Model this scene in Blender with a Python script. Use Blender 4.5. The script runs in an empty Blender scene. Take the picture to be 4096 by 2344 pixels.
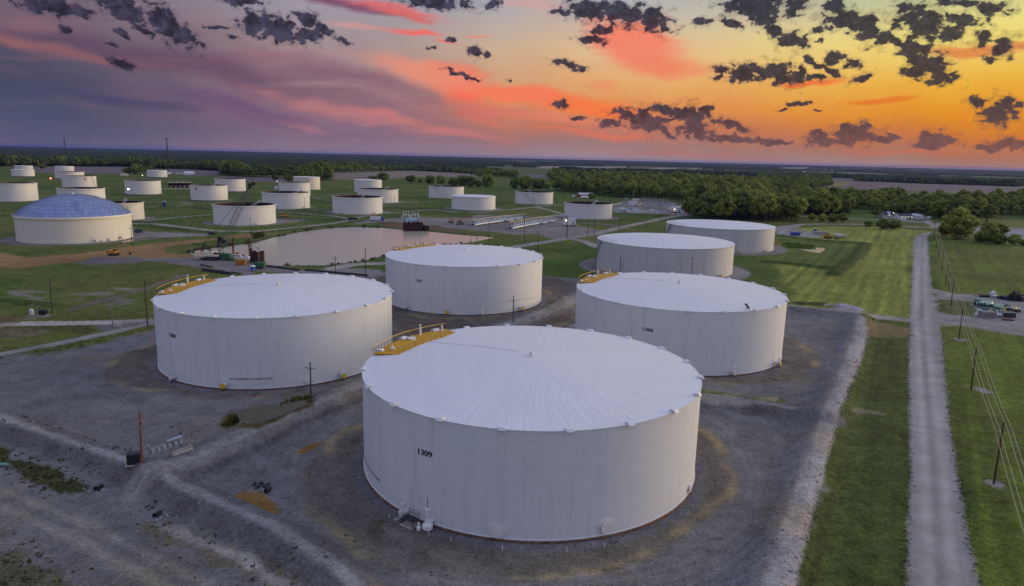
import bpy, bmesh, math, random
import numpy as np
from mathutils import Vector, Matrix
random.seed(7)
RNG = np.random.default_rng(7)
scene = bpy.context.scene
COL = scene.collection
PI = math.pi
R = math.radians

# ------------------------------------------------------------------ camera
CAM_H = 56.0
F_PX, PITCH, ROLL = 2722.15, R(11.2888), R(1.3871)
PW, PH = 4096.0, 2344.0
cam_d = bpy.data.cameras.new('camera')
cam_d.sensor_width = 36.0
cam_d.lens = 36.0 * F_PX / PW
cam_d.clip_start = 0.5
cam_d.clip_end = 80000.0
cam = bpy.data.objects.new('camera', cam_d)
COL.objects.link(cam)
cam.matrix_world = (Matrix.Translation((0, 0, CAM_H)) @ Matrix.Rotation(PI / 2 - PITCH, 4, 'X') @ Matrix.Rotation(ROLL, 4, 'Z'))
scene.camera = cam
_cp, _sp, _cr, _sr = math.cos(PITCH), math.sin(PITCH), math.cos(ROLL), math.sin(ROLL)

def ray(px, py):
    """direction in the world of a point surveyed on the photograph"""
    a, b = px - PW / 2, py - PH / 2
    X, Y = _cr * a + _sr * b, -_sr * a + _cr * b
    x, u, d = X / F_PX, -Y / F_PX, 1.0
    return Vector((x, d * _cp + u * _sp, -d * _sp + u * _cp)).normalized()

def G(px, py, z=0.0):
    d = ray(px, py)
    t = (z - CAM_H) / min(d.z, -1e-4)
    return Vector((d.x * t, d.y * t, z))

def at_depth(px, py, p):
    """point on the photo ray that stands over the ground point p (same distance)"""
    d = ray(px, py)
    t = math.hypot(p[0], p[1]) / math.hypot(d.x, d.y)
    return Vector((d.x * t, d.y * t, CAM_H + d.z * t))

def zoom(k):
    """survey sheets: offsets and scale of the enlarged tiles of the photograph"""
    ox, oy, s = {1: (0, 500, 2.427), 2: (1024, 500, 2.427), 3: (2048, 500, 2.427), 4: (3072, 500, 2.427),
                 5: (0, 1080, 2.427), 6: (1024, 1080, 2.427), 7: (2048, 1080, 2.427), 8: (3072, 1080, 2.427),
                 9: (0, 1660, 2.129), 10: (1024, 1660, 2.129), 11: (2048, 1660, 2.129), 12: (2996, 1660, 2.129),
                 13: (800, 900, 6.33), 14: (1800, 840, 4.545), 15: (2440, 740, 7.07), 16: (3860, 1140, 9.1), 0: (0, 0, 1)}[k]
    return lambda x, y: (ox + x / s, oy + y / s)

def zg(k, x, y, z=0.0):
    p = zoom(k)(x, y)
    return G(p[0], p[1], z)

def srgb(r, g, b, a=1.0):
    f = lambda c: (c / 12.92 if c <= 0.04045 else ((c + 0.055) / 1.055) ** 2.4)
    return (f(r / 255), f(g / 255), f(b / 255), a)

# ------------------------------------------------------------------ node helpers
class NT:
    def __init__(self, tree):
        self.t = tree; self.n = tree.nodes; self.l = tree.links
    def new(self, typ, **kw):
        n = self.n.new(typ)
        for k, v in kw.items(): setattr(n, k, v)
        return n
    def put(self, sock, v):
        if isinstance(v, bpy.types.NodeSocket): self.l.new(v, sock)
        elif v is not None: sock.default_value = v
    def math(self, op, a, b=None, c=None, clamp=False):
        n = self.new('ShaderNodeMath', operation=op); n.use_clamp = clamp
        self.put(n.inputs[0], a)
        if b is not None: self.put(n.inputs[1], b)
        if c is not None: self.put(n.inputs[2], c)
        return n.outputs[0]
    def vmath(self, op, a, b=None):
        n = self.new('ShaderNodeVectorMath', operation=op)
        self.put(n.inputs[0], a)
        if b is not None: self.put(n.inputs[1], b)
        return n.outputs['Value'] if op in ('LENGTH', 'DOT_PRODUCT', 'DISTANCE') else n.outputs[0]
    def ramp(self, fac, stops, interp='LINEAR'):
        n = self.new('ShaderNodeValToRGB'); cr = n.color_ramp; cr.interpolation = interp
        while len(cr.elements) > 1: cr.elements.remove(cr.elements[0])
        cr.elements[0].position = stops[0][0]; cr.elements[0].color = stops[0][1]
        for p, c in stops[1:]:
            e = cr.elements.new(p); e.color = c
        self.put(n.inputs[0], fac)
        return n.outputs[0]
    def mix(self, fac, a, b, blend='MIX'):
        n = self.new('ShaderNodeMix', data_type='RGBA', blend_type=blend)
        self.put(n.inputs[0], fac); self.put(n.inputs[6], a); self.put(n.inputs[7], b)
        return n.outputs[2]
    def smooth(self, v, lo, hi, a=0.0, b=1.0):
        n = self.new('ShaderNodeMapRange', interpolation_type='SMOOTHSTEP')
        self.put(n.inputs[0], v)
        for i, x in ((1, lo), (2, hi), (3, a), (4, b)): n.inputs[i].default_value = x
        return n.outputs[0]
    def noise(self, vec, scale, detail=4.0, rough=0.55, dist=0.0, dims='3D'):
        n = self.new('ShaderNodeTexNoise', noise_dimensions=dims)
        if vec is not None: self.l.new(vec, n.inputs['Vector'])
        n.inputs['Scale'].default_value = scale; n.inputs['Detail'].default_value = detail
        n.inputs['Roughness'].default_value = rough; n.inputs['Distortion'].default_value = dist
        return n.outputs[0]
    def mapping(self, vec, loc=(0, 0, 0), rot=(0, 0, 0), scale=(1, 1, 1), kind='POINT'):
        n = self.new('ShaderNodeMapping', vector_type=kind)
        self.l.new(vec, n.inputs[0])
        n.inputs[1].default_value = loc; n.inputs[2].default_value = rot; n.inputs[3].default_value = scale
        return n.outputs[0]

# ------------------------------------------------------------------ sky
world = bpy.data.worlds.new('World'); scene.world = world
world.use_nodes = True
T = NT(world.node_tree); T.n.clear()
tc = T.new('ShaderNodeTexCoord').outputs['Generated']
sep = T.new('ShaderNodeSeparateXYZ'); T.l.new(tc, sep.inputs[0])
az = T.math('MULTIPLY', T.math('ARCTAN2', sep.outputs[0], sep.outputs[1]), 180 / PI)
el = T.math('MULTIPLY', T.math('ARCSINE', sep.outputs[2]), 180 / PI)
comb = T.new('ShaderNodeCombineXYZ'); T.l.new(az, comb.inputs[0]); T.l.new(el, comb.inputs[1])
P = comb.outputs[0]                      # (azimuth, elevation) in degrees: the sky's own coordinates
def azel(px, py):
    d = ray(px, py)
    return math.degrees(math.atan2(d.x, d.y)), math.degrees(math.asin(d.z))
def ell(cx, cy, rx, ry, ang):
    c = azel(cx, cy); a = R(ang)
    p = azel(cx + rx * math.cos(a), cy + rx * math.sin(a)); q = azel(cx + ry * math.sin(a), cy - ry * math.cos(a))
    return c, math.hypot(p[0] - c[0], p[1] - c[1]), math.hypot(q[0] - c[0], q[1] - c[1]), math.atan2(p[1] - c[1], p[0] - c[0])
# slow drift of the air so that nothing has a straight edge
wob = T.new('ShaderNodeTexNoise', noise_dimensions='2D'); T.l.new(P, wob.inputs['Vector'])
wob.inputs['Scale'].default_value = 0.10; wob.inputs['Detail'].default_value = 3
wv = T.vmath('MULTIPLY', T.vmath('SUBTRACT', wob.outputs['Color'], (0.5, 0.5, 0.5)), (5.0, 2.2, 0))
PWOB = T.vmath('ADD', P, wv)
elw = T.math('ADD', el, T.math('MULTIPLY', T.math('SUBTRACT', wob.outputs[0], 0.5), 2.0))
e01 = T.math('DIVIDE', elw, 60.0, clamp=True)
def stops(lst): return [(max(0.0, e) / 60.0, srgb(*c)) for e, c in lst]
Z1, Z2 = (166, 178, 212), (162, 178, 218)
rL = T.ramp(e01, stops([(0, (84, 88, 118)), (2.0, (70, 76, 106)), (4.5, (64, 70, 98)), (7.5, (88, 76, 98)), (10, (112, 97, 115)), (13, (96, 86, 116)), (20, (126, 124, 156)), (35, Z1), (60, Z2)]))
rM = T.ramp(e01, stops([(0, (138, 120, 138)), (1.5, (124, 102, 126)), (3.5, (142, 106, 124)), (5.5, (156, 124, 132)), (8, (160, 138, 142)), (10.5, (156, 148, 158)), (14, (144, 150, 178)), (22, (150, 154, 186)), (35, Z1), (60, Z2)]))
rC = T.ramp(e01, stops([(0, (158, 136, 142)), (1.2, (156, 118, 118)), (2.6, (192, 118, 92)), (4, (222, 140, 82)), (6, (226, 166, 106)), (8.5, (222, 186, 142)), (10.5, (196, 182, 168)), (13, (158, 170, 186)), (22, (160, 165, 190)), (35, Z1), (60, Z2)]))
rR = T.ramp(e01, stops([(0, (160, 130, 122)), (1.0, (166, 110, 92)), (2.2, (200, 112, 44)), (3.8, (226, 142, 28)), (5.5, (232, 172, 52)), (7.5, (238, 206, 100)), (9.5, (234, 220, 128)), (11.5, (192, 196, 146)), (14, (180, 190, 150)), (22, (190, 195, 195)), (35, Z1), (60, Z2)]))
GLOW = 2.2
rG = T.ramp(e01, stops([(0, (190, 120, 80)), (2.0, (232, 130, 40)), (5, (252, 190, 80)), (9, (255, 232, 150)), (16, (240, 226, 170)), (28, (200, 196, 190)), (45, Z1), (60, Z2)]))
rB = T.ramp(e01, stops([(0, (150, 150, 175)), (8, (165, 160, 190)), (20, (160, 162, 190)), (40, Z1), (60, Z2)]))
azw = T.math('ADD', az, T.math('MULTIPLY', T.math('SUBTRACT', wob.outputs[0], 0.5), 8.0))
c = T.mix(T.smooth(azw, -36, -14), rL, rM)
c = T.mix(T.smooth(azw, -14, 8), c, rC)
c = T.mix(T.smooth(azw, 6, 34), c, rR)
gl = T.new('ShaderNodeVectorMath', operation='SCALE'); T.l.new(rG, gl.inputs[0]); gl.inputs['Scale'].default_value = GLOW
c = T.mix(T.smooth(azw, 38, 62), c, gl.outputs[0])
c = T.mix(T.smooth(azw, 85, 125), c, rB)
c = T.mix(T.smooth(azw, -95, -50, 1.0, 0.0), c, rB)
# the thin high cloud that catches the last light
ROLLMAP = T.mapping(PWOB, rot=(0, 0, R(11)), scale=(0.075, 0.55, 1))
st1 = T.noise(ROLLMAP, 1.0, 5.0, 0.6, 0.4, '2D')
st2 = T.noise(T.mapping(PWOB, loc=(31, 7, 0), rot=(0, 0, R(7)), scale=(0.10, 1.1, 1)), 1.0, 5.0, 0.62, 0.3, '2D')
streaks = [
 (1400, 30, 300, 26, 12, (118, 70, 100), .95), (1560, 48, 240, 18, 12, (226, 112, 112), .75), (1640, 85, 120, 16, 14, (214, 104, 98), .8),
 (2545, 150, 210, 80, 22, (243, 132, 104), 1.0), (2690, 275, 170, 50, 4, (238, 126, 92), .85), (2400, 320, 60, 24, 0, (232, 140, 100), .7),
 (700, 252, 900, 62, 11, (94, 66, 94), .75), (1500, 330, 520, 50, 14, (134, 92, 112), .75), (120, 175, 300, 30, 12, (150, 96, 100), .8), (160, 105, 240, 40, 5, (138, 102, 112), .7),
 (1890, 365, 190, 80, 28, (246, 106, 74), 1.0), (1720, 295, 330, 55, 14, (232, 142, 118), .85), (1960, 440, 250, 40, 10, (190, 110, 106), .7),
 (1420, 450, 420, 28, 12, (212, 130, 124), .42), (1780, 515, 300, 20, 13, (220, 124, 114), .42), (1150, 480, 260, 16, 11, (190, 122, 130), .5), (880, 425, 380, 36, 9, (98, 76, 116), .8), (430, 412, 360, 24, 8, (70, 66, 104), .85),
 (200, 330, 400, 30, 9, (82, 70, 98), .6), (1250, 300, 420, 40, 10, (120, 88, 110), .6),
 (2400, 430, 260, 42, 6, (246, 116, 56), .9), (2090, 380, 170, 34, 8, (246, 118, 84), .9), (2200, 470, 320, 28, 9, (226, 124, 100), .7), (2350, 530, 300, 18, 4, (226, 110, 80), .6),
 (3210, 333, 150, 15, -4, (238, 108, 50), .9), (3500, 400, 130, 12, 0, (224, 116, 36), .9), (3860, 205, 210, 26, -8, (222, 128, 66), .9), (4060, 172, 80, 18, -4, (226, 136, 76), .9),
 (1700, 145, 160, 13, 2, (240, 104, 92), .9), (1800, 172, 60, 9, 5, (240, 112, 92), .8), (1930, 148, 90, 9, 3, (236, 122, 100), .8), (1440, 120, 90, 14, 5, (216, 150, 146), .6),
 (2110, 20, 120, 40, 10, (216, 156, 150), .6), (3600, 620, 320, 12, 3, (206, 104, 78), .5), (2700, 610, 500, 16, 3, (176, 108, 108), .5)]
def chain(vec):
    # the two sky coordinates with a third, weightless channel that carries a running value along the chain of clouds
    sp = T.new('ShaderNodeSeparateXYZ'); T.l.new(vec, sp.inputs[0])
    def step(z):
        k = T.new('ShaderNodeCombineXYZ')
        T.l.new(sp.outputs[0], k.inputs[0]); T.l.new(sp.outputs[1], k.inputs[1]); T.put(k.inputs[2], z)
        return k.outputs[0]
    return step
step = chain(PWOB); S = step(0.0)
o1 = T.math('MULTIPLY', T.math('SUBTRACT', 0.5, st1), 1.5)
o2 = T.math('MULTIPLY', T.math('SUBTRACT', 0.5, st2), 1.5)
for cx, cy, rx, ry, ang, colr, s in streaks:
    (ca, ce), ra, re, rot = ell(cx, cy, rx, ry, ang)
    d = T.vmath('LENGTH', T.mapping(S, (ca, ce, 0), (0, 0, rot), (ra * 1.25, re * 1.35, 1e6), 'TEXTURE'))
    w = T.smooth(T.math('ADD', d, o2 if ry < 30 else o1), 0.15, 1.05, s, 0.0)
    c = T.mix(w, c, srgb(*colr)); S = step(w)
c = T.mix(T.smooth(st1, 0.45, 0.75, 0, 0.10), c, srgb(206, 130, 122))
# grey cumulus between the viewer and the light
blobs = [(193,24,110,28,10),(322,44,50,18,0),(475,20,110,40,25),(523,64,80,25,20),(676,105,110,42,40),(748,150,40,12,30),(262,119,22,14,0),(491,133,25,12,30),(487,254,45,16,25),(563,117,45,10,25),(443,177,25,8,20),
 (1030,97,70,42,20),(1119,117,75,42,20),(998,76,40,12,20),(1228,141,50,28,0),(1231,84,45,28,25),(1288,113,60,18,35),(1380,165,28,8,30),(934,149,20,8,0),(869,109,35,8,0),(982,3,70,15,0),(1739,8,125,25,5),(1976,16,22,20,0),
 (1731,191,20,6,0),(1900,208,30,16,0),(1944,221,14,8,0),(1803,161,14,10,0),(1815,290,35,8,20),(1868,306,25,9,25),(1904,320,14,6,0),(2037,324,10,8,0),
 (2370,36,95,42,0),(2491,56,110,38,10),(2603,76,75,42,20),(2660,117,25,14,20),(2237,50,28,12,0),(2366,161,55,16,10),(2402,121,55,18,-10),(2277,262,55,14,15),(3022,24,120,50,10),(3062,72,60,30,0),(3167,24,55,35,0),(3167,161,60,30,10),
 (3102,125,50,22,20),(3207,177,35,18,0),(2809,85,28,16,0),(2921,89,40,16,30),(3336,24,45,28,0),(3376,80,80,40,15),(3465,113,75,48,25),(3521,153,35,22,0),(3271,121,25,16,0),(3280,165,15,10,0),(3577,169,30,18,30),(3650,64,70,55,0),
 (3706,105,80,65,20),(3803,137,40,28,0),(3819,8,90,16,5),(3964,32,70,24,10),(3859,85,70,32,10),(3932,145,35,40,10),(4012,189,40,38,0),(3948,237,25,14,0),(3650,193,45,40,0),(3714,258,90,50,25),(3658,282,55,20,0),(3763,302,50,25,15),
 (2974,290,60,34,0),(2885,282,35,18,0),(2877,310,28,10,0),(3046,286,45,20,30),(3127,298,60,40,20),(3199,302,25,28,0),(3272,310,45,12,0),(3320,282,50,14,25),(3336,237,40,22,0),(3409,258,35,18,0),(3256,250,35,14,40),(3449,310,40,14,-30),
 (2241,415,35,16,0),(2438,491,40,18,0),(2579,483,85,38,10),(2507,459,50,16,15),(2668,531,35,10,30),(2692,451,90,24,10),(2789,475,55,45,30),(2660,483,30,12,0),(2930,499,70,16,18),(2789,535,75,22,15),(2966,556,110,14,5),(3095,572,70,8,0),
 (2306,475,30,8,0),(3207,409,30,12,0),(3163,415,22,8,0),(3127,439,18,6,0),(3268,443,16,5,0),(2841,427,18,10,0),(3417,535,80,36,0),(3433,515,50,20,0),(3272,551,45,26,0),(3353,567,120,12,0),(3521,559,45,12,5),(3570,547,35,8,10),
 (3747,559,75,30,0),(3707,576,60,12,0),(3988,451,65,50,0),(3900,410,30,20,30),(4077,427,20,20,0),(3940,483,35,8,0),(4045,580,90,22,0),(3964,592,70,12,0)]
cw = T.new('ShaderNodeTexNoise', noise_dimensions='2D'); T.l.new(P, cw.inputs['Vector'])
cw.inputs['Scale'].default_value = 1.1; cw.inputs['Detail'].default_value = 3; cw.inputs['Roughness'].default_value = 0.5
PC = T.vmath('ADD', P, T.vmath('MULTIPLY', T.vmath('SUBTRACT', cw.outputs['Color'], (0.5, 0.5, 0.5)), (0.9, 0.7, 0)))
step = chain(PC); S = step(0.0); dmin = 3.0
for cx, cy, rx, ry, ang in blobs:
    (ca, ce), ra, re, rot = ell(cx, cy, rx, ry, ang)
    d = T.vmath('LENGTH', T.mapping(S, (ca, ce, 0), (0, 0, rot), (ra * 1.16, re * 1.18, 1e6), 'TEXTURE'))
    dmin = T.math('MINIMUM', dmin, d); S = step(dmin)
cn = T.noise(T.mapping(P, rot=(0, 0, R(14)), scale=(.85, 1.25, 1)), 1.55, 8.0, 0.57, 0.25, '2D')
cv = T.math('ADD', T.math('SUBTRACT', 1.0, dmin), T.math('MULTIPLY', T.math('SUBTRACT', cn, 0.5), 2.6))
calpha = T.smooth(cv, -0.10, 0.24)
cthick = T.smooth(cv, -0.02, 0.50)
low = T.smooth(el, 1.2, 5.5, 1.0, 0.0)
lump = T.smooth(T.noise(P, 1.1, 5.0, 0.6, 0.3, '2D'), 0.36, 0.66)
cdark = T.mix(low, T.mix(T.math('MULTIPLY', lump, T.smooth(az, -10, 25, 0.85, 0.25)), srgb(24, 20, 38), srgb(70, 66, 92)), T.mix(lump, srgb(62, 50, 70), srgb(88, 70, 84)))
cedge = T.mix(0.90, c, T.mix(low, srgb(44, 36, 66), srgb(94, 72, 86)))
cbody = T.mix(T.math('ADD', T.math('MULTIPLY', cthick, 0.7), T.math('MULTIPLY', T.smooth(T.noise(P, 2.6, 4.0, 0.6, 0.3, '2D'), 0.3, 0.7), 0.3)), cedge, cdark)
veil = T.math('MULTIPLY', T.smooth(cv, -0.55, 0.05), 0.34)
calpha = T.math('MAXIMUM', calpha, veil)
c = T.mix(T.math('MULTIPLY', calpha, T.smooth(el, 0.0, 4.0, 0.72, 0.97)), c, cbody)
bg = T.new('ShaderNodeBackground'); T.l.new(c, bg.inputs[0]); bg.inputs[1].default_value = 1.0
# what is left of the daylight: a clear-air sky with the sun on the horizon
nish = T.new('ShaderNodeTexSky', sky_type='NISHITA'); nish.sun_disc = False
SUN_EL, SUN_AZ = R(5.0), R(68.0)
nish.sun_elevation = SUN_EL; nish.sun_rotation = SUN_AZ
bg2 = T.new('ShaderNodeBackground'); T.l.new(nish.outputs[0], bg2.inputs[0]); bg2.inputs[1].default_value = 0.004
add = T.new('ShaderNodeAddShader'); T.l.new(bg.outputs[0], add.inputs[0]); T.l.new(bg2.outputs[0], add.inputs[1])
wo = T.new('ShaderNodeOutputWorld'); T.l.new(add.outputs[0], wo.inputs[0])
world.cycles.sampling_method = 'MANUAL'; world.cycles.sample_map_resolution = 512

sun_d = bpy.data.lights.new('sun', 'SUN'); sun_d.energy = 1.7; sun_d.angle = R(16); sun_d.color = (1.0, 0.78, 0.52)
sun = bpy.data.objects.new('sun', sun_d); COL.objects.link(sun)
sv = Vector((math.sin(SUN_AZ) * math.cos(SUN_EL), math.cos(SUN_AZ) * math.cos(SUN_EL), math.sin(SUN_EL)))
sun.rotation_euler = sv.to_track_quat('Z', 'Y').to_euler()
scene.view_settings.view_transform = 'Standard'; scene.view_settings.look = 'None'
scene.view_settings.exposure = 0.0; scene.view_settings.gamma = 1.0; scene.view_settings.use_curve_mapping = False
scene.cycles.max_bounces = 4; scene.cycles.diffuse_bounces = 2; scene.cycles.glossy_bounces = 2
scene.cycles.transparent_max_bounces = 4; scene.cycles.volume_bounces = 0
scene.cycles.use_denoising = True
world.cycles.sampling_method = 'NONE'
# ------------------------------------------------------------------ numeric noise for the lie of the land
def _hash(ix, iy, seed):
    n = (ix.astype(np.int64) * 374761393 + iy.astype(np.int64) * 668265263 + seed * 974634777) & 0x7fffffff
    n = (n ^ (n >> 13)) * 1274126177 & 0x7fffffff
    return ((n ^ (n >> 16)) & 0xffff) / 65535.0
def vnoise(x, y, seed=0):
    ix, iy = np.floor(x), np.floor(y); fx, fy = x - ix, y - iy
    fx = fx * fx * (3 - 2 * fx); fy = fy * fy * (3 - 2 * fy)
    a, b, c_, d = _hash(ix, iy, seed), _hash(ix + 1, iy, seed), _hash(ix, iy + 1, seed), _hash(ix + 1, iy + 1, seed)
    return (a * (1 - fx) + b * fx) * (1 - fy) + (c_ * (1 - fx) + d * fx) * fy
def fbm(x, y, scale, octv=4, seed=0, gain=0.5):
    s, amp, tot = 0.0, 1.0, 0.0
    for o in range(octv):
        s = s + amp * vnoise(x / scale * 2 ** o + 17.3 * o, y / scale * 2 ** o - 9.1 * o, seed + o)
        tot += amp; amp *= gain
    return s / tot - 0.5
def sstep(lo, hi, v):
    t = np.clip((v - lo) / (hi - lo), 0, 1); return t * t * (3 - 2 * t)
def sd_poly(x, y, pts):
    """signed distance to a closed outline, positive inside"""
    n = len(pts); d2 = np.full(x.shape, 1e30); ins = np.zeros(x.shape, bool)
    for i in range(n):
        ax, ay = pts[i][0], pts[i][1]; bx, by = pts[(i + 1) % n][0], pts[(i + 1) % n][1]
        ex, ey = bx - ax, by - ay; L = ex * ex + ey * ey + 1e-9
        t = np.clip(((x - ax) * ex + (y - ay) * ey) / L, 0, 1)
        d2 = np.minimum(d2, (x - ax - t * ex) ** 2 + (y - ay - t * ey) ** 2)
        cond = (ay > y) != (by > y)
        ins ^= cond & (x < (bx - ax) * (y - ay) / ((by - ay) if abs(by - ay) > 1e-9 else 1e-9) + ax)
    d = np.sqrt(d2); return np.where(ins, d, -d)
def d_line(x, y, pts):
    d2 = np.full(x.shape, 1e30)
    for i in range(len(pts) - 1):
        ax, ay = pts[i][0], pts[i][1]; bx, by = pts[i + 1][0], pts[i + 1][1]
        ex, ey = bx - ax, by - ay; L = ex * ex + ey * ey + 1e-9
        t = np.clip(((x - ax) * ex + (y - ay) * ey) / L, 0, 1)
        d2 = np.minimum(d2, (x - ax - t * ex) ** 2 + (y - ay - t * ey) ** 2)
    return np.sqrt(d2)
def Z(k, *pts):
    return [tuple(zg(k, px, py))[:2] for px, py in pts]
def ZZ(*segs):
    out = []
    for k, *pts in segs: out += Z(k, *pts)
    return out

# ------------------------------------------------------------------ tanks (needed by the ground for their pads)
H1, R1, H2, R2 = 0.31153 * CAM_H, 0.55363 * CAM_H, 0.26365 * CAM_H, 0.63088 * CAM_H
BIG = {'A': (0.070, 2.195), 'B': (-1.160, 3.312), 'C': (0.909, 3.652), 'D': (-0.343, 4.793), 'E': (1.433, 6.418), 'F': (2.494, 8.248)}
BIG = {k: (v[0] * CAM_H, v[1] * CAM_H) for k, v in BIG.items()}
def solve_tank(k, xl, xr, ytop, ybase):
    z = zoom(k); xl, yb = z(xl, ybase); xr, yt = z(xr, ytop); xc = (xl + xr) / 2
    N = G(xc, yb); d = Vector((N.x, N.y, 0)); L = d.length; d /= L
    # fit a standing cylinder to the four measured edges
    Rr = (xr - xl) / 2 / F_PX * L; C_ = N + d * Rr; zt = at_depth(xc, yt, N).z; th = np.linspace(0, 2 * PI, 361)
    def ext(z):
        x, y, q = C_.x + Rr * np.cos(th), C_.y + Rr * np.sin(th), np.full(361, z - CAM_H)
        dd = y * _cp - q * _sp; u = y * _sp + q * _cp; X, Y = F_PX * x / dd, -F_PX * u / dd
        px, py = PW / 2 + _cr * X - _sr * Y, PH / 2 + _sr * X + _cr * Y
        return px.min(), px.max(), py.max()
    for _ in range(40):
        a, b_, _y = ext(zt); Rr *= 1 + .7 * ((xr - xl) / (b_ - a) - 1)
        a, b_, _y = ext(zt); D_ = math.hypot(C_.x, C_.y); lat = Vector((d.y, -d.x, 0))
        C_ += lat * (.8 * ((xl + xr) - (a + b_)) / 2 / F_PX * D_)
        y0 = ext(0.0)[2]; C_ += d * (.8 * (y0 - yb) / F_PX * D_ * D_ / CAM_H * .9)
        y1 = ext(zt)[2]; zt += .8 * (y1 - yt) / F_PX * D_
    return C_.x, C_.y, Rr, zt
MID = {
 'm1': (1, 136, 318, 397, 443), 'm2': (1, 105, 333, 436, 503), 'm3': (1, 527, 718, 402, 452), 'm4': (1, 527, 815, 456, 527), 'm5': (1, 593, 932, 500, 632),
 'm6': (1, 545, 1017, 622, 800), 'm8': (1, -75, 360, 570, 742), 'm7': (1, 1205, 1560, 545, 683), 'm9': (1, 950, 1393, 762, 927), 'm10': (1, 1421, 1622, 443, 511),
 'm11': (1, 1842, 2207, 592, 742), 'm12': (1, 2082, 2382, 528, 652), 'm13': (1, 2063, 2673, 790, 975), 'm14': (2, 55, 520, 664, 815), 'm15': (2, 217, 525, 562, 686),
 'm16': (2, 360, 620, 508, 628), 'm17': (2, 740, 1226, 710, 868), 'm18': (2, 985, 1380, 630, 758), 'm19': (2, 952, 1222, 537, 656), 'm20': (2, 1677, 2018, 603, 712),
 'm21': (2, 1900, 2325, 700, 828), 'm22': (3, 33, 400, 658, 771), 'm23': (3, 510, 976, 774, 915), 'dome': (1, 130, 1272, 912, 1156)}
MID = {k: solve_tank(*v) for k, v in MID.items()}

# ------------------------------------------------------------------ outlines on the ground
POND = ZZ((1, (1815, 1232), (2000, 1195), (2230, 1165), (2485, 1132)), (2, (150, 1090), (400, 1035), (750, 990), (1000, 982), (1200, 990), (1420, 1010), (1700, 1030), (2000, 1060), (2330, 1085), (2100, 1130), (1920, 1155), (1700, 1180), (1256, 1265), (1050, 1310), (700, 1355), (200, 1358), (60, 1340)), (1, (2440, 1300), (2250, 1275), (2060, 1262), (1880, 1258)))
YARD = [G(*p)[:2] for p in [(-900, 1560), (0, 1452), (300, 1392), (622, 1318), (1100, 1175), (1407, 1112), (1500, 1098), (1541, 1090), (1800, 1040), (2172, 1100), (2303, 1115), (2420, 1130), (3146, 1226), (3443, 1257), (3480, 1311), (3430, 1480), (3360, 1655), (3270, 1990), (3179, 2344), (3000, 3100), (-4000, 3100)]]
ROAD = [G(*p)[:2] for p in [(3731, 926), (3682, 935), (3655, 953), (3649, 1100), (3641, 1274), (3636, 1368), (3634, 1492), (3637, 1660), (3642, 1895), (3632, 2130), (3621, 2344), (3590, 3100), (4080, 3100), (3917, 2344), (3865, 2083), (3832, 1895), (3797, 1680), (3781, 1492), (3768, 1368), (3750, 1250), (3727, 1154), (3721, 1100), (3709, 947), (3756, 902)]]
ROAD_C = [G(*p)[:2] for p in [(3690, 950), (3686, 1100), (3685, 1274), (3703, 1492), (3717, 1660), (3738, 1895), (3748, 2083), (3769, 2344), (3835, 3100)]]
DIKES = [  # crest lines: points, height, half width of the crest, width of the slope
 ([G(*p)[:2] for p in [(3120, 1236), (3440, 1270), (3405, 1390), (3300, 1660), (3200, 1960), (3075, 2344), (2850, 3100)]], 1.7, 1.2, 5.5),
 ([G(*p)[:2] for p in [(2700, 1560), (2802, 1597), (2950, 1620), (3160, 1664), (3290, 1690)]], 2.2, 1.0, 4.5),
 ([G(*p)[:2] for p in [(640, 1930), (900, 1800), (1172, 1670), (1452, 1555), (1800, 1400), (2150, 1270), (2303, 1200), (2500, 1100)]], 2.2, 3.0, 3.6),
 ([G(*p)[:2] for p in [(-700, 1500), (0, 1700), (260, 1790), (517, 1880), (640, 1930)]], 2.2, 1.0, 4.0),
 ([G(*p)[:2] for p in [(640, 1950), (850, 2035), (1100, 2148), (1353, 2318), (1900, 2900)]], 2.2, 1.0, 4.0),
 ([G(*p)[:2] for p in [(-600, 1530), (0, 1436), (300, 1376), (622, 1306), (900, 1240)]], 1.2, 2.2, 3.0),
 ([G(*p)[:2] for p in [(1540, 1150), (1990, 1345), (2400, 1230)]], 0.6, 0.5, 2.5)]
HWAY = Z(4, (-300, 862), (300, 884), (800, 909), (1100, 922), (1550, 947), (1700, 962), (2000, 985), (2485, 1006), (3500, 1050))
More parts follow.
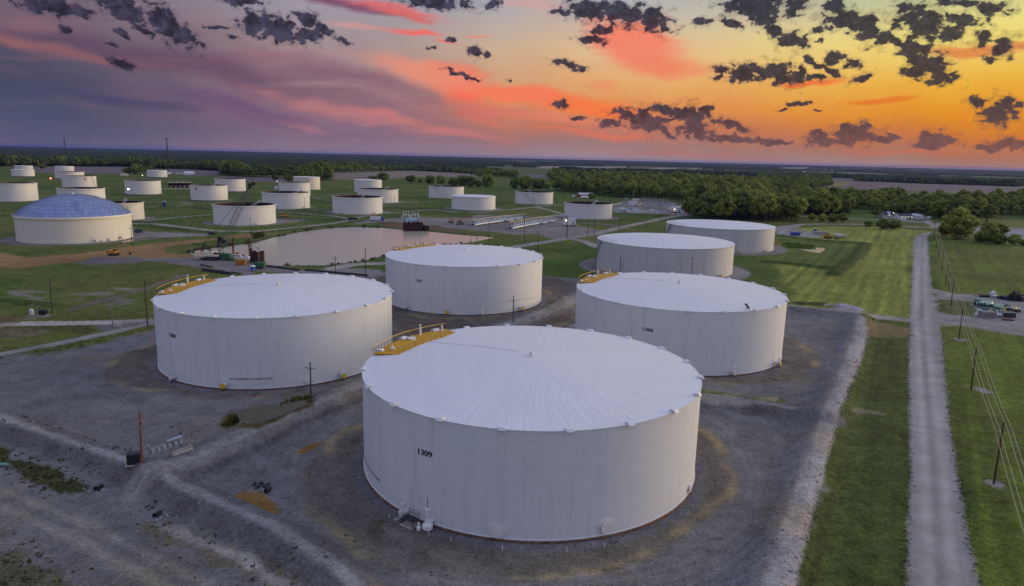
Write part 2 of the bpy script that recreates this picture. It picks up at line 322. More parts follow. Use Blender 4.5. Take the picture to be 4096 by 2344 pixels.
ACCESS = [  # centre line, half width, height of the bank under it
 (ZZ((1, (1290, 935), (1450, 940), (1700, 910), (2060, 880))), 2.2, 1.0),
 (ZZ((1, (1300, 970), (1500, 970), (1900, 1020), (2100, 1040), (2485, 1045)), (2, (200, 1025), (450, 1000), (750, 965), (900, 940), (1000, 915))), 3.0, 1.0),
 (ZZ((2, (190, 830), (500, 827), (760, 818))), 1.8, 0.8), (ZZ((2, (190, 850), (400, 862), (740, 890), (830, 905), (980, 940))), 2.2, 0.9),
 (ZZ((2, (980, 905), (1220, 870), (1730, 828), (1900, 850), (2140, 860))), 2.2, 0.9), (ZZ((2, (1230, 785), (1500, 768), (1900, 748))), 1.8, 0.8),
 (ZZ((2, (1380, 742), (1560, 752))), 2.5, 0.0), (ZZ((2, (530, 712), (745, 745))), 1.8, 0.8), (ZZ((2, (525, 715), (960, 650))), 1.6, 0.4),
 (ZZ((2, (2140, 860), (2485, 828)), (3, (250, 800), (505, 780))), 3.0, 0.8), (ZZ((3, (240, 800), (380, 830), (500, 868))), 3.0, 0.0),
 (ZZ((3, (1720, 872), (1500, 905), (1060, 1000), (780, 1070), (430, 1125), (0, 1195)), (2, (2300, 1215), (1900, 1300), (1400, 1345), (950, 1362), (750, 1400))), 4.2, 0.5),
 (ZZ((3, (560, 1110), (700, 1130), (830, 1190))), 3.5, 0.3), (ZZ((3, (980, 1000), (1150, 1012), (1220, 1022))), 2.0, 0.0),
 (ZZ((4, (0, 1000), (180, 985), (350, 966), (520, 962), (950, 966), (1300, 985), (1600, 1000), (1690, 965))), 3.8, 0.2),
 (ZZ((4, (1545, 925), (1570, 955), (1600, 975))), 3.0, 0.0), (ZZ((4, (1280, 905), (1320, 925), (1420, 935))), 3.5, 0.0),
 (ZZ((8, (60, 352), (400, 385), (900, 440), (1150, 470), (1420, 500))), 4.0, 0.3),
 (ZZ((8, (1620, 205), (1760, 240), (2000, 268), (2485, 320), (3100, 380))), 4.5, 0.0),
 (ZZ((5, (0, 540), (100, 530), (700, 520), (1200, 500), (1510, 490))), 2.4, 0.0),
 (ZZ((1, (1392, 750), (1800, 772), (2060, 790))), 1.6, 0.7), (ZZ((1, (1400, 797), (1700, 790), (1780, 775))), 1.2, 0.3), (ZZ((1, (1770, 740), (1850, 778))), 2.0, 0.0),
 (ZZ((2, (1380, 628), (1680, 645))), 1.8, 0.3), (ZZ((3, (400, 722), (1040, 742))), 2.0, 0.3), (ZZ((2, (2325, 706), (2485, 695)), (3, (40, 690))), 1.8, 0.3), (ZZ((2, (630, 582), (950, 602))), 1.8, 0.2)]
BERMS = [(ZZ((2, (530, 745), (745, 758))), 1.2), (ZZ((2, (1380, 705), (1850, 735))), 1.2), (ZZ((1, (380, 905), (120, 890), (-60, 880))), 1.0),
 (ZZ((1, (1400, 820), (1900, 800), (2060, 830))), 1.2), (ZZ((1, (1300, 975), (1700, 1015), (2060, 1030))), 0.8), (ZZ((2, (200, 905), (560, 925), (900, 930))), 1.5), (ZZ((2, (1240, 805), (1700, 820))), 1.0),
 (ZZ((3, (60, 790), (240, 798))), 1.2), (ZZ((3, (980, 860), (1480, 885))), 1.2), (ZZ((2, (2330, 770), (2485, 778)), (3, (230, 795))), 1.2), (ZZ((1, (370, 760), (540, 770))), 1.2),
 (ZZ((4, (80, 1080), (500, 1130), (960, 1160), (850, 1300), (640, 1456))), 1.6), (ZZ((4, (0, 1330), (300, 1360), (640, 1400))), 1.2), (ZZ((8, (330, 330), (520, 335))), 0.6),
 (ZZ((5, (0, 300), (330, 330), (480, 350))), 0.8)]
PONDZ = -0.55
MOUNDS = [(*zg(2, 1300, 960)[:2], 16, 7, 2.2, .0), (*zg(2, 1770, 985)[:2], 9, 5, 1.6, .0), (*zg(8, 720, 385)[:2], 11, 6, 2.6, -.25), (*zg(1, 1080, 1310)[:2], 24, 5, 1.6, .2), (*zg(1, 2150, 1290)[:2], 8, 4, 0.8, 0), (*zg(13, 1100, 745)[:2], 11, 3, 2.0, 0.0)]
def height(x, y):
    x = np.asarray(x, float); y = np.asarray(y, float)
    r = np.hypot(x, y)
    z = 0.28 * fbm(x, y, 60, 3, 5) + 0.10 * fbm(x, y, 9, 3, 6)
    z = z * (1 - sstep(2500, 6000, r))
    z += 26 * np.maximum(0, fbm(x, y, 5200, 3, 77) + 0.05) * sstep(6000, 15000, r)
    for pts, h, hw, sl in DIKES:
        d = d_line(x, y, pts) + 0.8 * fbm(x, y, 14, 3, 21)
        z = np.maximum(z, h * (1 - sstep(hw, hw + sl, d)) + 0.5 * z)
    for pts, hw, h in ACCESS:
        if h > 0:
            z = np.maximum(z, h * (1 - sstep(hw + 0.8, hw + 6.5, d_line(x, y, pts))) + 0.4 * z)
    for pts, h in BERMS:
        z = np.maximum(z, h * (1 - sstep(0.6, 6.0, d_line(x, y, pts))) + 0.4 * z)
    for mx, my, ra, rb, h, rot in MOUNDS:
        u = (x - mx) * math.cos(rot) + (y - my) * math.sin(rot); v = -(x - mx) * math.sin(rot) + (y - my) * math.cos(rot)
        q = np.sqrt((u / ra) ** 2 + (v / rb) ** 2) + 0.5 * fbm(x, y, 6, 3, 9)
        z = np.maximum(z, h * (1 - sstep(0.0, 1.0, q)))
    for k, (tx, ty) in BIG.items():
        Rr = R1 if k in 'ABCD' else R2
        w = sstep(Rr + 8, Rr + 4, np.hypot(x - tx, y - ty)); z = z * (1 - w) - 0.05 * w
    for k, (tx, ty, Rr, zt) in MID.items():
        w = sstep(Rr + 9, Rr + 4, np.hypot(x - tx, y - ty)); z = z * (1 - w) - 0.05 * w
    s = sd_poly(x, y, POND) + 1.2 * fbm(x, y, 10, 3, 31)
    z = np.where(s > -7, z * sstep(0, -7, s) + (-1.6) * sstep(-2.5, 4, s), z)
    return z
def hz(x, y): return float(height(np.array([x]), np.array([y]))[0])

# ------------------------------------------------------------------ surfaces: colour and kind
GR, GV, RD, DT, FD, PV = 0, 1, 2, 3, 4, 5
def A_(r, g, b): return (r, g, b)
REG = []   # outline, kind, colour, softness, raggedness, scale of the raggedness
def reg(pts, kind, colr, soft=0.5, rag=1.5, rs=6.0): REG.append(('p', pts, 0, kind, colr, soft, rag, rs))
def lin(pts, hw, kind, colr, soft=0.4, rag=0.8, rs=5.0): REG.append(('l', pts, hw, kind, colr, soft, rag, rs))
mauve, tan_f, pale = A_(.155, .118, .118), A_(.205, .165, .125), A_(.26, .215, .17)
C_gv, C_rd, C_dirt = A_(.160, .149, .142), A_(.29, .255, .225), A_(.25, .148, .06)
# farmland
for k, colr, pts in [
 (1, mauve, ((330, 405), (1220, 404), (1220, 475), (900, 470), (700, 470), (330, 462))), (1, mauve, ((1650, 425), (2150, 447), (2152, 490), (1900, 500), (1640, 470))),
 (2, mauve, ((-340, 500), (0, 506), (370, 512), (370, 560), (0, 548), (-340, 545))), (2, tan_f, ((700, 465), (1200, 432), (1500, 432), (2140, 470), (2130, 502), (1400, 505), (1280, 528), (740, 532))),
 (2, pale, ((930, 366), (1200, 352), (1870, 372), (1870, 380), (1150, 377), (1000, 386))), (2, pale, ((2320, 345), (2485, 350), (2485, 356), (2320, 352))), (2, A_(.10,.12,.06), ((2380, 385), (2485, 388), (2485, 415), (2400, 410))),
 (3, mauve, ((70, 478), (345, 480), (350, 525), (55, 500))), (3, pale, ((200, 398), (1100, 405), (1130, 425), (1460, 413), (2485, 448), (2485, 472), (1700, 462), (800, 432), (250, 420))),
 (3, pale, ((0, 348), (450, 352), (450, 366), (0, 360))), (4, tan_f, ((0, 448), (700, 455), (1160, 470), (1160, 495), (560, 492), (0, 462))), (4, A_(.12, .15, .06), ((900, 460), (1165, 470), (1165, 505), (930, 490))),
 (4, mauve, ((600, 512), (840, 520), (1100, 550), (2485, 600), (3400, 640), (3400, 760), (2485, 690), (1500, 645), (960, 625), (620, 605), (480, 605))), (4, A_(.2, .2, .05), ((600, 598), (640, 570), (790, 556), (700, 590))),
 (4, pale, ((1960, 535), (2485, 545), (3400, 575), (3400, 590), (2485, 556), (1960, 545))), (4, pale, ((140, 415), (420, 412), (420, 426), (140, 428))), (1, pale, ((880, 256), (1640, 262), (1640, 270), (880, 266)))]:
    reg(Z(k, *pts), FD, colr, 6, 25, 160)
# grass of different cut
reg(Z(4, (800, 830), (1030, 835), (1080, 895), (1300, 905), (1550, 935), (1500, 945), (1100, 918), (780, 900)), GR, A_(.085, .135, .02), 2, 5, 20)
reg(Z(4, (1960, 910), (2485, 905), (3000, 940), (3000, 1030), (2485, 1000), (1960, 975)), GR, A_(.12, .14, .03), 2, 5, 20)
reg([G(*p)[:2] for p in [(3740, 950), (3780, 960), (4096, 990), (4800, 1060), (4800, 3200), (4100, 3200), (3935, 2344), (3850, 1895), (3790, 1492), (3735, 1100)]], GR, A_(.088, .118, .016), 2, 6, 30)
reg(ZZ((4, (240, 1010), (480, 985), (950, 985), (1590, 1030), (1400, 1110), (1390, 1456)), (8, (1380, 470), (1100, 440), (700, 410), (180, 350), (180, 150)), (4, (150, 1250), (60, 1180), (60, 1075))), GR, A_(.195, .21, .038), 3, 8, 30); MOWN = len(REG) - 1
reg(Z(4, (75, 1100), (500, 1135), (955, 1165), (840, 1300), (640, 1420), (300, 1360), (0, 1330), (60, 1240), (150, 1200)), GR, A_(.09, .118, .020), 3, 8, 30)
reg([G(*p)[:2] for p in [(3480, 1300), (3640, 1330), (3640, 3100), (2990, 3100), (3179, 2344), (3360, 1655)]], GR, A_(.060, .078, .017), 0.5, 0.9, 6)
# the tank yard
reg(YARD, GV, C_gv, 1.0, 3.0, 12)
reg([G(*p)[:2] for p in [(1420, 1140), (1541, 1100), (2172, 1110), (2310, 1130), (2310, 1330), (2250, 1350), (1560, 1350), (1560, 1200)]], GV, A_(.105, .085, .072), 4, 8, 20)
# manifold and substation pads, lots
reg(ZZ((2, (830, 905), (1120, 920), (1560, 895), (2000, 905), (2140, 868), (2485, 880)), (3, (0, 890), (440, 890), (620, 980), (880, 1025), (1060, 1005), (780, 1070), (600, 1112), (400, 1112), (260, 1062), (0, 1062)), (2, (2330, 1040), (1850, 1002), (1700, 978), (1420, 962), (1180, 948), (1000, 960))), GV, A_(.21, .185, .17), 1.5, 5, 15)
reg(Z(3, (980, 775), (1050, 742), (1560, 747), (1640, 790), (1740, 850), (1740, 905), (1560, 885), (1480, 865), (980, 850)), GV, A_(.21, .19, .19), 1.5, 4, 15)
reg(Z(4, (60, 998), (240, 970), (330, 985), (255, 1008), (400, 1032), (480, 1075), (560, 1098), (300, 1085), (80, 1075)), GV, A_(.25, .23, .225), 1.0, 3, 12)
reg(Z(4, (1985, 990), (2300, 1002), (2485, 1012), (3200, 1060), (3200, 1220), (2485, 1145), (2330, 1112), (2300, 1042), (1990, 1045)), PV, A_(.23, .235, .26), 1, 2, 12)
reg(Z(8, (1600, 180), (1750, 225), (2000, 240), (2485, 300), (3100, 350), (3100, 700), (2485, 645), (2150, 595), (2000, 562), (1700, 545), (1600, 480)), GV, A_(.23, .205, .19), 1.0, 4, 9)
reg(Z(8, (1640, 280), (1990, 308), (2012, 450), (1800, 440), (1645, 405)), GR, A_(.09, .10, .028), 0.8, 2, 7)
# earthworks
reg(ZZ((1, (-500, 1180), (0, 1240), (300, 1288), (700, 1262), (1050, 1205), (1600, 1142), (2080, 1097), (2485, 1037)), (2, (180, 1025), (120, 1060)), (1, (2420, 1095), (2100, 1112), (1680, 1170), (1620, 1205), (1640, 1250), (1900, 1262), (2130, 1300), (1850, 1320), (1480, 1300), (1050, 1300), (740, 1330), (200, 1388), (0, 1372), (-500, 1330))), DT, C_dirt, 1.0, 5, 14)
reg(Z(1, (740, 1335), (900, 1300), (1300, 1270), (1470, 1300), (1330, 1342), (800, 1368)), DT, A_(.15, .125, .125), 1, 3, 9)
reg(ZZ((1, (1380, 1302), (1950, 1275), (2140, 1300), (2485, 1355)), (2, (100, 1362), (420, 1400), (560, 1420), (800, 1400), (1230, 1400), (1256, 1456), (1000, 1470), (480, 1440), (0, 1420)), (1, (2450, 1470), (1900, 1372), (1480, 1325))), GV, A_(.19, .165, .16), 1, 4, 12)
reg(ZZ((1, (1280, 960), (1330, 1012), (1500, 1040), (1800, 1050), (2070, 1057), (2000, 1078), (1700, 1085), (1300, 1095), (1270, 1060))), GV, A_(.20, .185, .18), 1, 4, 12)
reg(ZZ((2, (190, 905), (320, 905), (560, 925), (330, 950), (190, 950))), GV, A_(.19, .16, .13), 2, 6, 12)
reg(Z(2, (1180, 945), (1420, 960), (1700, 980), (1850, 1005), (2000, 1015), (1990, 1045), (1700, 1020), (1430, 1000), (1250, 985)), DT, A_(.13, .085, .05), 1, 4, 10)
reg(Z(5, (160, 215), (330, 255), (560, 350), (520, 360), (300, 290), (120, 230)), DT, A_(.20, .185, .15), 1, 4, 8)
reg(Z(5, (520, 430), (800, 330), (900, 290), (1150, 240), (1400, 160), (1850, 20), (1870, 30), (1480, 170), (1100, 300), (900, 330), (700, 410), (540, 460)), DT, A_(.15, .115, .09), 1.5, 5, 10)
for p in ((500, 215, 1080, 260), (700, 255, 850, 300), (1080, 280, 1320, 350), (150, 200, 480, 225), (1080, 165, 1250, 200)):
    reg(Z(5, (p[0], p[1]), (p[2], p[1] + 6), (p[2], p[3]), (p[0] + 30, p[3] - 8)), DT, A_(.185, .175, .12), 2, 9, 6)
reg(Z(5, (230, 450), (330, 430), (500, 425), (540, 450), (400, 475), (240, 478)), DT, A_(.16, .13, .10), .6, 2, 5)
reg(Z(5, (-300, 470), (0, 430), (180, 440), (260, 480), (0, 515), (-300, 540)), GR, A_(.12, .085, .04), 1, 4, 6)
reg(Z(5, (-400, 620), (0, 575), (400, 560), (600, 600), (300, 640), (0, 660), (-400, 700)), GR, A_(.125, .10, .055), 1, 5, 8)
reg(Z(5, (0, 560), (380, 545), (850, 540), (980, 590), (850, 625), (560, 600), (300, 570)), GR, A_(.075, .065, .018), .6, 2, 6)
reg(Z(5, (880, 545), (1000, 520), (1510, 480), (1512, 560), (1300, 570), (1010, 602)), GV, C_gv, .6, 2, 6)
for pts, h in BERMS: lin(pts, 4.2, GR, A_(.040, .066, .010), 2.0, 1.6, 7)  # shade of the bank faces, put into a darker grass colour
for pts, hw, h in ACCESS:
    if h > .5: lin(pts, hw + 5.0, GR, A_(.048, .078, .012), 1.5, 1.6, 7)  # same painted bank shade, beside the raised roads
for pts, hw, h in ACCESS: lin(pts, hw, RD, C_rd if hw > 2.1 else A_(.2, .18, .15), 0.4, 0.5, 5)
lin(HWAY, 4.2, PV, A_(.25, .25, .28), 0.3, 0.2, 6)
reg(Z(5, (100, 545), (220, 503), (700, 497), (1215, 492), (1160, 530), (700, 535)), PV, A_(.40, .36, .32), 0.2, 0.2, 4)
reg(ROAD, RD, A_(.29, .27, .255), 0.35, 0.35, 5)
# what lies in the yard
for di in (1, 2, 3, 4):
    lin(DIKES[di][0], DIKES[di][2] + DIKES[di][3] * .9, GV, A_(.122, .113, .108), 0.7, 1.0, 6)  # slope shading of the dikes, painted as darker gravel
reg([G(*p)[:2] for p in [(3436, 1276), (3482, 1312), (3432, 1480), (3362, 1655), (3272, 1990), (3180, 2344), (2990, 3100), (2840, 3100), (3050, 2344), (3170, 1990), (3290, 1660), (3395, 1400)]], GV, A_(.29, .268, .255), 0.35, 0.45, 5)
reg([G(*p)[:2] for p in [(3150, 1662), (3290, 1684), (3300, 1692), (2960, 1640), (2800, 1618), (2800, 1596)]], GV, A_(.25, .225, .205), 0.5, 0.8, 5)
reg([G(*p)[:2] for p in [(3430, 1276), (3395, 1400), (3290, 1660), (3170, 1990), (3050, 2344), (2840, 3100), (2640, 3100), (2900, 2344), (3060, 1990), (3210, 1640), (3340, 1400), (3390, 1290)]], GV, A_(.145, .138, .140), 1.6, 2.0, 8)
lin([G(*p)[:2] for p in [(-700, 1545), (0, 1436), (300, 1376), (622, 1306), (900, 1240)]], 2.0, RD, A_(.25, .225, .205), 0.6, 1.0, 5)
lin([G(*p)[:2] for p in [(-900, 1568), (0, 1458), (300, 1398), (622, 1327)]], 0.35, GR, A_(.11, .10, .035), 0.4, 0.9, 4)
lin([G(*p)[:2] for p in [(560, 1975), (900, 1822), (1172, 1690), (1452, 1570), (1800, 1410), (2150, 1280), (2303, 1210), (2500, 1105)]], 2.9, RD, A_(.20, .182, .165), 0.4, 0.6, 6)
for o_ in (-1.0, 1.0): lin([(G(*p).x, G(*p).y + o_) for p in [(560, 1975), (900, 1822), (1172, 1690), (1452, 1570), (1800, 1410), (2150, 1280), (2303, 1210), (2500, 1105)]], 0.4, RD, A_(.27, .25, .225), 0.5, 0.7, 6)
lin([G(*p)[:2] for p in [(-600, 1500), (0, 1705), (260, 1800), (517, 1886)]], 0.9, RD, A_(.25, .23, .215), 0.5, 0.7, 6)
lin([G(*p)[:2] for p in [(660, 1962), (850, 2045), (1100, 2158), (1353, 2328), (1900, 2910)]], 0.9, RD, A_(.235, .215, .20), 0.5, 0.7, 6)
for off in (0, 66):
    lin([G(*p)[:2] for p in [(-700, 1690 + off), (0, 1955 + off), (330, 2090 + off * 1.2), (620, 2230 + off * 1.4), (1000, 2430 + off * 1.6), (1500, 2700 + off * 2)]], 0.8, RD, A_(.235, .210, .172), 0.8, 1.2, 9)
reg([G(*p)[:2] for p in [(0, 1780), (70, 1834), (190, 1867), (300, 1914), (376, 1947), (357, 1975), (263, 1984), (188, 1951), (94, 1904), (47, 1867), (-500, 1790), (-700, 1640)]], GR, A_(.055, .058, .018), 0.5, 2.2, 5)
reg([G(*p)[:2] for p in [(0, 2120), (47, 2212), (220, 2298), (400, 2420), (600, 2700), (-1500, 2700), (-1200, 2000)]], GR, A_(.10, .095, .05), 1.2, 4.5, 4)
reg([G(*p)[:2] for p in [(564, 2087), (660, 2092), (800, 2144), (1100, 2266), (1300, 2400), (1700, 2800), (1500, 2820), (1010, 2318), (800, 2224), (634, 2190), (554, 2130)]], DT, A_(.155, .125, .085), 0.8, 2.4, 4)
lin([G(*p)[:2] for p in [(640, 2100), (760, 2150), (980, 2240), (1180, 2360), (1600, 2760)]], 0.8, DT, A_(.30, .27, .225), 0.7, 1.6, 3)
reg([G(*p)[:2] for p in [(890, 1668), (1010, 1645), (1250, 1625), (1250, 1665), (1040, 1755), (950, 1752), (905, 1720)]], GR, A_(.10, .07, .025), .8, 1.6, 5)
reg([G(*p)[:2] for p in [(915, 1985), (977, 1962), (1060, 1966), (1112, 2008), (1110, 2055), (1010, 2042), (925, 2012)]], DT, A_(.21, .115, .035), .5, 1.4, 3)
reg([G(*p)[:2] for p in [(1150, 1824), (1290, 1760), (1316, 1758), (1258, 1796), (1200, 1822)]], DT, A_(.22, .11, .03), .3, .8, 3)
reg([G(*p)[:2] for p in [(2800, 1586), (2960, 1592), (3150, 1600), (3110, 1645), (2950, 1622), (2800, 1604)]], GR, A_(.12, .125, .04), .6, 1.6, 5)
reg([G(*p)[:2] for p in [(3460, 1300), (3520, 1290), (3640, 1318), (3640, 1345), (3470, 1350)]], DT, A_(.16, .12, .055), .8, 2.5, 4)
reg([G(*p)[:2] for p in [(3420, 1628), (3520, 1650), (3530, 1662), (3400, 1650)]], DT, A_(.20, .17, .10), .8, 1.6, 3)
for px, py, rr in ((3930, 1562, 2.2), (3978, 1935, 2.0), (3836, 1358, 2.0), (3803, 1228, 1.6)):
    g = G(px, py); reg([(g.x + rr * math.cos(a), g.y + rr * math.sin(a)) for a in np.linspace(0, 2 * PI, 10)[:-1]], DT, A_(.22, .20, .18), .4, 1.0, 2)
reg(Z(8, (520, 350), (640, 325), (760, 325), (940, 400), (900, 420), (680, 400)), GV, A_(.24, .225, .235), .3, .8, 3)

def paint(x, y):
    n = x.size; r = np.hypot(x, y)
    col = np.empty((n, 3)); kind = np.zeros(n, np.int8); gr = np.ones(n)
    b = fbm(x, y, 70, 4, 40); b2 = fbm(x, y, 14, 4, 44)
    base = np.array([.056, .098, .013]); alt = np.array([.100, .112, .022]); dk = np.array([.04, .06, .014])
    w = sstep(-.18, .22, b + .5 * b2)[:, None]
    col[:] = base * (1 - w) + alt * w
    far = sstep(1500, 3000, r)[:, None]
    col[:] = col * (1 - far) + np.array([.085, .10, .035]) * far
    n1 = {}
    for typ, pts, hw, k, colr, soft, rag, rs in REG:
        P0 = np.array(pts); m = max(soft, rag, hw) + 4
        sel = np.where((x > P0[:, 0].min() - m) & (x < P0[:, 0].max() + m) & (y > P0[:, 1].min() - m) & (y < P0[:, 1].max() + m))[0]
        if sel.size == 0: continue
        xs, ys = x[sel], y[sel]
        sd = sd_poly(xs, ys, pts) if typ == 'p' else hw - d_line(xs, ys, pts)
        sd = sd + 2 * rag * fbm(xs, ys, rs, 4, 50 + int(rs), .62)
        w = sstep(-soft, soft, sd)
        cc = np.array(colr)[None, :] * (1 + .30 * fbm(xs, ys, rs * 3, 4, 91, .6))[:, None]
        col[sel] = col[sel] * (1 - w[:, None]) + cc * w[:, None]
        kind[sel[w > .5]] = k
        gr[sel] = gr[sel] * (1 - w) + (1.0 if k == GR else 0.0) * w
    # mown stripes along the gravel road
    pa, pb = np.array(ROAD_C[0]), np.array(ROAD_C[6]); dv = (pb - pa) / np.linalg.norm(pb - pa)
    u = (x - pa[0]) * -dv[1] + (y - pa[1]) * dv[0]
    ms = np.where((u > 0) & (u < 95) | (u < -6) & (u > -60), 1.0, 0.0) * gr * (r < 700)
    st = np.sin(u * 2 * PI / 7.5 + 5 * fbm(x, y, 40, 2, 3)) * .06 + 1.0 * fbm(u * 7, y * .22, 12, 4, 61, .68)
    col *= (1 + ms * st)[:, None]
    mowd = sd_poly(x, y, REG[MOWN][1]) > -5
    col *= (1 + np.where(mowd, .10 * np.sin(u * 2 * PI / 6.0 + 2.5 * fbm(x, y, 60, 2, 7)) + .5 * fbm(u * 5, y * .5, 22, 4, 11), 0))[:, None]
    # wheel tracks of the gravel road: straight streaks along it
    rw = (kind == RD) & (r < 900)
    strk = fbm(u * 22, y * .35, 16, 4, 63, .65)
    inroad = np.where(np.abs(d_line(x, y, ROAD_C)) < 9, 1.0, 0.0) * rw
    dr = d_line(x, y, ROAD_C)
    tracks = .26 * np.exp(-((dr - 1.5) / .85) ** 2) - .16 * np.exp(-(dr / .8) ** 2) - .14 * sstep(2.6, 4.4, dr)
    col *= (1 + (.30 * strk + tracks) * inroad)[:, None]
    isr = ((kind == RD) * 1.0 * (inroad > 0))
    # stains and washouts round the tanks
    for i, (k, (tx, ty)) in enumerate(BIG.items()):
        Rr = R1 if k in 'ABCD' else R2
        d = np.hypot(x - tx, y - ty) - Rr
        sel = np.where((d < 26) & (d > -3))[0]
        if sel.size == 0: continue
        xs, ys, ds = x[sel], y[sel], d[sel]; a = np.arctan2(ys - ty, xs - tx)
        if k in 'ABCD':
            edge = 8.5 + 9 * fbm(a * 9 + 40 * i, ds * .12, 3.2, 4, 71 + i) + 3 * np.sin(a * 2 + i)
            ins = sstep(0.8, -0.8, ds - edge)
            rim = np.exp(-((ds - edge + .9) / 1.1) ** 2) * sstep(-.12, .25, fbm(a * 14, ds * .1, 3, 3, 81 + i) + .02)
            mud = np.array([.135, .112, .085]) * (1 + .8 * fbm(a * Rr, ds * 3, 7, 4, 83))[:, None]
            near = sstep(3.2, 1.2, ds + 1.2 * fbm(xs, ys, 4, 3, 85))[:, None]
            c1 = col[sel]; wi = (.72 * ins * (1 if k != 'D' else .6))[:, None]
            c1 = c1 * (1 - wi) + mud * wi
            c1 = c1 * (1 - near * .8) + np.array([.15, .145, .16]) * near * .8
            c1 = c1 * (1 - .75 * rim[:, None]) + np.array([.30, .23, .115]) * .85 * rim[:, None]
            blot = sstep(.16, .30, fbm(xs, ys, 5, 4, 87 + i))[:, None] * ins[:, None] * .7
            col[sel] = c1 * (1 - blot) + np.array([.07, .058, .03]) * blot
            trk = sum(q * np.exp(-((ds - r0 - 2.2 * np.sin(a * 1.5 + i)) / .38) ** 2) for r0, q in ((10.5, .22), (12.4, .20), (15.5, -.20), (17.4, -.18), (20, .14)))
            col[sel] *= (1 + trk * sstep(-.1, .12, fbm(a * 20, ds * .2, 6, 2, 93 + i)) * (1 - gr[sel]))[:, None]
            kind[sel[ds < 22]] = np.where(np.isin(kind[sel[ds < 22]], (GR,)) & (ds[ds < 22] < 9), GV, kind[sel[ds < 22]])
        else:
            w = sstep(9.5, 8.5, ds + 1.5 * fbm(xs, ys, 8, 3, 89)); col[sel] = col[sel] * (1 - w[:, None]) + np.array([.20, .185, .19]) * w[:, None]
            kind[sel[w > .5]] = GV; gr[sel] *= 1 - w
    for i, (k, (tx, ty, Rr, zt)) in enumerate(MID.items()):
        d = np.hypot(x - tx, y - ty) - Rr; sel = np.where(d < 16)[0]
        if sel.size == 0: continue
        wd = 8.0 if k in ('dome', 'm13', 'm17', 'm18', 'm21', 'm23', 'm9') else 3.0
        w = sstep(wd + .8, wd - .8, d[sel] + 2.5 * fbm(x[sel], y[sel], 9, 3, 90 + i))
        col[sel] = col[sel] * (1 - w[:, None]) + np.array([.19, .17, .165]) * w[:, None]
        kind[sel[w > .5]] = GV; gr[sel] *= 1 - w
    # pond bank
    s = sd_poly(x, y, POND) + 1.2 * fbm(x, y, 10, 3, 31)
    w = np.where(r < 1200, sstep(-3.2, -1.6, s), 0)[:, None]; col = col * (1 - w) + np.array([.07, .06, .03]) * w
    # large quiet variation and wear of the gravel
    isg = (1 - gr) * (1 - .75 * isr)
    col *= (1 + isg * (.55 * fbm(x, y, 28, 5, 101, .6) + .45 * fbm(x, y, 4, 4, 102, .6)) * (r < 2500))[:, None]
    col *= (1 + gr * (.65 * fbm(x, y, 22, 5, 103, .6) + .60 * fbm(x, y, 3, 4, 104, .6)) * (r < 2500))[:, None]
    warm = sstep(.05, .25, fbm(x, y, 16, 5, 105, .6))[:, None] * isg[:, None] * (np.isin(kind, (GV, RD)))[:, None] * .5
    col = col * (1 - warm) + col * np.array([1.22, 1.02, .72]) * warm
    return np.clip(col, .008, .8), kind, np.where(isr > 0, -.55, gr)

# ------------------------------------------------------------------ materials
def new_mat(name):
    m = bpy.data.materials.new(name); m.use_nodes = True
    t = NT(m.node_tree); t.n.clear()
    out = t.new('ShaderNodeOutputMaterial'); b = t.new('ShaderNodeBsdfPrincipled')
    t.l.new(b.outputs[0], out.inputs[0])
    return m, t, b
MATS = {}
def mat(name, colr, rough=0.6, metal=0.0, var=0.18, scale=2.0, bump=0.0, dirt=None, streak=False, spec=0.5):
    if name in MATS: return MATS[name]
    m, t, b = new_mat(name)
    co = t.new('ShaderNodeTexCoord').outputs['Object']
    v = t.mapping(co, scale=(1, 1, .12)) if streak else co
    n = t.noise(v, scale, 5, .6)
    lo = tuple(x * (1 - var) for x in colr[:3]) + (1,); hi = tuple(min(1, x * (1 + var)) for x in colr[:3]) + (1,)
    cc = t.ramp(n, [(.3, lo), (.7, hi)])
    if dirt:
        n2 = t.noise(t.mapping(co, loc=(9, 3, 1), scale=(1, 1, .3)), scale * .7, 6, .65)
        cc = t.mix(t.smooth(n2, .56, .72, 0, .7), cc, tuple(dirt[:3]) + (1,))
    t.l.new(cc, b.inputs['Base Color'])
    b.inputs['Metallic'].default_value = metal
    t.l.new(t.math('ADD', rough - .1, t.math('MULTIPLY', n, .2)), b.inputs['Roughness'])
    b.inputs['Specular IOR Level'].default_value = spec
    if bump:
        bp = t.new('ShaderNodeBump'); bp.inputs['Strength'].default_value = bump; bp.inputs['Distance'].default_value = .05
        t.l.new(t.noise(co, scale * 6, 4, .6), bp.inputs['Height']); t.l.new(bp.outputs[0], b.inputs['Normal'])
    MATS[name] = m
    return m
def lamp_mat(name, colr, power):
    m = bpy.data.materials.new(name); m.use_nodes = True; t = NT(m.node_tree); t.n.clear()
    out = t.new('ShaderNodeOutputMaterial'); e = t.new('ShaderNodeEmission'); e.inputs[0].default_value = colr; e.inputs[1].default_value = power
    t.l.new(e.outputs[0], out.inputs[0]); return m

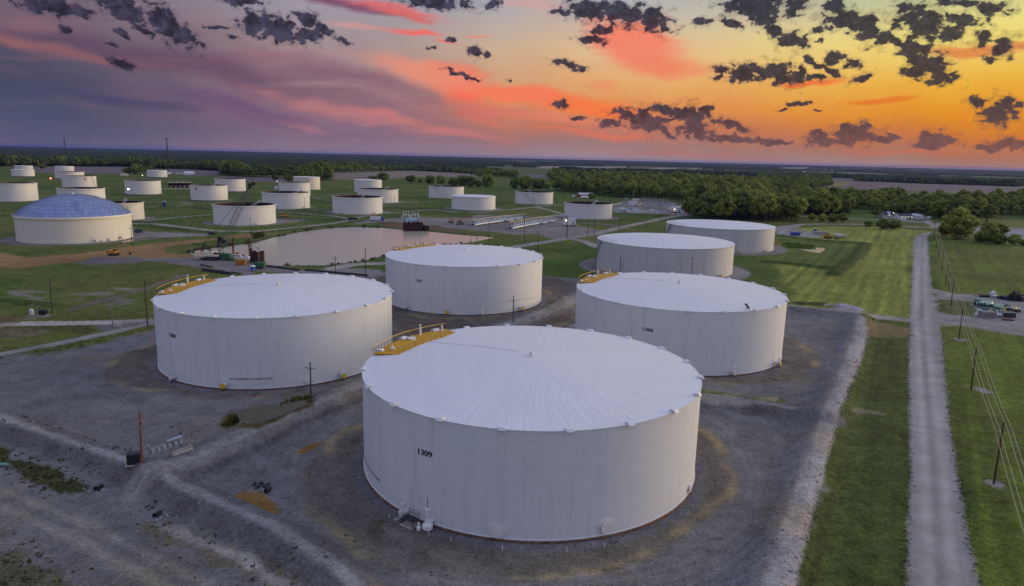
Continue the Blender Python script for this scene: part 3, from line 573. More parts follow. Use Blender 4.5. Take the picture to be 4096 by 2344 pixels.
def ground_mat():
    m, t, b = new_mat('ground_cover')
    at = t.new('ShaderNodeAttribute'); at.attribute_name = 'cover'
    geo = t.new('ShaderNodeNewGeometry').outputs['Position']
    g = at.outputs['Alpha']
    f1 = t.noise(geo, 3.2, 4, .7); f2 = t.noise(geo, 1.1, 4, .7); f4 = t.noise(t.mapping(geo, loc=(3, 8, 0)), .42, 4, .65); f3 = t.noise(t.mapping(geo, scale=(1, 1, .3)), .22, 5, .6)
    k = t.math('ADD', t.math('MULTIPLY', t.math('SUBTRACT', f1, .5), 2.0), t.math('MULTIPLY', t.math('ADD', t.math('SUBTRACT', f2, .5), t.math('MULTIPLY', t.math('SUBTRACT', f4, .5), .6)), 1.9))
    gk = t.math('MULTIPLY', k, t.math('ADD', .62, t.math('MULTIPLY', g, .75)))
    kk = t.math('ADD', 1.0, t.math('ADD', gk, t.math('MULTIPLY', t.math('SUBTRACT', f3, .5), .8)))
    sp_ = t.noise(t.mapping(geo, loc=(5, 1, 0)), 2.3, 2, .5); ng_ = t.math('MULTIPLY', t.math('SUBTRACT', 1.0, t.math('MAXIMUM', g, 0.0)), t.smooth(g, -.5, -.1, .12, 1.0))
    kk = t.math('ADD', kk, t.math('MULTIPLY', ng_, t.math('SUBTRACT', t.smooth(sp_, .60, .68, 0, .40), t.smooth(sp_, .40, .33, 0, .42))))
    cc = t.vmath('MULTIPLY', at.outputs['Color'], (1, 1, 1))
    sc = t.new('ShaderNodeVectorMath', operation='SCALE'); t.l.new(cc, sc.inputs[0]); t.l.new(t.math('MAXIMUM', kk, .25), sc.inputs['Scale'])
    # dry blades among the green
    dry = t.math('MULTIPLY', t.smooth(t.noise(geo, 1.7, 5, .7), .56, .68), t.math('MULTIPLY', g, .35))
    t.l.new(t.mix(dry, sc.outputs[0], (.13, .11, .045, 1)), b.inputs['Base Color'])
    b.inputs['Roughness'].default_value = .95; b.inputs['Specular IOR Level'].default_value = .15
    bp = t.new('ShaderNodeBump'); bp.inputs['Strength'].default_value = .4; bp.inputs['Distance'].default_value = .10
    t.l.new(f1, bp.inputs['Height']); t.l.new(bp.outputs[0], b.inputs['Normal'])
    return m
GROUND_M = ground_mat()

# ------------------------------------------------------------------ tagging and mesh helpers
def tag(o, label=None, cat=None, group=None, kind=None):
    if label: o['label'] = label
    if cat: o['category'] = cat
    if group: o['group'] = group
    if kind: o['kind'] = kind
    return o
def link(o, parent=None):
    COL.objects.link(o)
    if parent is not None: o.parent = parent
    return o
def empty(name, loc=(0, 0, 0), rz=0.0):
    o = bpy.data.objects.new(name, None); o.location = loc; o.rotation_euler = (0, 0, rz); o.empty_display_size = .5
    return link(o)
def np_mesh(name, verts, faces, m):
    me = bpy.data.meshes.new(name)
    nv, nf = len(verts), len(faces); k = faces.shape[1]
    me.vertices.add(nv); me.vertices.foreach_set('co', np.ascontiguousarray(verts, np.float32).ravel())
    me.loops.add(nf * k); me.loops.foreach_set('vertex_index', np.ascontiguousarray(faces, np.int32).ravel())
    me.polygons.add(nf); me.polygons.foreach_set('loop_start', np.arange(0, nf * k, k, dtype=np.int32))
    me.update(calc_edges=True); me.materials.append(m)
    return me

# ------------------------------------------------------------------ the ground, in one net, split by what covers it
def radii():
    r, out = 4.0, []
    while r < 30000:
        out.append(r)
        r += max(.30, r * (.30 if r < 50 else .0048 if r < 420 else .0085 if r < 2200 else .024)) if r >= 50 else 8.0
    return np.array(out + [30000.0])
RAD = radii()
ANG = np.concatenate([np.linspace(-180, -56, 32)[:-1], np.linspace(-56, -41, 31)[:-1], np.linspace(-41, 41, 513)[:-1], np.linspace(41, 56, 31)[:-1], np.linspace(56, 180, 32)])
def polar(rads, angs):
    a = np.radians(angs); X = np.outer(rads, np.sin(a)); Y = np.outer(rads, np.cos(a))
    nr, na = X.shape; i = np.arange(nr - 1)[:, None] * na + np.arange(na - 1)[None, :]
    F = np.stack([i, i + 1, i + na + 1, i + na], -1).reshape(-1, 4)
    return X.ravel(), Y.ravel(), F
gx, gy, gf = polar(RAD, ANG)
gz = height(gx, gy)
gcol, gkind, ggr = paint(gx, gy)
KN = {GR: 'grass_ground', GV: 'gravel_ground', RD: 'gravel_road', DT: 'bare_earth', FD: 'crop_field', PV: 'paved_road'}
fk = gkind[gf[:, 0]]
for k, nm in KN.items():
    F = gf[fk == k]
    if len(F) == 0: continue
    u, inv = np.unique(F, return_inverse=True)
    me = np_mesh(nm, np.c_[gx[u], gy[u], gz[u]], inv.reshape(-1, 4), GROUND_M)
    ca = me.color_attributes.new('cover', 'FLOAT_COLOR', 'POINT')
    ca.data.foreach_set('color', np.c_[gcol[u], ggr[u]].astype(np.float32).ravel())
    me.polygons.foreach_set('use_smooth', np.ones(len(F), bool))
    tag(link(bpy.data.objects.new(nm, me)), kind='structure')

# water
def water_mat():
    m, t, b = new_mat('pond_water')
    geo = t.new('ShaderNodeNewGeometry').outputs['Position']
    b.inputs['Base Color'].default_value = (.40, .36, .275, 1); b.inputs['Roughness'].default_value = .20
    b.inputs['IOR'].default_value = 1.333; b.inputs['Specular IOR Level'].default_value = .4
    n = t.noise(t.mapping(geo, scale=(1, .5, 1)), .9, 3, .5); big = t.noise(geo, .02, 3, .5)
    bp = t.new('ShaderNodeBump'); bp.inputs['Distance'].default_value = .10
    t.l.new(t.math('MULTIPLY', t.smooth(big, .35, .65, .15, 1.0), .35), bp.inputs['Strength'])
    t.l.new(n, bp.inputs['Height']); t.l.new(bp.outputs[0], b.inputs['Normal'])
    return m
WATER_M = water_mat()
PUDDLE_M = mat('puddle_water', (.07, .062, .028), .18, var=.3, scale=.3)
def sheet(name, pts, z, m, grow=0.0):
    c0 = np.mean(np.array(pts), 0)
    me = bpy.data.meshes.new(name)
    bm = bmesh.new(); vs = []
    for p in pts:
        d = np.array(p) - c0; L = np.linalg.norm(d); q = c0 + d * (1 + grow / L); vs.append(bm.verts.new((q[0], q[1], z)))
    f = bm.faces.new(vs); f.normal_update()
    if f.normal.z < 0: f.normal_flip()
    bmesh.ops.triangulate(bm, faces=bm.faces[:]); bm.to_mesh(me); bm.free(); me.materials.append(m)
    return link(bpy.data.objects.new(name, me))
tag(sheet('pond_water', POND, PONDZ, WATER_M, 2.0), kind='structure')
def puddle(pts, name='puddle_water', z=None, m=None):
    c = np.mean(np.array(pts), 0)
    z = hz(c[0], c[1]) + .10 if z is None else z
    tag(sheet(name, pts, z, m or PUDDLE_M), kind='structure')
# ------------------------------------------------------------------ shapes collected into one mesh per part
class MB:
    def __init__(self): self.v, self.f = [], []
    def add(self, vs, fs):
        o = len(self.v); self.v += [tuple(p) for p in vs]; self.f += [tuple(i + o for i in q) for q in fs]; return self
    def box(self, c, s, rz=0.0, mtx=None):
        x, y, z = s[0] / 2, s[1] / 2, s[2] / 2
        P_ = [Vector((a * x, b * y, d * z)) for d in (-1, 1) for a, b in ((-1, -1), (1, -1), (1, 1), (-1, 1))]
        M = mtx if mtx is not None else Matrix.Rotation(rz, 4, 'Z')
        return self.add([M @ p + Vector(c) for p in P_], [(3, 2, 1, 0), (4, 5, 6, 7), (0, 1, 5, 4), (1, 2, 6, 5), (2, 3, 7, 6), (3, 0, 4, 7)])
    def wedge(self, c, s, top=(.6, .6), rz=0.0, shift=(0, 0)):
        """box whose top face is smaller"""
        x, y, z = s[0] / 2, s[1] / 2, s[2]
        M = Matrix.Rotation(rz, 4, 'Z')
        P_ = [Vector((a * x, b * y, 0)) for a, b in ((-1, -1), (1, -1), (1, 1), (-1, 1))] + [Vector((a * x * top[0] + shift[0], b * y * top[1] + shift[1], z)) for a, b in ((-1, -1), (1, -1), (1, 1), (-1, 1))]
        return self.add([M @ p + Vector(c) for p in P_], [(3, 2, 1, 0), (4, 5, 6, 7), (0, 1, 5, 4), (1, 2, 6, 5), (2, 3, 7, 6), (3, 0, 4, 7)])
    def tube(self, a, b, r, n=6, r2=None, cap=True):
        a, b = Vector(a), Vector(b); d = (b - a)
        if d.length < 1e-6: return self
        d.normalize(); u = d.orthogonal().normalized(); w = d.cross(u); r2 = r if r2 is None else r2
        P_ = [a + (u * math.cos(t) + w * math.sin(t)) * r for t in (2 * PI * i / n for i in range(n))] + [b + (u * math.cos(t) + w * math.sin(t)) * r2 for t in (2 * PI * i / n for i in range(n))]
        fs = [(i, (i + 1) % n, n + (i + 1) % n, n + i) for i in range(n)]
        if cap: fs += [tuple(range(n - 1, -1, -1)), tuple(range(n, 2 * n))]
        return self.add(P_, fs)
    def path(self, pts, r, n=6, closed=False):
        pts = [Vector(p) for p in pts]; m = len(pts); vs = []; prev = None
        for i, p in enumerate(pts):
            t = (pts[min(i + 1, m - 1)] - pts[max(i - 1, 0)]) if not closed else (pts[(i + 1) % m] - pts[i - 1])
            t.normalize()
            u = (t.orthogonal() if prev is None else prev - t * prev.dot(t)).normalized(); prev = u; w = t.cross(u)
            vs += [p + (u * math.cos(2 * PI * k / n) + w * math.sin(2 * PI * k / n)) * r for k in range(n)]
        fs = [(i * n + k, i * n + (k + 1) % n, (i + 1) * n + (k + 1) % n, (i + 1) * n + k) for i in range(m - 1) for k in range(n)]
        if closed: fs += [((m - 1) * n + k, (m - 1) * n + (k + 1) % n, (k + 1) % n, k) for k in range(n)]
        else: fs += [tuple(range(n - 1, -1, -1)), tuple((m - 1) * n + k for k in range(n))]
        return self.add(vs, fs)
    def lathe(self, prof, n=96, a0=0.0, a1=2 * PI, c=(0, 0, 0)):
        full = abs(a1 - a0 - 2 * PI) < 1e-6; cols = n if full else n + 1; m = len(prof); vs = []
        for i in range(cols):
            a = a0 + (a1 - a0) * i / n; ca, sa = math.cos(a), math.sin(a)
            vs += [(c[0] + r * ca, c[1] + r * sa, c[2] + z) for r, z in prof]
        fs = []
        for i in range(n):
            j = (i + 1) % cols
            for k in range(m - 1): fs.append((i * m + k, j * m + k, j * m + k + 1, i * m + k + 1))
        return self.add(vs, fs)
    def build(self, name, m, parent=None, smooth=True, loc=None, rz=0.0):
        me = bpy.data.meshes.new(name); me.from_pydata(self.v, [], self.f); me.materials.append(m)
        if smooth:
            me.polygons.foreach_set('use_smooth', [True] * len(me.polygons))
            bm = bmesh.new(); bm.from_mesh(me)
            bmesh.ops.remove_doubles(bm, verts=bm.verts[:], dist=1e-4)
            for e in bm.edges:
                if len(e.link_faces) != 2 or e.calc_face_angle(0) > .6: e.smooth = False
            bm.to_mesh(me); bm.free()
        me.update()
        o = bpy.data.objects.new(name, me); link(o, parent)
        if loc is not None: o.location = loc
        o.rotation_euler = (0, 0, rz)
        return o
def copy_tree(o, parent=None):
    c = o.copy(); COL.objects.link(c); c.parent = parent
    for ch in [k for k in bpy.data.objects if k.parent == o]: copy_tree(ch, c)
    return c
def rp(r, a, z): return Vector((r * math.cos(a), r * math.sin(a), z))

# ------------------------------------------------------------------ paint and steel
def shell_mat(name, colr, rings, height_, streak=.10, rust=0.0, var=.05):
    m, t, b = new_mat(name)
    co = t.new('ShaderNodeTexCoord').outputs['Object']
    sp = t.new('ShaderNodeSeparateXYZ'); t.l.new(co, sp.inputs[0])
    n1 = t.noise(t.mapping(co, scale=(1, 1, .10)), .55, 6, .65); n2 = t.noise(co, .22, 5, .6)
    k = t.math('ADD', 1.0 - var, t.math('MULTIPLY', n2, var * 2))
    k = t.math('SUBTRACT', k, t.math('MULTIPLY', t.smooth(n1, .50, .80), streak))
    # weld seams between the courses
    f = t.math('FRACT', t.math('MULTIPLY', sp.outputs[2], rings / height_))
    seam = t.math('SUBTRACT', 1.0, t.smooth(t.math('MINIMUM', f, t.math('SUBTRACT', 1.0, f)), 0.0, .030))
    k = t.math('ADD', k, t.math('MULTIPLY', seam, .13))
    sc = t.new('ShaderNodeVectorMath', operation='SCALE'); sc.inputs[0].default_value = colr[:3]; t.l.new(k, sc.inputs['Scale'])
    cc = sc.outputs[0]
    if rust:
        n3 = t.noise(t.mapping(co, scale=(1, 1, .05)), 1.2, 5, .7)
        cc = t.mix(t.math('MULTIPLY', t.smooth(n3, .55, .75), rust), cc, (.30, .19, .11, 1))
    t.l.new(cc, b.inputs['Base Color'])
    b.inputs['Roughness'].default_value = .55; b.inputs['Specular IOR Level'].default_value = .35
    bp = t.new('ShaderNodeBump'); bp.inputs['Strength'].default_value = .35; bp.inputs['Distance'].default_value = .12
    t.l.new(t.math('ADD', n2, t.math('MULTIPLY', seam, .25)), bp.inputs['Height']); t.l.new(bp.outputs[0], b.inputs['Normal'])
    MATS[name] = m; return m
def roof_mat(name, colr, strength):
    m, t, b = new_mat(name)
    co = t.new('ShaderNodeTexCoord').outputs['Object']
    sp = t.new('ShaderNodeSeparateXYZ'); t.l.new(co, sp.inputs[0])
    an = t.math('ARCTAN2', sp.outputs[1], sp.outputs[0])
    rr = t.vmath('LENGTH', t.vmath('MULTIPLY', co, (1, 1, 0)))
    cb = t.new('ShaderNodeCombineXYZ'); t.l.new(t.math('MULTIPLY', an, 16.0), cb.inputs[0]); t.l.new(t.math('MULTIPLY', rr, .11), cb.inputs[1])
    w = t.noise(cb.outputs[0], 1.0, 2, .5, .8, '2D')
    w2 = t.noise(t.mapping(co, rot=(0, 0, .5), scale=(1, .35, 1)), .55, 4, .6, .5)
    n2 = t.noise(co, .12, 5, .6)
    k = t.math('ADD', .93, t.math('MULTIPLY', n2, .14))
    sc = t.new('ShaderNodeVectorMath', operation='SCALE'); sc.inputs[0].default_value = colr[:3]; t.l.new(k, sc.inputs['Scale'])
    # lapped plates: faint radial and ring seams
    fa = t.math('FRACT', t.math('MULTIPLY', an, 40 / (2 * PI))); fr = t.math('FRACT', t.math('MULTIPLY', rr, .16))
    sm = t.math('MAXIMUM', t.math('SUBTRACT', 1.0, t.smooth(t.math('MULTIPLY', t.math('MINIMUM', fa, t.math('SUBTRACT', 1.0, fa)), rr), 0.0, .9)), t.math('SUBTRACT', 1.0, t.smooth(fr, 0.0, .035)))
    dirt = t.math('ADD', t.smooth(t.noise(co, .45, 6, .7), .58, .80, 0, .22), t.math('MULTIPLY', sm, .10))
    t.l.new(t.mix(dirt, sc.outputs[0], (.48, .45, .44, 1)), b.inputs['Base Color'])
    b.inputs['Roughness'].default_value = .48
    bp = t.new('ShaderNodeBump'); bp.inputs['Strength'].default_value = strength; bp.inputs['Distance'].default_value = 1.3
    t.l.new(t.math('ADD', t.math('MULTIPLY', t.math('MULTIPLY', w, t.smooth(rr, 1.5, 14.0)), 1.1), t.math('MULTIPLY', w2, .45)), bp.inputs['Height']); t.l.new(bp.outputs[0], b.inputs['Normal'])
    MATS[name] = m; return m
M_shell = shell_mat('white_tank_paint', (.665, .68, .70), 7, H1, .17, .07)
M_grey = shell_mat('weathered_grey_paint', (.53, .53, .535), 6, H2, .30, .04, .08)
M_roof = roof_mat('white_roof_paint', (.70, .69, .70), .09)
M_roof2 = roof_mat('dull_roof_paint', (.68, .68, .70), .25)
M_midw = shell_mat('white_small_tank_paint', (.72, .70, .68), 5, 14.0, .08)
M_cream = shell_mat('cream_tank_paint', (.70, .66, .57), 6, 14.0, .10, .08)
M_ring = mat('rusty_footing', (.14, .075, .045), .9, var=.55, scale=.9, dirt=(.30, .25, .18), bump=.4)
M_white = mat('white_steel', (.72, .71, .70), .5, var=.06)
M_yel = mat('yellow_deck_paint', (.56, .28, .010), .6, var=.12, scale=.8, dirt=(.40, .19, .02), spec=.2)
M_yelb = mat('yellow_safety_paint', (.68, .44, .02), .5, var=.1)
M_rail = mat('dark_rail_steel', (.035, .035, .042), .5, .2)
M_black = mat('black_paint', (.012, .012, .014), .5, var=.1)
M_red = mat('red_lettering', (.30, .015, .02), .5, var=.1)
M_gal = mat('galvanised_steel', (.42, .44, .47), .42, .6, var=.15)
M_conc = mat('concrete', (.40, .37, .30), .9, var=.2, bump=.3, dirt=(.25, .22, .18))
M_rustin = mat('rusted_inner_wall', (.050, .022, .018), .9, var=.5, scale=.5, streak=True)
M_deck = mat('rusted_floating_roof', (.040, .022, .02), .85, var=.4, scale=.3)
M_navy = mat('navy_band', (.03, .035, .07), .6, var=.15)
M_wood = mat('creosoted_wood', (.060, .040, .030), .9, var=.35, scale=3, streak=True)
M_woodo = mat('orange_brown_wood', (.22, .085, .025), .85, var=.4, scale=3, streak=True)
M_woodg = mat('grey_weathered_wood', (.23, .20, .18), .9, var=.25, scale=3, streak=True)
M_teal = mat('pale_green_steel', (.14, .24, .22), .5, .3, var=.2)

def text_mesh(s, size, bold=0.0):
    cu = bpy.data.curves.new('lettering', 'FONT'); cu.body = s; cu.size = size; cu.align_x = 'CENTER'; cu.offset = bold * size
    o = bpy.data.objects.new('lettering', cu); COL.objects.link(o)
    dg = bpy.context.evaluated_depsgraph_get(); dg.update()
    me = bpy.data.meshes.new_from_object(o.evaluated_get(dg)); COL.objects.unlink(o); bpy.data.objects.remove(o)
    return me
def text_on_shell(name, s, size, Rr, ang, z, m, parent, bold=.02):
    me = text_mesh(s, size, 0.0)
    V0 = [v.co.copy() for v in me.vertices]; F0 = [tuple(p.vertices) for p in me.polygons]; bpy.data.meshes.remove(me); vs, fs = [], []
    for q in range(3):          # heavy strokes
        fs += [tuple(i + len(vs) for i in f) for f in F0]
        vs += [rp(Rr + .05 + .004 * q, R(ang) + (c_.x * 1.12 + (q - 1) * bold * size) / Rr, z + c_.y) for c_ in V0]
    me = bpy.data.meshes.new(name); me.from_pydata(vs, [], fs); me.materials.append(m)
    o = bpy.data.objects.new(name, me); link(o, parent); return o
def disc_on_shell(name, Rr, ang, z, rad, m, parent, off=.05, n=20):
    mb = MB(); vs = [rp(Rr + off, R(ang), z)] + [rp(Rr + off, R(ang) + rad * math.cos(2 * PI * i / n) / Rr, z + rad * math.sin(2 * PI * i / n)) for i in range(n)]
    mb.add(vs, [(0, i + 1, (i + 1) % n + 1) for i in range(n)]); return mb.build(name, m, parent, False)

# vent hood of the big tanks: a small bent box astride the rim
def hood(mb, Rr, a, z, s=1.0):
    M = Matrix.Rotation(a, 4, 'Z'); w, d, h = .85 * s, .55 * s, .62 * s
    prof = [(-d - .25, 0.05), (-d, h * .85), (-d * .2, h), (d * .9, h * .75), (d + .25, -.05), (d + .1, -.12), (d * .3, .02)]
    vs = [M @ Vector((Rr + p[0], y, z + p[1])) for y in (-w, w) for p in prof]; n = len(prof)
    mb.add(vs, [(i, (i + 1) % n, n + (i + 1) % n, n + i) for i in range(n)] + [tuple(range(n - 1, -1, -1)), tuple(range(n, 2 * n))])
def rail_run(mb_post, mb_rail, pts, h=1.1, step=1.6, r=.028, mid=True):
    pts = [Vector(p) for p in pts]
    for zz in ((h, h * .55) if mid else (h,)):
        mb_rail.path([p + Vector((0, 0, zz)) for p in pts], r, 5)
    for a, b in zip(pts[:-1], pts[1:]):
        L = (b - a).length; k = max(1, round(L / step))
        for i in range(k): p = a.lerp(b, i / k); mb_post.tube(p, p + Vector((0, 0, h)), r * 1.1, 5)
    mb_post.tube(pts[-1], pts[-1] + Vector((0, 0, h)), r * 1.1, 5)

def nozzle(parent, Rr, ang, z, yellow=True, big=1.0, label=None):
    """pipe stub, gate valve and yellow handwheel guard at the foot of the shell"""
    a = R(ang); u = Vector((math.cos(a), math.sin(a), 0))
    mb = MB(); p0 = u * (Rr - .1) + Vector((0, 0, z)); p1 = u * (Rr + 1.5 * big) + Vector((0, 0, z))
    mb.tube(p0, p1, .42 * big, 12)
    for k in (.35, .8, 1.3): mb.tube(u * (Rr + k * big) + Vector((0, 0, z)), u * (Rr + (k + .12) * big) + Vector((0, 0, z)), .62 * big, 12)
    o = mb.build('inlet_nozzle', M_white, parent)
    mb = MB(); c = u * (Rr + 1.0 * big) + Vector((0, 0, z)); mb.tube(c, c + Vector((0, 0, 1.5 * big)), .16 * big, 8); mb.tube(c + Vector((0, 0, 1.5 * big)), c + Vector((0, 0, 2.1 * big)), .05, 6)
    mb.tube(c + Vector((0, 0, 1.5 * big)), c + Vector((0, 0, 1.58 * big)), .34 * big, 10); mb.build('valve', M_white, o)
    if yellow:
        mb = MB(); q = u * (Rr + 1.55 * big) + Vector((0, 0, z)); mb.tube(q, q + u * .10, .68 * big, 16); mb.build('blind_flange', M_yelb, o)
    mb = MB(); mb.tube(u * (Rr + 1.2 * big) + Vector((0, 0, -.2)), u * (Rr + 1.2 * big) + Vector((0, 0, z - .3)), .14, 8); mb.build('support', M_rail, o)
    return o
def manway(parent, Rr, ang, z, r=.75):
    a = R(ang); u = Vector((math.cos(a), math.sin(a), 0)); mb = MB()
    mb.tube(u * (Rr - .05) + Vector((0, 0, z)), u * (Rr + .30) + Vector((0, 0, z)), r * .72, 20); mb.tube(u * (Rr + .30) + Vector((0, 0, z)), u * (Rr + .40) + Vector((0, 0, z)), r * .95, 20)
    mb.tube(u * (Rr - .05) + Vector((0, 0, z)), u * (Rr + .05) + Vector((0, 0, z)), r * 1.35, 24)
    return mb.build('manway', M_white, parent)

def big_tank(key, label, number, p0, p1, numang, warn=None, nozzles=(), manways=()):
    cx, cy = BIG[key]; Rr, h = R1, H1
    root = empty('storage_tank', (cx, cy, 0)); tag(root, label, 'storage tank', 'large white domed roof storage tanks')
    mb = MB(); mb.lathe([(Rr + .42, -.6), (Rr + .42, .22), (Rr + .02, .30)], 160); mb.build('footing', M_ring, root)
    mb = MB(); mb.lathe([(Rr + .14, .25), (Rr + .14, .36), (Rr, .38), (Rr, h), (Rr + .10, h + .02), (Rr + .10, h + .14), (Rr - .05, h + .14)], 180); mb.build('shell', M_shell, root)
    prof = [(Rr + .02, h + .12)] + [(Rr * (1 - i / 14), h + .12 + 1.95 * (1 - (1 - i / 14) ** 1.35)) for i in range(1, 14)] + [(.35, h + 2.07)]
    mb = MB(); mb.lathe(prof, 180); mb.lathe([(.35, h + 2.07), (.35, h + 2.5), (.001, h + 2.55)], 12)
    roof = mb.build('roof', M_roof, root)
    mb = MB(); mb.lathe([(.30, h + 2.05), (.30, h + 2.75), (.5, h + 2.78), (.5, h + 2.9), (.001, h + 2.98)], 12); mb.build('centre_vent', M_white, roof)
    skip = (min(p0, p1) - 4, max(p0, p1) + 4)
    for i in range(20):
        a = 9 + 18 * i
        if any(skip[0] < a + w < skip[1] for w in (-360, 0, 360)): continue
        mb = MB(); hood(mb, Rr, R(a), h + .16, .66); mb.build('rim_vent', M_white, roof)
    # yellow gauging platform on the rim
    def zr(r): return h + .12 + 1.95 * (1 - (r / Rr) ** 1.35)
    zt = h + .62; a0, a1 = R(p0), R(p1); n = 18
    outer = [rp(Rr * .992, a0 + (a1 - a0) * i / n, zt) for i in range(n + 1)]
    ctrl = [(.834, p0 - 1), (.80, p0 - 14), (.785, p0 - 25), (.815, p0 - 37), (.868, p1)]
    inner = [rp(Rr * q, R(a), zt) for q, a in ctrl]
    plat_pts = outer + inner[::-1]; m_ = len(plat_pts); low = [Vector((p.x, p.y, zt - .16)) for p in plat_pts]
    mb = MB(); mb.add(plat_pts + low, [tuple(range(m_))] + [tuple(range(2 * m_ - 1, m_ - 1, -1))] + [(i, i + m_, (i + 1) % m_ + m_, (i + 1) % m_) for i in range(m_)])
    me = mb
    plat = mb.build('gauging_platform', M_yel, root, False)
    bm = bmesh.new(); bm.from_mesh(plat.data); bmesh.ops.recalc_face_normals(bm, faces=bm.faces[:]); bmesh.ops.triangulate(bm, faces=[f for f in bm.faces if len(f.verts) > 4]); bm.to_mesh(plat.data); bm.free()
    for p in outer[::3] + inner: mb = MB(); mb.tube(Vector((p.x * .995, p.y * .995, zr(math.hypot(p.x, p.y)) - .1)), Vector((p.x * .995, p.y * .995, zt - .1)), .06, 6); mb.build('support_leg', M_rail, plat)
    mbp, mbr = MB(), MB(); rail_run(mbp, MB(), outer, 1.25, 1.5); mbr.path([p + Vector((0, 0, 1.25)) for p in outer], .055, 6)
    mb2 = MB(); mb2.path([p + Vector((0, 0, .65)) for p in outer], .03, 5)
    rail_run(mbp, mb2, [outer[0]] + inner + [outer[-1]], 1.15, 1.9)
    mbr.path([outer[-1] + Vector((0, 0, 1.15)), outer[-1] + Vector((0, 0, 1.25))], .05, 5)
    mbp.add(mb2.v, mb2.f); mbp.build('railing', M_rail, plat); mbr.build('hand_rail', M_yelb, plat)
    for q, da, s in ((.985, -3.5, .8), (1.0, -22, .9), (1.0, -40, .9)):
        mb = MB(); hood(mb, Rr * .985 * q, R(p0 + da), zt, s * .95); mb.build('platform_vent', M_white, plat)
    for q, da, rad, hh in ((.918, -8, .55, .22), (.93, -23.5, .85, .35)):
        c = rp(Rr * q, R(p0 + da), zt); mb = MB(); mb.tube(c, c + Vector((0, 0, hh)), rad, 14); mb.tube(c + Vector((0, 0, hh)), c + Vector((0, 0, hh + .5)), .12, 8)
        if rad > .8: mb.box(c + Vector((0, 0, hh)), (1.7, 1.3, .12), .3)
        mb.build('hatch', M_white, plat)
    for q, da, hh in ((.965, -31, 2.2), (.95, -42, 1.2)):
        c = rp(Rr * q, R(p0 + da), zt); mb = MB(); mb.tube(c, c + Vector((0, 0, hh * .75)), .26, 10, .22); mb.tube(c + Vector((0, 0, hh * .75)), c + Vector((0, 0, hh)), .10, 8); mb.box(c + Vector((0, 0, hh)), (.5, .3, .25)); mb.build('gauge_tube', M_white, plat)
    if key in 'ABC':
        pts = []
        for i in range(9):
            r = Rr * (.785 - .66 * i / 8); a = R(p0 - 25 - 16 * (i / 8) ** 2); pts.append(rp(r, a, zr(r) + .06))
        mb = MB(); mb.path(pts, .028, 5); mb.build('foam_pipe', M_gal, roof)
    text_on_shell('tank_number', number, 1.35, Rr, numang, 11.1, M_black, root, .035)
    if warn is not None: text_on_shell('warning_lettering', 'NO SMOKING OR OPEN FLAME', .62, Rr, warn, 2.5, M_red, root, .03)
    for an, z, y in nozzles: nozzle(root, Rr, an, z, y)
    for an, z, r in manways: manway(root, Rr, an, z, r)
    return root
tA = big_tank('A', 'largest and nearest white tank, numbered 1309, with yellow platform on its rim', '1309', 172.5, 127, -122.5, -153, ((-129.3, .75, False),), ((-99.6, 1.35, .95), (-69.1, 1.65, 1.0), (-29, 1.2, .7)))
tB = big_tank('B', 'white tank numbered 1308 with red NO SMOKING lettering low on its wall', '1308', 196, 149, -124.2, -84.1, ((-95.1, 1.3, True), (-43.9, 1.3, True), (-124, 1.0, False)), ((-60, 1.3, .7),))
tC = big_tank('C', 'white tank numbered 1306 beside the grass strip and gravel road', '1306', 169.4, 123, -117.5, None, ((-74.1, 1.1, False), (-40.6, 1.1, True)), ())
tD = big_tank('D', 'white tank numbered 1307 standing in front of the pond', '1307', 168, 121.7, -117.8, None, ((-96.7, 1.3, True), (-74.2, .9, False), (-43.7, 1.2, True), (-128, 1.2, False)), ())
def black_panel():
    mb = MB(); a = R(-66); M = Matrix.Rotation(a, 4, 'Z') @ Matrix.Rotation(R(38), 4, 'Y')
    mb.box(rp(R1 - 1.7, a, H1 + 1.1), (1.7, .9, .06), mtx=M)
    for s in (-.35, .35): mb.tube(rp(R1 - 1.3, a + s / R1, H1 + .2), rp(R1 - 1.5, a + s / R1, H1 + 1.0), .04, 5)
    mb.build('roof_panel', M_black, tC, False)
black_panel()
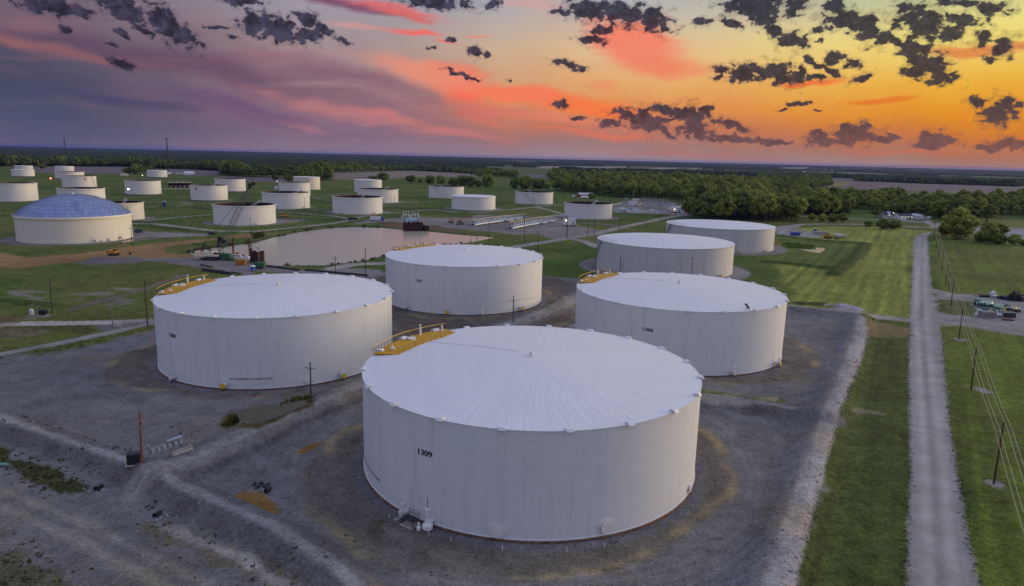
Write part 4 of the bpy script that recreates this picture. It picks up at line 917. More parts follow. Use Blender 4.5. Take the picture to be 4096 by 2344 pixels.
# access platform, white mixer and posts at the foot of the nearest tank
def foot_platform():
    a = R(-124.5); Rr = R1 + 1.9
    c = rp(Rr, a, 0); rz = a + PI / 2; t = Matrix.Rotation(rz, 4, 'Z')
    P_ = lambda x, y, z: Vector(c) + t @ Vector((x, y, z))
    root = empty('access_platform', BIG['A'] + (0,)); tag(root, 'small dark steel access platform with steps at the foot of tank 1309', 'access platform')
    mb = MB(); mb.box(P_(0, 0, 1.15), (2.2, 1.5, .08), rz); mb.build('deck', M_rail, root, False)
    mb = MB()
    for x in (-1, 1):
        for y in (-.65, .65): mb.tube(P_(x, y, 0), P_(x, y, 1.15), .06, 6)
    for i in range(4): mb.box(P_(-1.4 - .28 * i, 0, .95 - .26 * i), (.27, 1.0, .05), rz)
    mb.build('steps', M_rail, root, False)
    mbp, mbr = MB(), MB(); rail_run(mbp, mbr, [P_(-1, .7, 1.15), P_(1.05, .7, 1.15), P_(1.05, -.7, 1.15), P_(-.2, -.7, 1.15)], 1.1, .9, .035); rail_run(mbp, mbr, [P_(-2.4, -.55, .0), P_(-1.1, -.55, 1.15)], 1.0, 1.2, .035)
    mbp.add(mbr.v, mbr.f); mbp.build('railing', M_rail, root)
    mb = MB(); mb.box(P_(-.2, -.1, .06), (2.6, 1.9, .12), rz); mb.box(P_(-2.6, .2, .05), (1.3, 1.4, .1), rz); mb.build('concrete_pad', M_conc, root, False)
    r2 = empty('tank_mixer', BIG['A'] + (0,)); tag(r2, 'white gear housing with a tall stem beside the access platform of tank 1309', 'tank mixer')
    a2 = R(-119.6); u = Vector((math.cos(a2), math.sin(a2), 0)); c2 = rp(R1 + 1.3, a2, 0)
    mb = MB(); mb.lathe([(.85, .15), (.85, .75), (.55, .95), (.35, 1.3), (.22, 1.9), (.22, 3.0), (.38, 3.05), (.38, 3.35), (.001, 3.45)], 16, c=(c2.x, c2.y, 0)); mb.tube(rp(R1, a2, .9), c2 + Vector((0, 0, .9)), .35, 10); mb.build('housing', M_white, r2)
    mb = MB(); mb.tube(c2 + Vector((0, 0, 3.3)), c2 + Vector((0, 0, 5.2)), .05, 6); mb.build('stem', M_rail, r2)
    mb = MB(); q = rp(R1 + 2.2, a2 - .03, 0); mb.lathe([(.35, 0), (.35, .5), (.18, .7), (.18, 1.2), (.001, 1.25)], 10, c=(q.x, q.y, 0)); mb.build('gear_box', M_white, r2)
    for da in (2.0, 8.5, 22, 38, 48, -12):
        o = MB(); q = rp(R1 + 2.6, R(-119.6 + da), 0); o.tube((0, 0, -.2), (0, 0, .62), .06, 8); o.tube((0, 0, .62), (0, 0, .67), .075, 8)
        b = o.build('marker_post', M_white, None, loc=(BIG['A'][0] + q.x, BIG['A'][1] + q.y, 0)); tag(b, 'thin white marker post standing in the gravel at the foot of tank 1309', 'marker post', 'white marker posts round tank 1309')
foot_platform()

def grey_tank(key, label):
    cx, cy = BIG[key]; Rr, h = R2, H2; root = empty('storage_tank', (cx, cy, 0)); tag(root, label, 'storage tank', 'weathered grey storage tanks')
    mb = MB(); mb.lathe([(Rr + .4, -.6), (Rr + .4, .15), (Rr, .2)], 160); mb.build('footing', M_conc, root)
    mb = MB(); mb.lathe([(Rr, .1), (Rr, h - .1), (Rr + .16, h - .1), (Rr + .16, h + .05), (Rr - .05, h + .05)], 180); mb.build('shell', M_grey, root)
    mb = MB(); mb.lathe([(Rr, h + .03)] + [(Rr * (1 - i / 10), h + .03 + 2.3 * (1 - (1 - i / 10) ** 1.4)) for i in range(1, 10)] + [(.01, h + 2.33)], 180); roof = mb.build('roof', M_roof2, root)
    for i in range(30):
        mb = MB(); a = R(12 * i + 4); mb.box(rp(Rr + .14, a, h - .28), (.22, 1.5, .30), a); mb.build('rim_vent', M_grey, roof, False)
    # railed walkway along the rim and the stair up the side
    mbp, mbr = MB(), MB(); arc = [rp(Rr * .985, R(-178 + 2.5 * i), h + .1) for i in range(13)]; inn = [rp(Rr * .93, R(-178 + 5 * i), h + .35) for i in range(7)]
    rail_run(mbp, mbr, arc, 1.15, 1.6, .035); rail_run(mbp, mbr, [arc[0]] + inn + [arc[-1]], 1.15, 2.4, .035)
    mbp.add(mbr.v, mbr.f); mbp.build('roof_railing', M_gal, root)
    mb, mbl = MB(), MB(); N = 46
    for i in range(N + 1):
        f = i / N; a = R(-166 - 24 * (1 - f)); z = .3 + (h - .3) * f; M = Matrix.Rotation(a, 4, 'Z')
        mb.box(rp(Rr + .55, a, z), (.9, .34, .06), a)
    for rr in (.1, 1.02):
        mbl.path([rp(Rr + rr, R(-166 - 24 * (1 - i / 20)), .3 + (h - .3) * i / 20) for i in range(21)], .10, 6)
    mbl.path([rp(Rr + 1.02, R(-166 - 24 * (1 - i / 20)), 1.35 + (h - .3) * i / 20) for i in range(21)], .05, 5)
    for i in range(0, 21, 2): a = R(-166 - 24 * (1 - i / 20)); z = .3 + (h - .3) * i / 20; mbl.tube(rp(Rr + 1.02, a, z), rp(Rr + 1.02, a, z + 1.05), .04, 5)
    st = mb.build('stair', M_teal, root, False); mbl.build('stair_rail', M_teal, st)
    for an in ((-52,) if key == 'E' else (-85.3, -52.8)): nozzle(root, Rr, an, 1.1, True, 1.1)
    return root
grey_tank('E', 'dull grey streaked tank with a low roof in the middle of the grass'); grey_tank('F', 'dull grey tank half hidden behind the nearer grey tank, in front of the trees')

def dome_panels(Rr, z0, rise, rings=11):
    """a triangulated spherical cap"""
    rad = (Rr * Rr + rise * rise) / (2 * rise); mb = MB(); vs = [(0, 0, z0 + rise)]; idx = [[0]]
    for k in range(1, rings + 1):
        r = Rr * k / rings; n = 6 * k; z = z0 + math.sqrt(max(rad * rad - r * r, 0)) - (rad - rise); row = []
        for i in range(n): row.append(len(vs)); vs.append((r * math.cos(2 * PI * i / n), r * math.sin(2 * PI * i / n), z))
        idx.append(row)
    fs = []
    for k in range(1, rings + 1):
        A0, B0 = idx[k - 1], idx[k]
        for s in range(6):
            for i in range(k):
                o0 = B0[(s * k + i) % len(B0)]; o1 = B0[(s * k + i + 1) % len(B0)]
                i0 = A0[(s * (k - 1) + i) % len(A0)] if k > 1 else 0
                fs.append((o0, o1, i0))
                if i < k - 1: fs.append((i0, o1, A0[(s * (k - 1) + i + 1) % len(A0)]))
    mb.add(vs, fs); return mb
def dome_mat():
    m, t, b = new_mat('dome_aluminium')
    co = t.new('ShaderNodeTexCoord').outputs['Object']; n = t.noise(co, .25, 4, .6)
    t.l.new(t.ramp(n, [(.3, (.20, .25, .43, 1)), (.7, (.27, .32, .50, 1))]), b.inputs['Base Color'])
    at = t.new('ShaderNodeAttribute'); at.attribute_name = 'panel'; sc = t.new('ShaderNodeVectorMath', operation='SCALE'); t.l.new(b.inputs['Base Color'].links[0].from_socket, sc.inputs[0]); t.l.new(t.math('ADD', .86, t.math('MULTIPLY', at.outputs['Fac'], .28)), sc.inputs['Scale']); t.l.new(sc.outputs[0], b.inputs['Base Color'])
    b.inputs['Metallic'].default_value = .55; b.inputs['Roughness'].default_value = .34
    return m
M_dome = dome_mat()

def mid_tank(key, label, kind='open', m=None, band=False, group='white floating roof tanks', ladder=None, stair=None, depth=3.0, logo=None):
    cx, cy, Rr, h = MID[key]; m = m or M_midw
    root = empty('storage_tank', (cx, cy, 0)); tag(root, label, 'storage tank', group)
    face = math.degrees(math.atan2(-cy, -cx))           # bearing of the viewer's side of the shell
    N = 96
    if kind == 'open':
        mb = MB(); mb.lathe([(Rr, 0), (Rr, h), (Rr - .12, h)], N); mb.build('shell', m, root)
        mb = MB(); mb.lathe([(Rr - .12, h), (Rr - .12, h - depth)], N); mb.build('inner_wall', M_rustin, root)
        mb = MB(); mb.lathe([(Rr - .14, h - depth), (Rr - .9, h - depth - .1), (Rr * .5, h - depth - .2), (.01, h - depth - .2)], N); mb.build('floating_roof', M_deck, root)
    else:
        mb = MB(); mb.lathe([(Rr, 0), (Rr, h), (Rr - .1, h)], N); mb.build('shell', m, root)
        if kind == 'dome':
            top = at_depth(*zoom(1)(720, 668), (cx, cy)).z
            d = dome_panels(Rr + .5, h + .7, top - h - .7).build('dome_roof', M_dome, root, False); at_ = d.data.attributes.new('panel', 'FLOAT', 'FACE'); at_.data.foreach_set('value', RNG.uniform(0, 1, len(d.data.polygons)).astype(np.float32)); bt = MB()
            for e in d.data.edges: bt.tube(d.data.vertices[e.vertices[0]].co * 1.0005, d.data.vertices[e.vertices[1]].co * 1.0005, .055, 4, None, False)
            bt.build('batten', MATS.get('slate_batten') or mat('slate_batten', (.10, .12, .20), .5, .3), d); mb = MB(); mb.lathe([(.9, top - .1), (.9, top + .5), (.001, top + .7)], 12); mb.build('centre_vent', M_white, d)
            mb = MB(); mb.box(rp(Rr * .52, R(face + 62), h + (top - h) * .80), (2.2, 1.6, .3), R(face + 62)); mb.build('hatch', M_white, d, False)
        else:
            rise = .9 if kind == 'cone' else .35
            mb = MB(); mb.lathe([(Rr, h + .05)] + [(Rr * (1 - i / 6), h + .05 + rise * i / 6) for i in range(1, 6)] + [(.01, h + .05 + rise)], N); mb.build('roof', M_roof2, root)
            mb = MB(); mb.lathe([(.5, h + rise), (.5, h + rise + .9), (.8, h + rise + .95), (.001, h + rise + 1.4)], 10); mb.build('centre_vent', M_white, root)
    o = .55 if kind != 'dome' else .75
    mb = MB(); mb.lathe([(Rr + .03, h - .75), (Rr + o, h - .70), (Rr + o, h - .22), (Rr + .05, h - .05), (Rr + .05, h + .12), (Rr - .14, h + .12)] if kind != 'dome' else [(Rr + .03, h - .5), (Rr + o, h - .45), (Rr + o, h + .1), (Rr + .55, h + .75), (Rr + .3, h + .75)], N); mb.build('wind_girder', m, root)
    mb = MB(); mb.lathe([(Rr + .03, h * .62), (Rr + .16, h * .62 + .02), (Rr + .16, h * .62 + .18), (Rr + .03, h * .62 + .2)], N)
    if kind != 'dome' and band: mb.build('stiffening_ring', m, root)
    if band: mb = MB(); mb.lathe([(Rr + .3, -.4), (Rr + .3, .2), (Rr + .05, .25), (Rr + .05, 1.05), (Rr, 1.05)], N); mb.build('base_band', M_navy, root)
    else: mb = MB(); mb.lathe([(Rr + .4, -.5), (Rr + .4, .12), (Rr, .16)], N); mb.build('footing', M_conc, root)
    if ladder is not None:
        a = R(face + ladder); pa = rp(Rr + .3, a, h + 1.0); pb = rp(Rr * .35, a, h - depth + .3); w = rp(.8, a + PI / 2, 0)
        mb = MB()
        for s in (-1, 1):
            mb.tube(pa + w * s, pb + w * s, .12, 5); mb.tube(pa + w * s + Vector((0, 0, 1.1)), pb + w * s + Vector((0, 0, 1.1)), .06, 5)
            for i in range(7): q = pa.lerp(pb, i / 6) + w * s; mb.tube(q, q + Vector((0, 0, 1.1)), .05, 4)
        for i in range(24): q = pa.lerp(pb, i / 23); mb.tube(q - w, q + w, .07, 4)
        mb.build('rolling_ladder', M_gal, root)
        mb = MB(); mb.box(rp(Rr + .3, a, h + .35), (2.2, 3.0, .14), a); mbp, mbr = MB(), MB(); c = rp(Rr + .3, a, h + .4); v = rp(1.0, a, 0); rail_run(mbp, mbr, [c + w * 1.7 - v, c + w * 1.7 + v, c - w * 1.7 + v, c - w * 1.7 - v], 1.1, 1.0, .05)
        mb.add(mbp.v, mbp.f); mb.add(mbr.v, mbr.f); mb.tube(c + v * .5, c + v * .5 + Vector((0, 0, 2.0)), .18, 8); mb.build('gauge_platform', M_gal, root, False)
    if stair is not None:
        s0, s1 = stair; mb = MB(); K = 30
        for i in range(K + 1):
            f = i / K; a = R(face + s0 + (s1 - s0) * f); mb.box(rp(Rr + .75, a, .3 + (h - .3) * f), (.8, .35, .07), a)
        for rr, dz in ((.36, 0), (1.15, 0), (1.15, 1.05)): mb.path([rp(Rr + rr, R(face + s0 + (s1 - s0) * i / 16), .3 + dz + (h - .3) * i / 16) for i in range(17)], .07, 5)
        mb.build('stairway', M_gal, root, False)
    if logo is not None:
        an, zz, rad = logo
        e = disc_on_shell('emblem', Rr, face + an, zz * h, rad, M_red, root, .06); disc_on_shell('emblem_centre', Rr, face + an, zz * h, rad * .5, M_white, e, .10)
    return root
def side_nozzles(root, key, lst):
    cx, cy, Rr, h = MID[key]; face = math.degrees(math.atan2(-cy, -cx))
    for an, z, s in lst: nozzle(root, Rr, face + an, z, False, s)
g2 = 'far white storage tanks'
mid_tank('m1', 'white far tank at the left edge of the photo, half hidden behind another one', 'flat', group=g2, band=True)
mid_tank('m2', 'white far tank standing in front of another one at the left edge', 'flat', group=g2, band=True)
mid_tank('m3', 'smallest far white tank behind the tanks left of the red lamp', 'flat', group=g2)
mid_tank('m4', 'far white tank right of the red and white lit lamp', 'open', band=True, group=g2, depth=1.5)
mid_tank('m5', 'white tank with a red emblem on its wall, behind the domed tank', 'open', group=g2, depth=1.2, logo=(20, .80, 1.8), stair=(62, 44))
mid_tank('m6', 'open white tank with dark rusty rim directly behind the blue dome', 'open', depth=2.5)
mid_tank('m8', 'white tank cut off by the left picture edge, with a ladder at its rim', 'open', depth=2.5, ladder=55)
td = mid_tank('dome', 'cream tank under a large blue panelled dome', 'dome', M_cream, group='domed tank'); side_nozzles(td, 'dome', [(18, 1.3, 1.2), (32, 1.1, 1.0), (47, 1.6, 1.3), (24, .9, .7), (-22, .8, .6)])
mid_tank('m7', 'white tank behind the lit lamp post, with navy base band', 'open', band=True, group=g2, depth=1.5)
mid_tank('m9', 'open cream tank with rusty inside, right behind the domed tank', 'open', M_cream, depth=3.5, ladder=168)
mid_tank('m10', 'small far white tank just left of the tall radio tower', 'flat', band=True, group=g2)
mid_tank('m11', 'white tank with a faded red emblem at the upper left of its wall', 'open', band=True, group=g2, depth=1.2, logo=(-43, .80, 1.7), ladder=150)
mid_tank('m12', 'white tank with navy base band behind the crane boom tip', 'open', band=True, group=g2, depth=1.5)
t13 = mid_tank('m13', 'wide open white tank crossed by the crane boom', 'open', depth=3.5, ladder=150); side_nozzles(t13, 'm13', [(20, 1.1, 1.0)])
t14 = mid_tank('m14', 'open white tank with rusty inside, behind the tank crossed by the boom', 'open', depth=3.5, ladder=140); side_nozzles(t14, 'm14', [(45, 1.0, .9)])
mid_tank('m15', 'white tank between a cream tank and an open rusty tank', 'open', group=g2, depth=2.0, ladder=115)
mid_tank('m16', 'far cream tank in front of the dark wood', 'flat', M_cream, group=g2)
t17 = mid_tank('m17', 'open white tank with rust runs down its wall, beside the pond road', 'open', depth=3.5, ladder=160); side_nozzles(t17, 'm17', [(-40, 1.1, 1.2), (40, 1.0, 1.0)])
mid_tank('m18', 'open white tank with a raised ladder, behind the rust stained one', 'open', depth=3.0, ladder=148)
mid_tank('m19', 'tall far white tank with a flat closed roof, partly behind an open tank', 'flat', group=g2)
mid_tank('m20', 'open white tank with a diagonal stair on its front, left of centre', 'open', depth=2.5, stair=(0, -42), ladder=-155)
mid_tank('m21', 'white tank with a pale cone roof, in the middle of the field', 'cone')
mid_tank('m22', 'open white tank with a diagonal stair, left of the red barn', 'open', depth=2.5, stair=(5, -33), ladder=-160)
t23 = mid_tank('m23', 'open white tank with a rust brown inner wall, nearest to the substation', 'open', depth=3.5, ladder=160); side_nozzles(t23, 'm23', [(6, 1.0, 1.0), (-60, 1.2, 1.3)])
# ------------------------------------------------------------------ poles and cables
def gz_(p): return Vector((p[0], p[1], hz(p[0], p[1])))
def place(k, x, y): return gz_(zg(k, x, y))
def top_at(k, x, y, base): q = zoom(k)(x, y); return at_depth(q[0], q[1], base)
def span(k, x0, x1, ytop, ybase):
    a, b = zg(k, x0, ybase), zg(k, x1, ybase); c = (a + b) / 2; c = gz_(c)
    return c, (b - a).length, max(.5, top_at(k, (x0 + x1) / 2, ytop, c).z - c.z), math.atan2(b.y - a.y, b.x - a.x)
POLES = {}
def utility_pole(name, k, bx, by, tx, ty, label, arms=(), wood=None, r=.17, rz=0.0, group=None, lean=True, box=False, lamp=None, mm=2.4):
    b = place(k, bx, by); t = top_at(k, tx, ty, b); h = max(t.z - b.z, 3.0); dx = (t - b)
    root = empty('utility_pole', b); tag(root, label, 'utility pole', group)
    tip = Vector((dx.x * (1 if lean else 0), dx.y * (1 if lean else 0), h)); L = min(.03 * h / max(tip.xy.length, 1e-6), 1.0); tip.x *= L; tip.y *= L
    m = wood or M_wood
    mb = MB(); mb.tube((0, 0, -.6), tip, r * 1.15, 8, r * .75); mb.build('shaft', m, root)
    u = Vector((math.cos(rz), math.sin(rz), 0)); out = []
    for ay in arms:
        f = ay; c = tip * f; w = mm / 2
        mb = MB(); mb.box(c + Vector((0, 0, 0)) + u.cross(Vector((0, 0, 1))) * .16, (2 * w, .12, .14), rz)
        arm = mb.build('crossarm', M_woodg, root, False)
        for s in (-1, -.45, .45, 1):
            q = c + u * (w * s * .95) + u.cross(Vector((0, 0, 1))) * .16
            mb = MB(); mb.tube(q, q + Vector((0, 0, .22)), .05, 6, .03); mb.build('insulator', M_rail, arm)
            out.append(b + q + Vector((0, 0, .22)))
        mb = MB(); mb.tube(c + u * w * .5 + u.cross(Vector((0, 0, 1))) * .12, c - Vector((0, 0, .7)), .03, 4); mb.tube(c - u * w * .5 + u.cross(Vector((0, 0, 1))) * .12, c - Vector((0, 0, .7)), .03, 4); mb.build('brace', M_rail, arm)
    if box:
        for s in (-.45, .45):
            mb = MB(); q = tip * .78 + u * s; mb.lathe([(.001, -.5), (.22, -.5), (.24, .3), (.12, .42), (.001, .45)], 10, c=q); mb.build('transformer_can', M_gal, root)
    if not arms:
        mb = MB(); mb.tube(tip, tip + Vector((0, 0, .35)), .06, 6); mb.build('top_pin', M_rail, root)
    POLES[name] = (b, out, b + tip, u)
    return root
GP = 'wooden utility poles of the terminal'
# front row
utility_pole('L1', 9, 1222, 555, 1187, -30, 'orange brown pole with two crossarms beside the black cabinet at lower left', (.83, .66), M_woodo, .19, .95, GP, box=True)
utility_pole('L2', 6, 537, 1383, 525, 895, 'dark pole with one crossarm in front of tank 1308, beside the berm road', (.86,), None, .17, -.25, GP)
utility_pole('L3', 5, 505, 420, 482, 72, 'brown pole with two crossarms beside the small black box on the left grass', (.85, .75), M_wood, .16, .1, GP)
utility_pole('L4', 5, 1093, 545, 1078, 205, 'thin pole with two pale crossarms at the concrete barrier by the left road', (.87, .74), M_woodg, .15, .2, GP)
utility_pole('L5', 5, 1435, 582, 1402, 112, 'tall dark pole at the road just left of tank 1308', (), None, .18, .2, GP)
utility_pole('L6', 7, 10, 575, 15, 250, 'dark pole with a crossarm at the right foot of tank 1307', (.82,), None, .17, .1, GP)
utility_pole('L7', 6, 1829, 790, 1830, 470, 'pole with a pale crossarm rising behind the yellow platform of tank 1309', (.80,), None, .17, -.1, GP)
utility_pole('L8', 6, 1062, 85, 1062, -218, 'tall pole without arms between tank 1308 and the pond', (), None, .18, .2, GP)
utility_pole('L9', 6, 773, 42, 768, -136, 'pole with a double crossarm on the near bank of the pond', (.93, .84), None, .16, .05, GP)
utility_pole('L10', 13, 1492, 1120, 1472, 535, 'grey pole with a crossarm beside the blue tank on the pond bank', (.92,), M_woodg, .16, .05, GP)
utility_pole('L11', 3, 1050, 1475, 1057, 1280, 'dark pole in front of the nearer grey tank, with a low crossarm', (.40,), None, .18, .1, GP)
far = [
 (1, 1535, 908, 1528, 768, 'grey pole on the grass right of the domed tank, leftmost of a pair', ()), (1, 1665, 890, 1663, 785, 'grey pole on the grass right of the domed tank, rightmost of a pair', ()),
 (1, 1817, 990, 1808, 838, 'grey pole with a short arm beside the bank in front of the wide open tank', (.93,)), (1, 1900, 1115, 1889, 938, 'pale pole at the road left of the crane boom', ()), (1, 1866, 1322, 1856, 1092, 'pale pole standing on the gravel left of the crane', ()),
 (1, 1252, 985, 1250, 788, 'dark pole with stacked crossarms in front of the open cream tank', (.93, .82, .70)), (1, 1282, 1185, 1270, 970, 'pole with a crossarm at the right edge of the domed tank', (.85,)), (1, 1980, 880, 1975, 748, 'thin pole on the grass left of the wide open tank', ()),
 (1, 2435, 1062, 2428, 893, 'brown pole in front of the wide open tank, above the pond road', (.93,)), (2, 472, 827, 472, 706, 'pole in front of the right side of an open white tank', (.95,)), (2, 163, 765, 160, 702, 'pole with a can in front of the left part of an open tank', (.85,)),
 (2, 830, 662, 828, 586, 'pale pole on the grass between two groups of white tanks', ()), (2, 1348, 782, 1345, 683, 'brown pole in front of the tank with the raised ladder', (.9,)), (2, 1316, 792, 1315, 710, 'thin pole left of a brown one, in front of the tank with the raised ladder', ()),
 (2, 1602, 770, 1602, 688, 'pole on the grass left of the cone roofed tank', ()), (2, 1863, 714, 1863, 644, 'thin pole in front of the right end of the tank with the diagonal stair', ()), (2, 2237, 668, 2236, 540, 'dark pole rising behind the cone roofed tank', ()), (2, 2368, 762, 2367, 682, 'pole right of the cone roofed tank', ()),
 (2, 70, 545, 68, 440, 'pale pole before the dark wood, leftmost of three', ()), (2, 86, 545, 85, 444, 'pale pole before the dark wood, middle of three', ()), (2, 193, 548, 193, 446, 'pale pole before the dark wood, rightmost of three', ()),
 (2, 2145, 1118, 2145, 1062, 'short pole with a low crossarm on the right pond bank', (.55,)), (2, 2263, 1162, 2263, 938, 'tall brown pole on the bank between the pond and the pipe manifold', ()), (2, 2086, 1150, 2092, 1058, 'pale thin pole at the right end of the pond', ()),
 (3, 530, 1122, 530, 860, 'tall pole at the road bend in front of the white stilted cabin', ()), (3, 537, 1078, 537, 900, 'shorter pole directly behind the tall one at the road bend', ()), (3, 800, 1068, 805, 888, 'pole at the road right of the stilted cabin, rightmost of a pair', ()), (3, 733, 1087, 735, 936, 'pole at the road right of the stilted cabin, leftmost of a pair', ()),
 (3, 1043, 1022, 1050, 848, 'thick brown pole beside the road in front of the substation', (.95,)), (3, 1098, 1024, 1100, 893, 'thin pole beside a thick brown one in front of the substation', ()), (3, 1302, 1007, 1303, 868, 'brown pole at the road in front of the middle of the substation', ()), (3, 1437, 940, 1437, 768, 'tall dark pole at the right part of the substation yard', ()),
 (3, 252, 1212, 254, 1028, 'pole with a crossarm beside the road behind tank 1307', (.97,)), (3, 123, 1162, 123, 888, 'tall pole on the grass left of the road behind tank 1307', ()), (3, 155, 1202, 156, 1078, 'thin grey pole at the road edge behind tank 1307', ()),
 (3, 1537, 917, 1535, 850, 'pole at the road beside the substation cabins, leftmost of three', ()), (3, 1587, 914, 1588, 850, 'pole at the road beside the substation cabins, middle of three', ()), (3, 1667, 914, 1667, 850, 'pole at the road beside the substation cabins, nearest to the trees', ()),
 (3, 502, 717, 504, 584, 'tall pole in the field left of the red barn', ()), (3, 875, 732, 876, 618, 'pole in the field right of the red barn', ()), (3, 212, 772, 210, 694, 'pole in front of the tank left of the red barn', (.8,)),
 (4, 945, 1032, 953, 925, 'pole in the mown field left of the low bush', (.92,)), (4, 372, 992, 376, 880, 'pole at the lane behind the far grey tank', ()), (4, 680, 855, 678, 797, 'pole with a crossarm at the highway in front of the wood', (.8,)), (4, 2263, 960, 2265, 918, 'short pale pole at the highway by the right picture edge', ())]
for i, (k, bx, by, tx, ty, lab, arms) in enumerate(far):
    utility_pole('F%d' % i, k, bx, by, tx, ty, lab, arms, (M_woodg if 'pale' in lab or 'grey' in lab or 'thin' in lab else M_wood), .17, .1 + .3 * math.sin(i), GP)
# the line along the gravel road
line = [(4, 1605, 1080, 1620, 940), (4, 1615, 1121, 1626, 985), (4, 1633, 1197, 1648, 1058), (4, 1657, 1285, 1672, 1125), (4, 1685, 1410, 1703, 1232), (8, 1723, 150, 1742, -60), (8, 1775, 360, 1803, 88), (8, 1850, 675, 1893, 365), (8, 1970, 1165, 2025, 750), (12, 2085, 585, 2170, 58)]
ords = ['farthest pole of the line along the gravel road, at the junction', 'second pole from the far end of the roadside line, by the big round tree', 'third pole from the far end of the line along the gravel road', 'fourth pole from the far end of the line along the gravel road', 'fifth pole from the far end of the line along the gravel road',
        'roadside pole on a pale earth patch before the upper turn into the pipe yard', 'roadside pole on the small grass island by the pipe yard', 'roadside pole just below the pipe yard, on a pale earth patch', 'second nearest roadside pole, on an earth ring in the right grass', 'nearest roadside pole, low in the right corner of the photo']
p0 = place(*line[0][:3]); p1 = place(*line[-1][:3]); lrz = math.atan2(p1.y - p0.y, p1.x - p0.x) + PI / 2
for i, (k, bx, by, tx, ty) in enumerate(line): utility_pole('R%d' % i, k, bx, by, tx, ty, ords[i], (.90,), M_wood, .17, lrz, 'poles of the line along the gravel road', mm=2.8)
def cable(pts, label, m, r=.03, sag=.018, group=None, name='power_cable'):
    path = []
    for a, b in zip(pts[:-1], pts[1:]):
        a, b = Vector(a), Vector(b); L = (b - a).length
        for i in range(8):
            t = i / 8; path.append(a.lerp(b, t) - Vector((0, 0, 4 * sag * L * t * (1 - t))))
    path.append(Vector(pts[-1])); mb = MB(); mb.path(path, r, 4); o = mb.build(name, m, None); tag(o, label, 'cable', group); return o
M_wire = mat('aluminium_cable', (.50, .46, .34), .5, .3, var=.05)
M_wired = mat('dull_cable', (.20, .18, .17), .6, .2, var=.05)
last, prev = POLES['R9'], POLES['R8']; dlt = last[0] - prev[0]
side = ['outermost left', 'inner left', 'inner right', 'outermost right']
for j in range(4):
    pts = [POLES['R%d' % i][1][j] for i in range(10)] + [POLES['R9'][1][j] + dlt]
    cable(pts, '%s of the four pale cables strung along the gravel road' % side[j], M_wire, .030, .012, 'cables along the gravel road')
L1 = POLES['L1']; L2 = POLES['L2']
for j, (jj, dz) in enumerate(((0, 0), (3, 0), (1, -1.9))):
    a = L1[1][jj]; b = L2[1][j if j < 4 else 0]; c = Vector((a.x - 75, a.y - 22, a.z - .5 - j * .6))
    b = b if j < 2 else L2[2] - Vector((0, 0, 2.0)); a2 = a + Vector((0, 0, dz))
    cable([c, a2, b], ['upper', 'middle', 'lower'][j] + ' of three thin cables crossing the left gravel yard', M_wired, .018, .016, 'cables across the left yard')
for nm, (u, v), lab in (('a', ('L7', 'L6'), 'thin cable between the poles behind tank 1309'), ('b', ('L3', 'L4'), 'thin cable between the two poles on the left grass')):
    cable([POLES[u][1][0], POLES[v][1][0]], lab, M_wired, .018, .014)
for j in range(3): cable([POLES['L6'][1][j], Vector((58, 262, 11.5 + .3 * j)), Vector((80, 300, 13 + .3 * j))], ['lowest', 'middle', 'highest'][j] + ' of three cables running to the left edge of tank 1306', M_wired, .018, .012, 'cables left of tank 1306')

def bare_pole(x, y, h, label):
    root = empty('utility_pole', (x, y, hz(x, y))); tag(root, label, 'utility pole', GP); mb = MB(); mb.tube((0, 0, -.6), (0, 0, h), .2, 8, .13); mb.build('shaft', M_wood, root); mb = MB(); mb.box((0, .16, h - .9), (2.4, .12, .14)); mb.build('crossarm', M_woodg, root, False)
bare_pole(L1[0].x - 75, L1[0].y - 22.5, 11.5, 'pole outside the left picture edge carrying the thin yard cables')
bare_pole(80, 300.4, 14.2, 'pole hidden behind tank 1306 carrying three thin cables')
q_ = POLES['R9'][0] + dlt; bare_pole(q_.x, q_.y, POLES['R9'][2].z - POLES['R9'][0].z, 'next pole of the roadside line, beyond the lower right corner')
# ------------------------------------------------------------------ radio towers
def tower(k, bx, by, tx, ty, label, w, head=True):
    b = place(k, bx, by); t = top_at(k, tx, ty, b); h = t.z - b.z; root = empty('radio_tower', b); tag(root, label, 'radio tower')
    mb = MB(); n = 26; wid = lambda f: w * (1 - f) ** 1.4 + .9
    for a in range(3):
        mb.path([rp(wid(i / n), 2 * PI * a / 3 + .3, h * i / n) for i in range(n + 1)], .32, 4)
        for i in range(n):
            mb.tube(rp(wid(i / n), 2 * PI * a / 3 + .3, h * i / n), rp(wid((i + 1) / n), 2 * PI * (a + 1) / 3 + .3, h * (i + 1) / n), .17, 4)
            mb.tube(rp(wid(i / n), 2 * PI * a / 3 + .3, h * i / n), rp(wid(i / n), 2 * PI * (a + 1) / 3 + .3, h * i / n), .08, 4)
    mb.build('lattice', M_rail, root)
    if head:
        for f in (.985,): 
            mb = MB(); mb.lathe([(2.4, h * f), (2.6, h * f), (2.6, h * f + 2.0), (2.4, h * f + 2.0)], 12); mb.build('antenna_ring', M_rail, root)
        for a in range(6): mb = MB(); mb.box(rp(2.7, a * PI / 3, h * .985 + 1.0), (.4, .5, 3.0), a * PI / 3); mb.build('antenna', M_black, root, False)
    for q in (.2, .5, .75): mb = MB(); mb.box((0, 0, h * q), (1.0, 1.0, 6.0)); mb.build('cable_tray', M_rail, root, False)
    return root
tower(1, 1640, 470, 1628, 132, 'tall dark lattice tower with antennas at its top, rising above the horizon', 3.6)
tower(1, 648, 395, 643, 112, 'thin faint mast on the horizon at far left', 1.0, False)

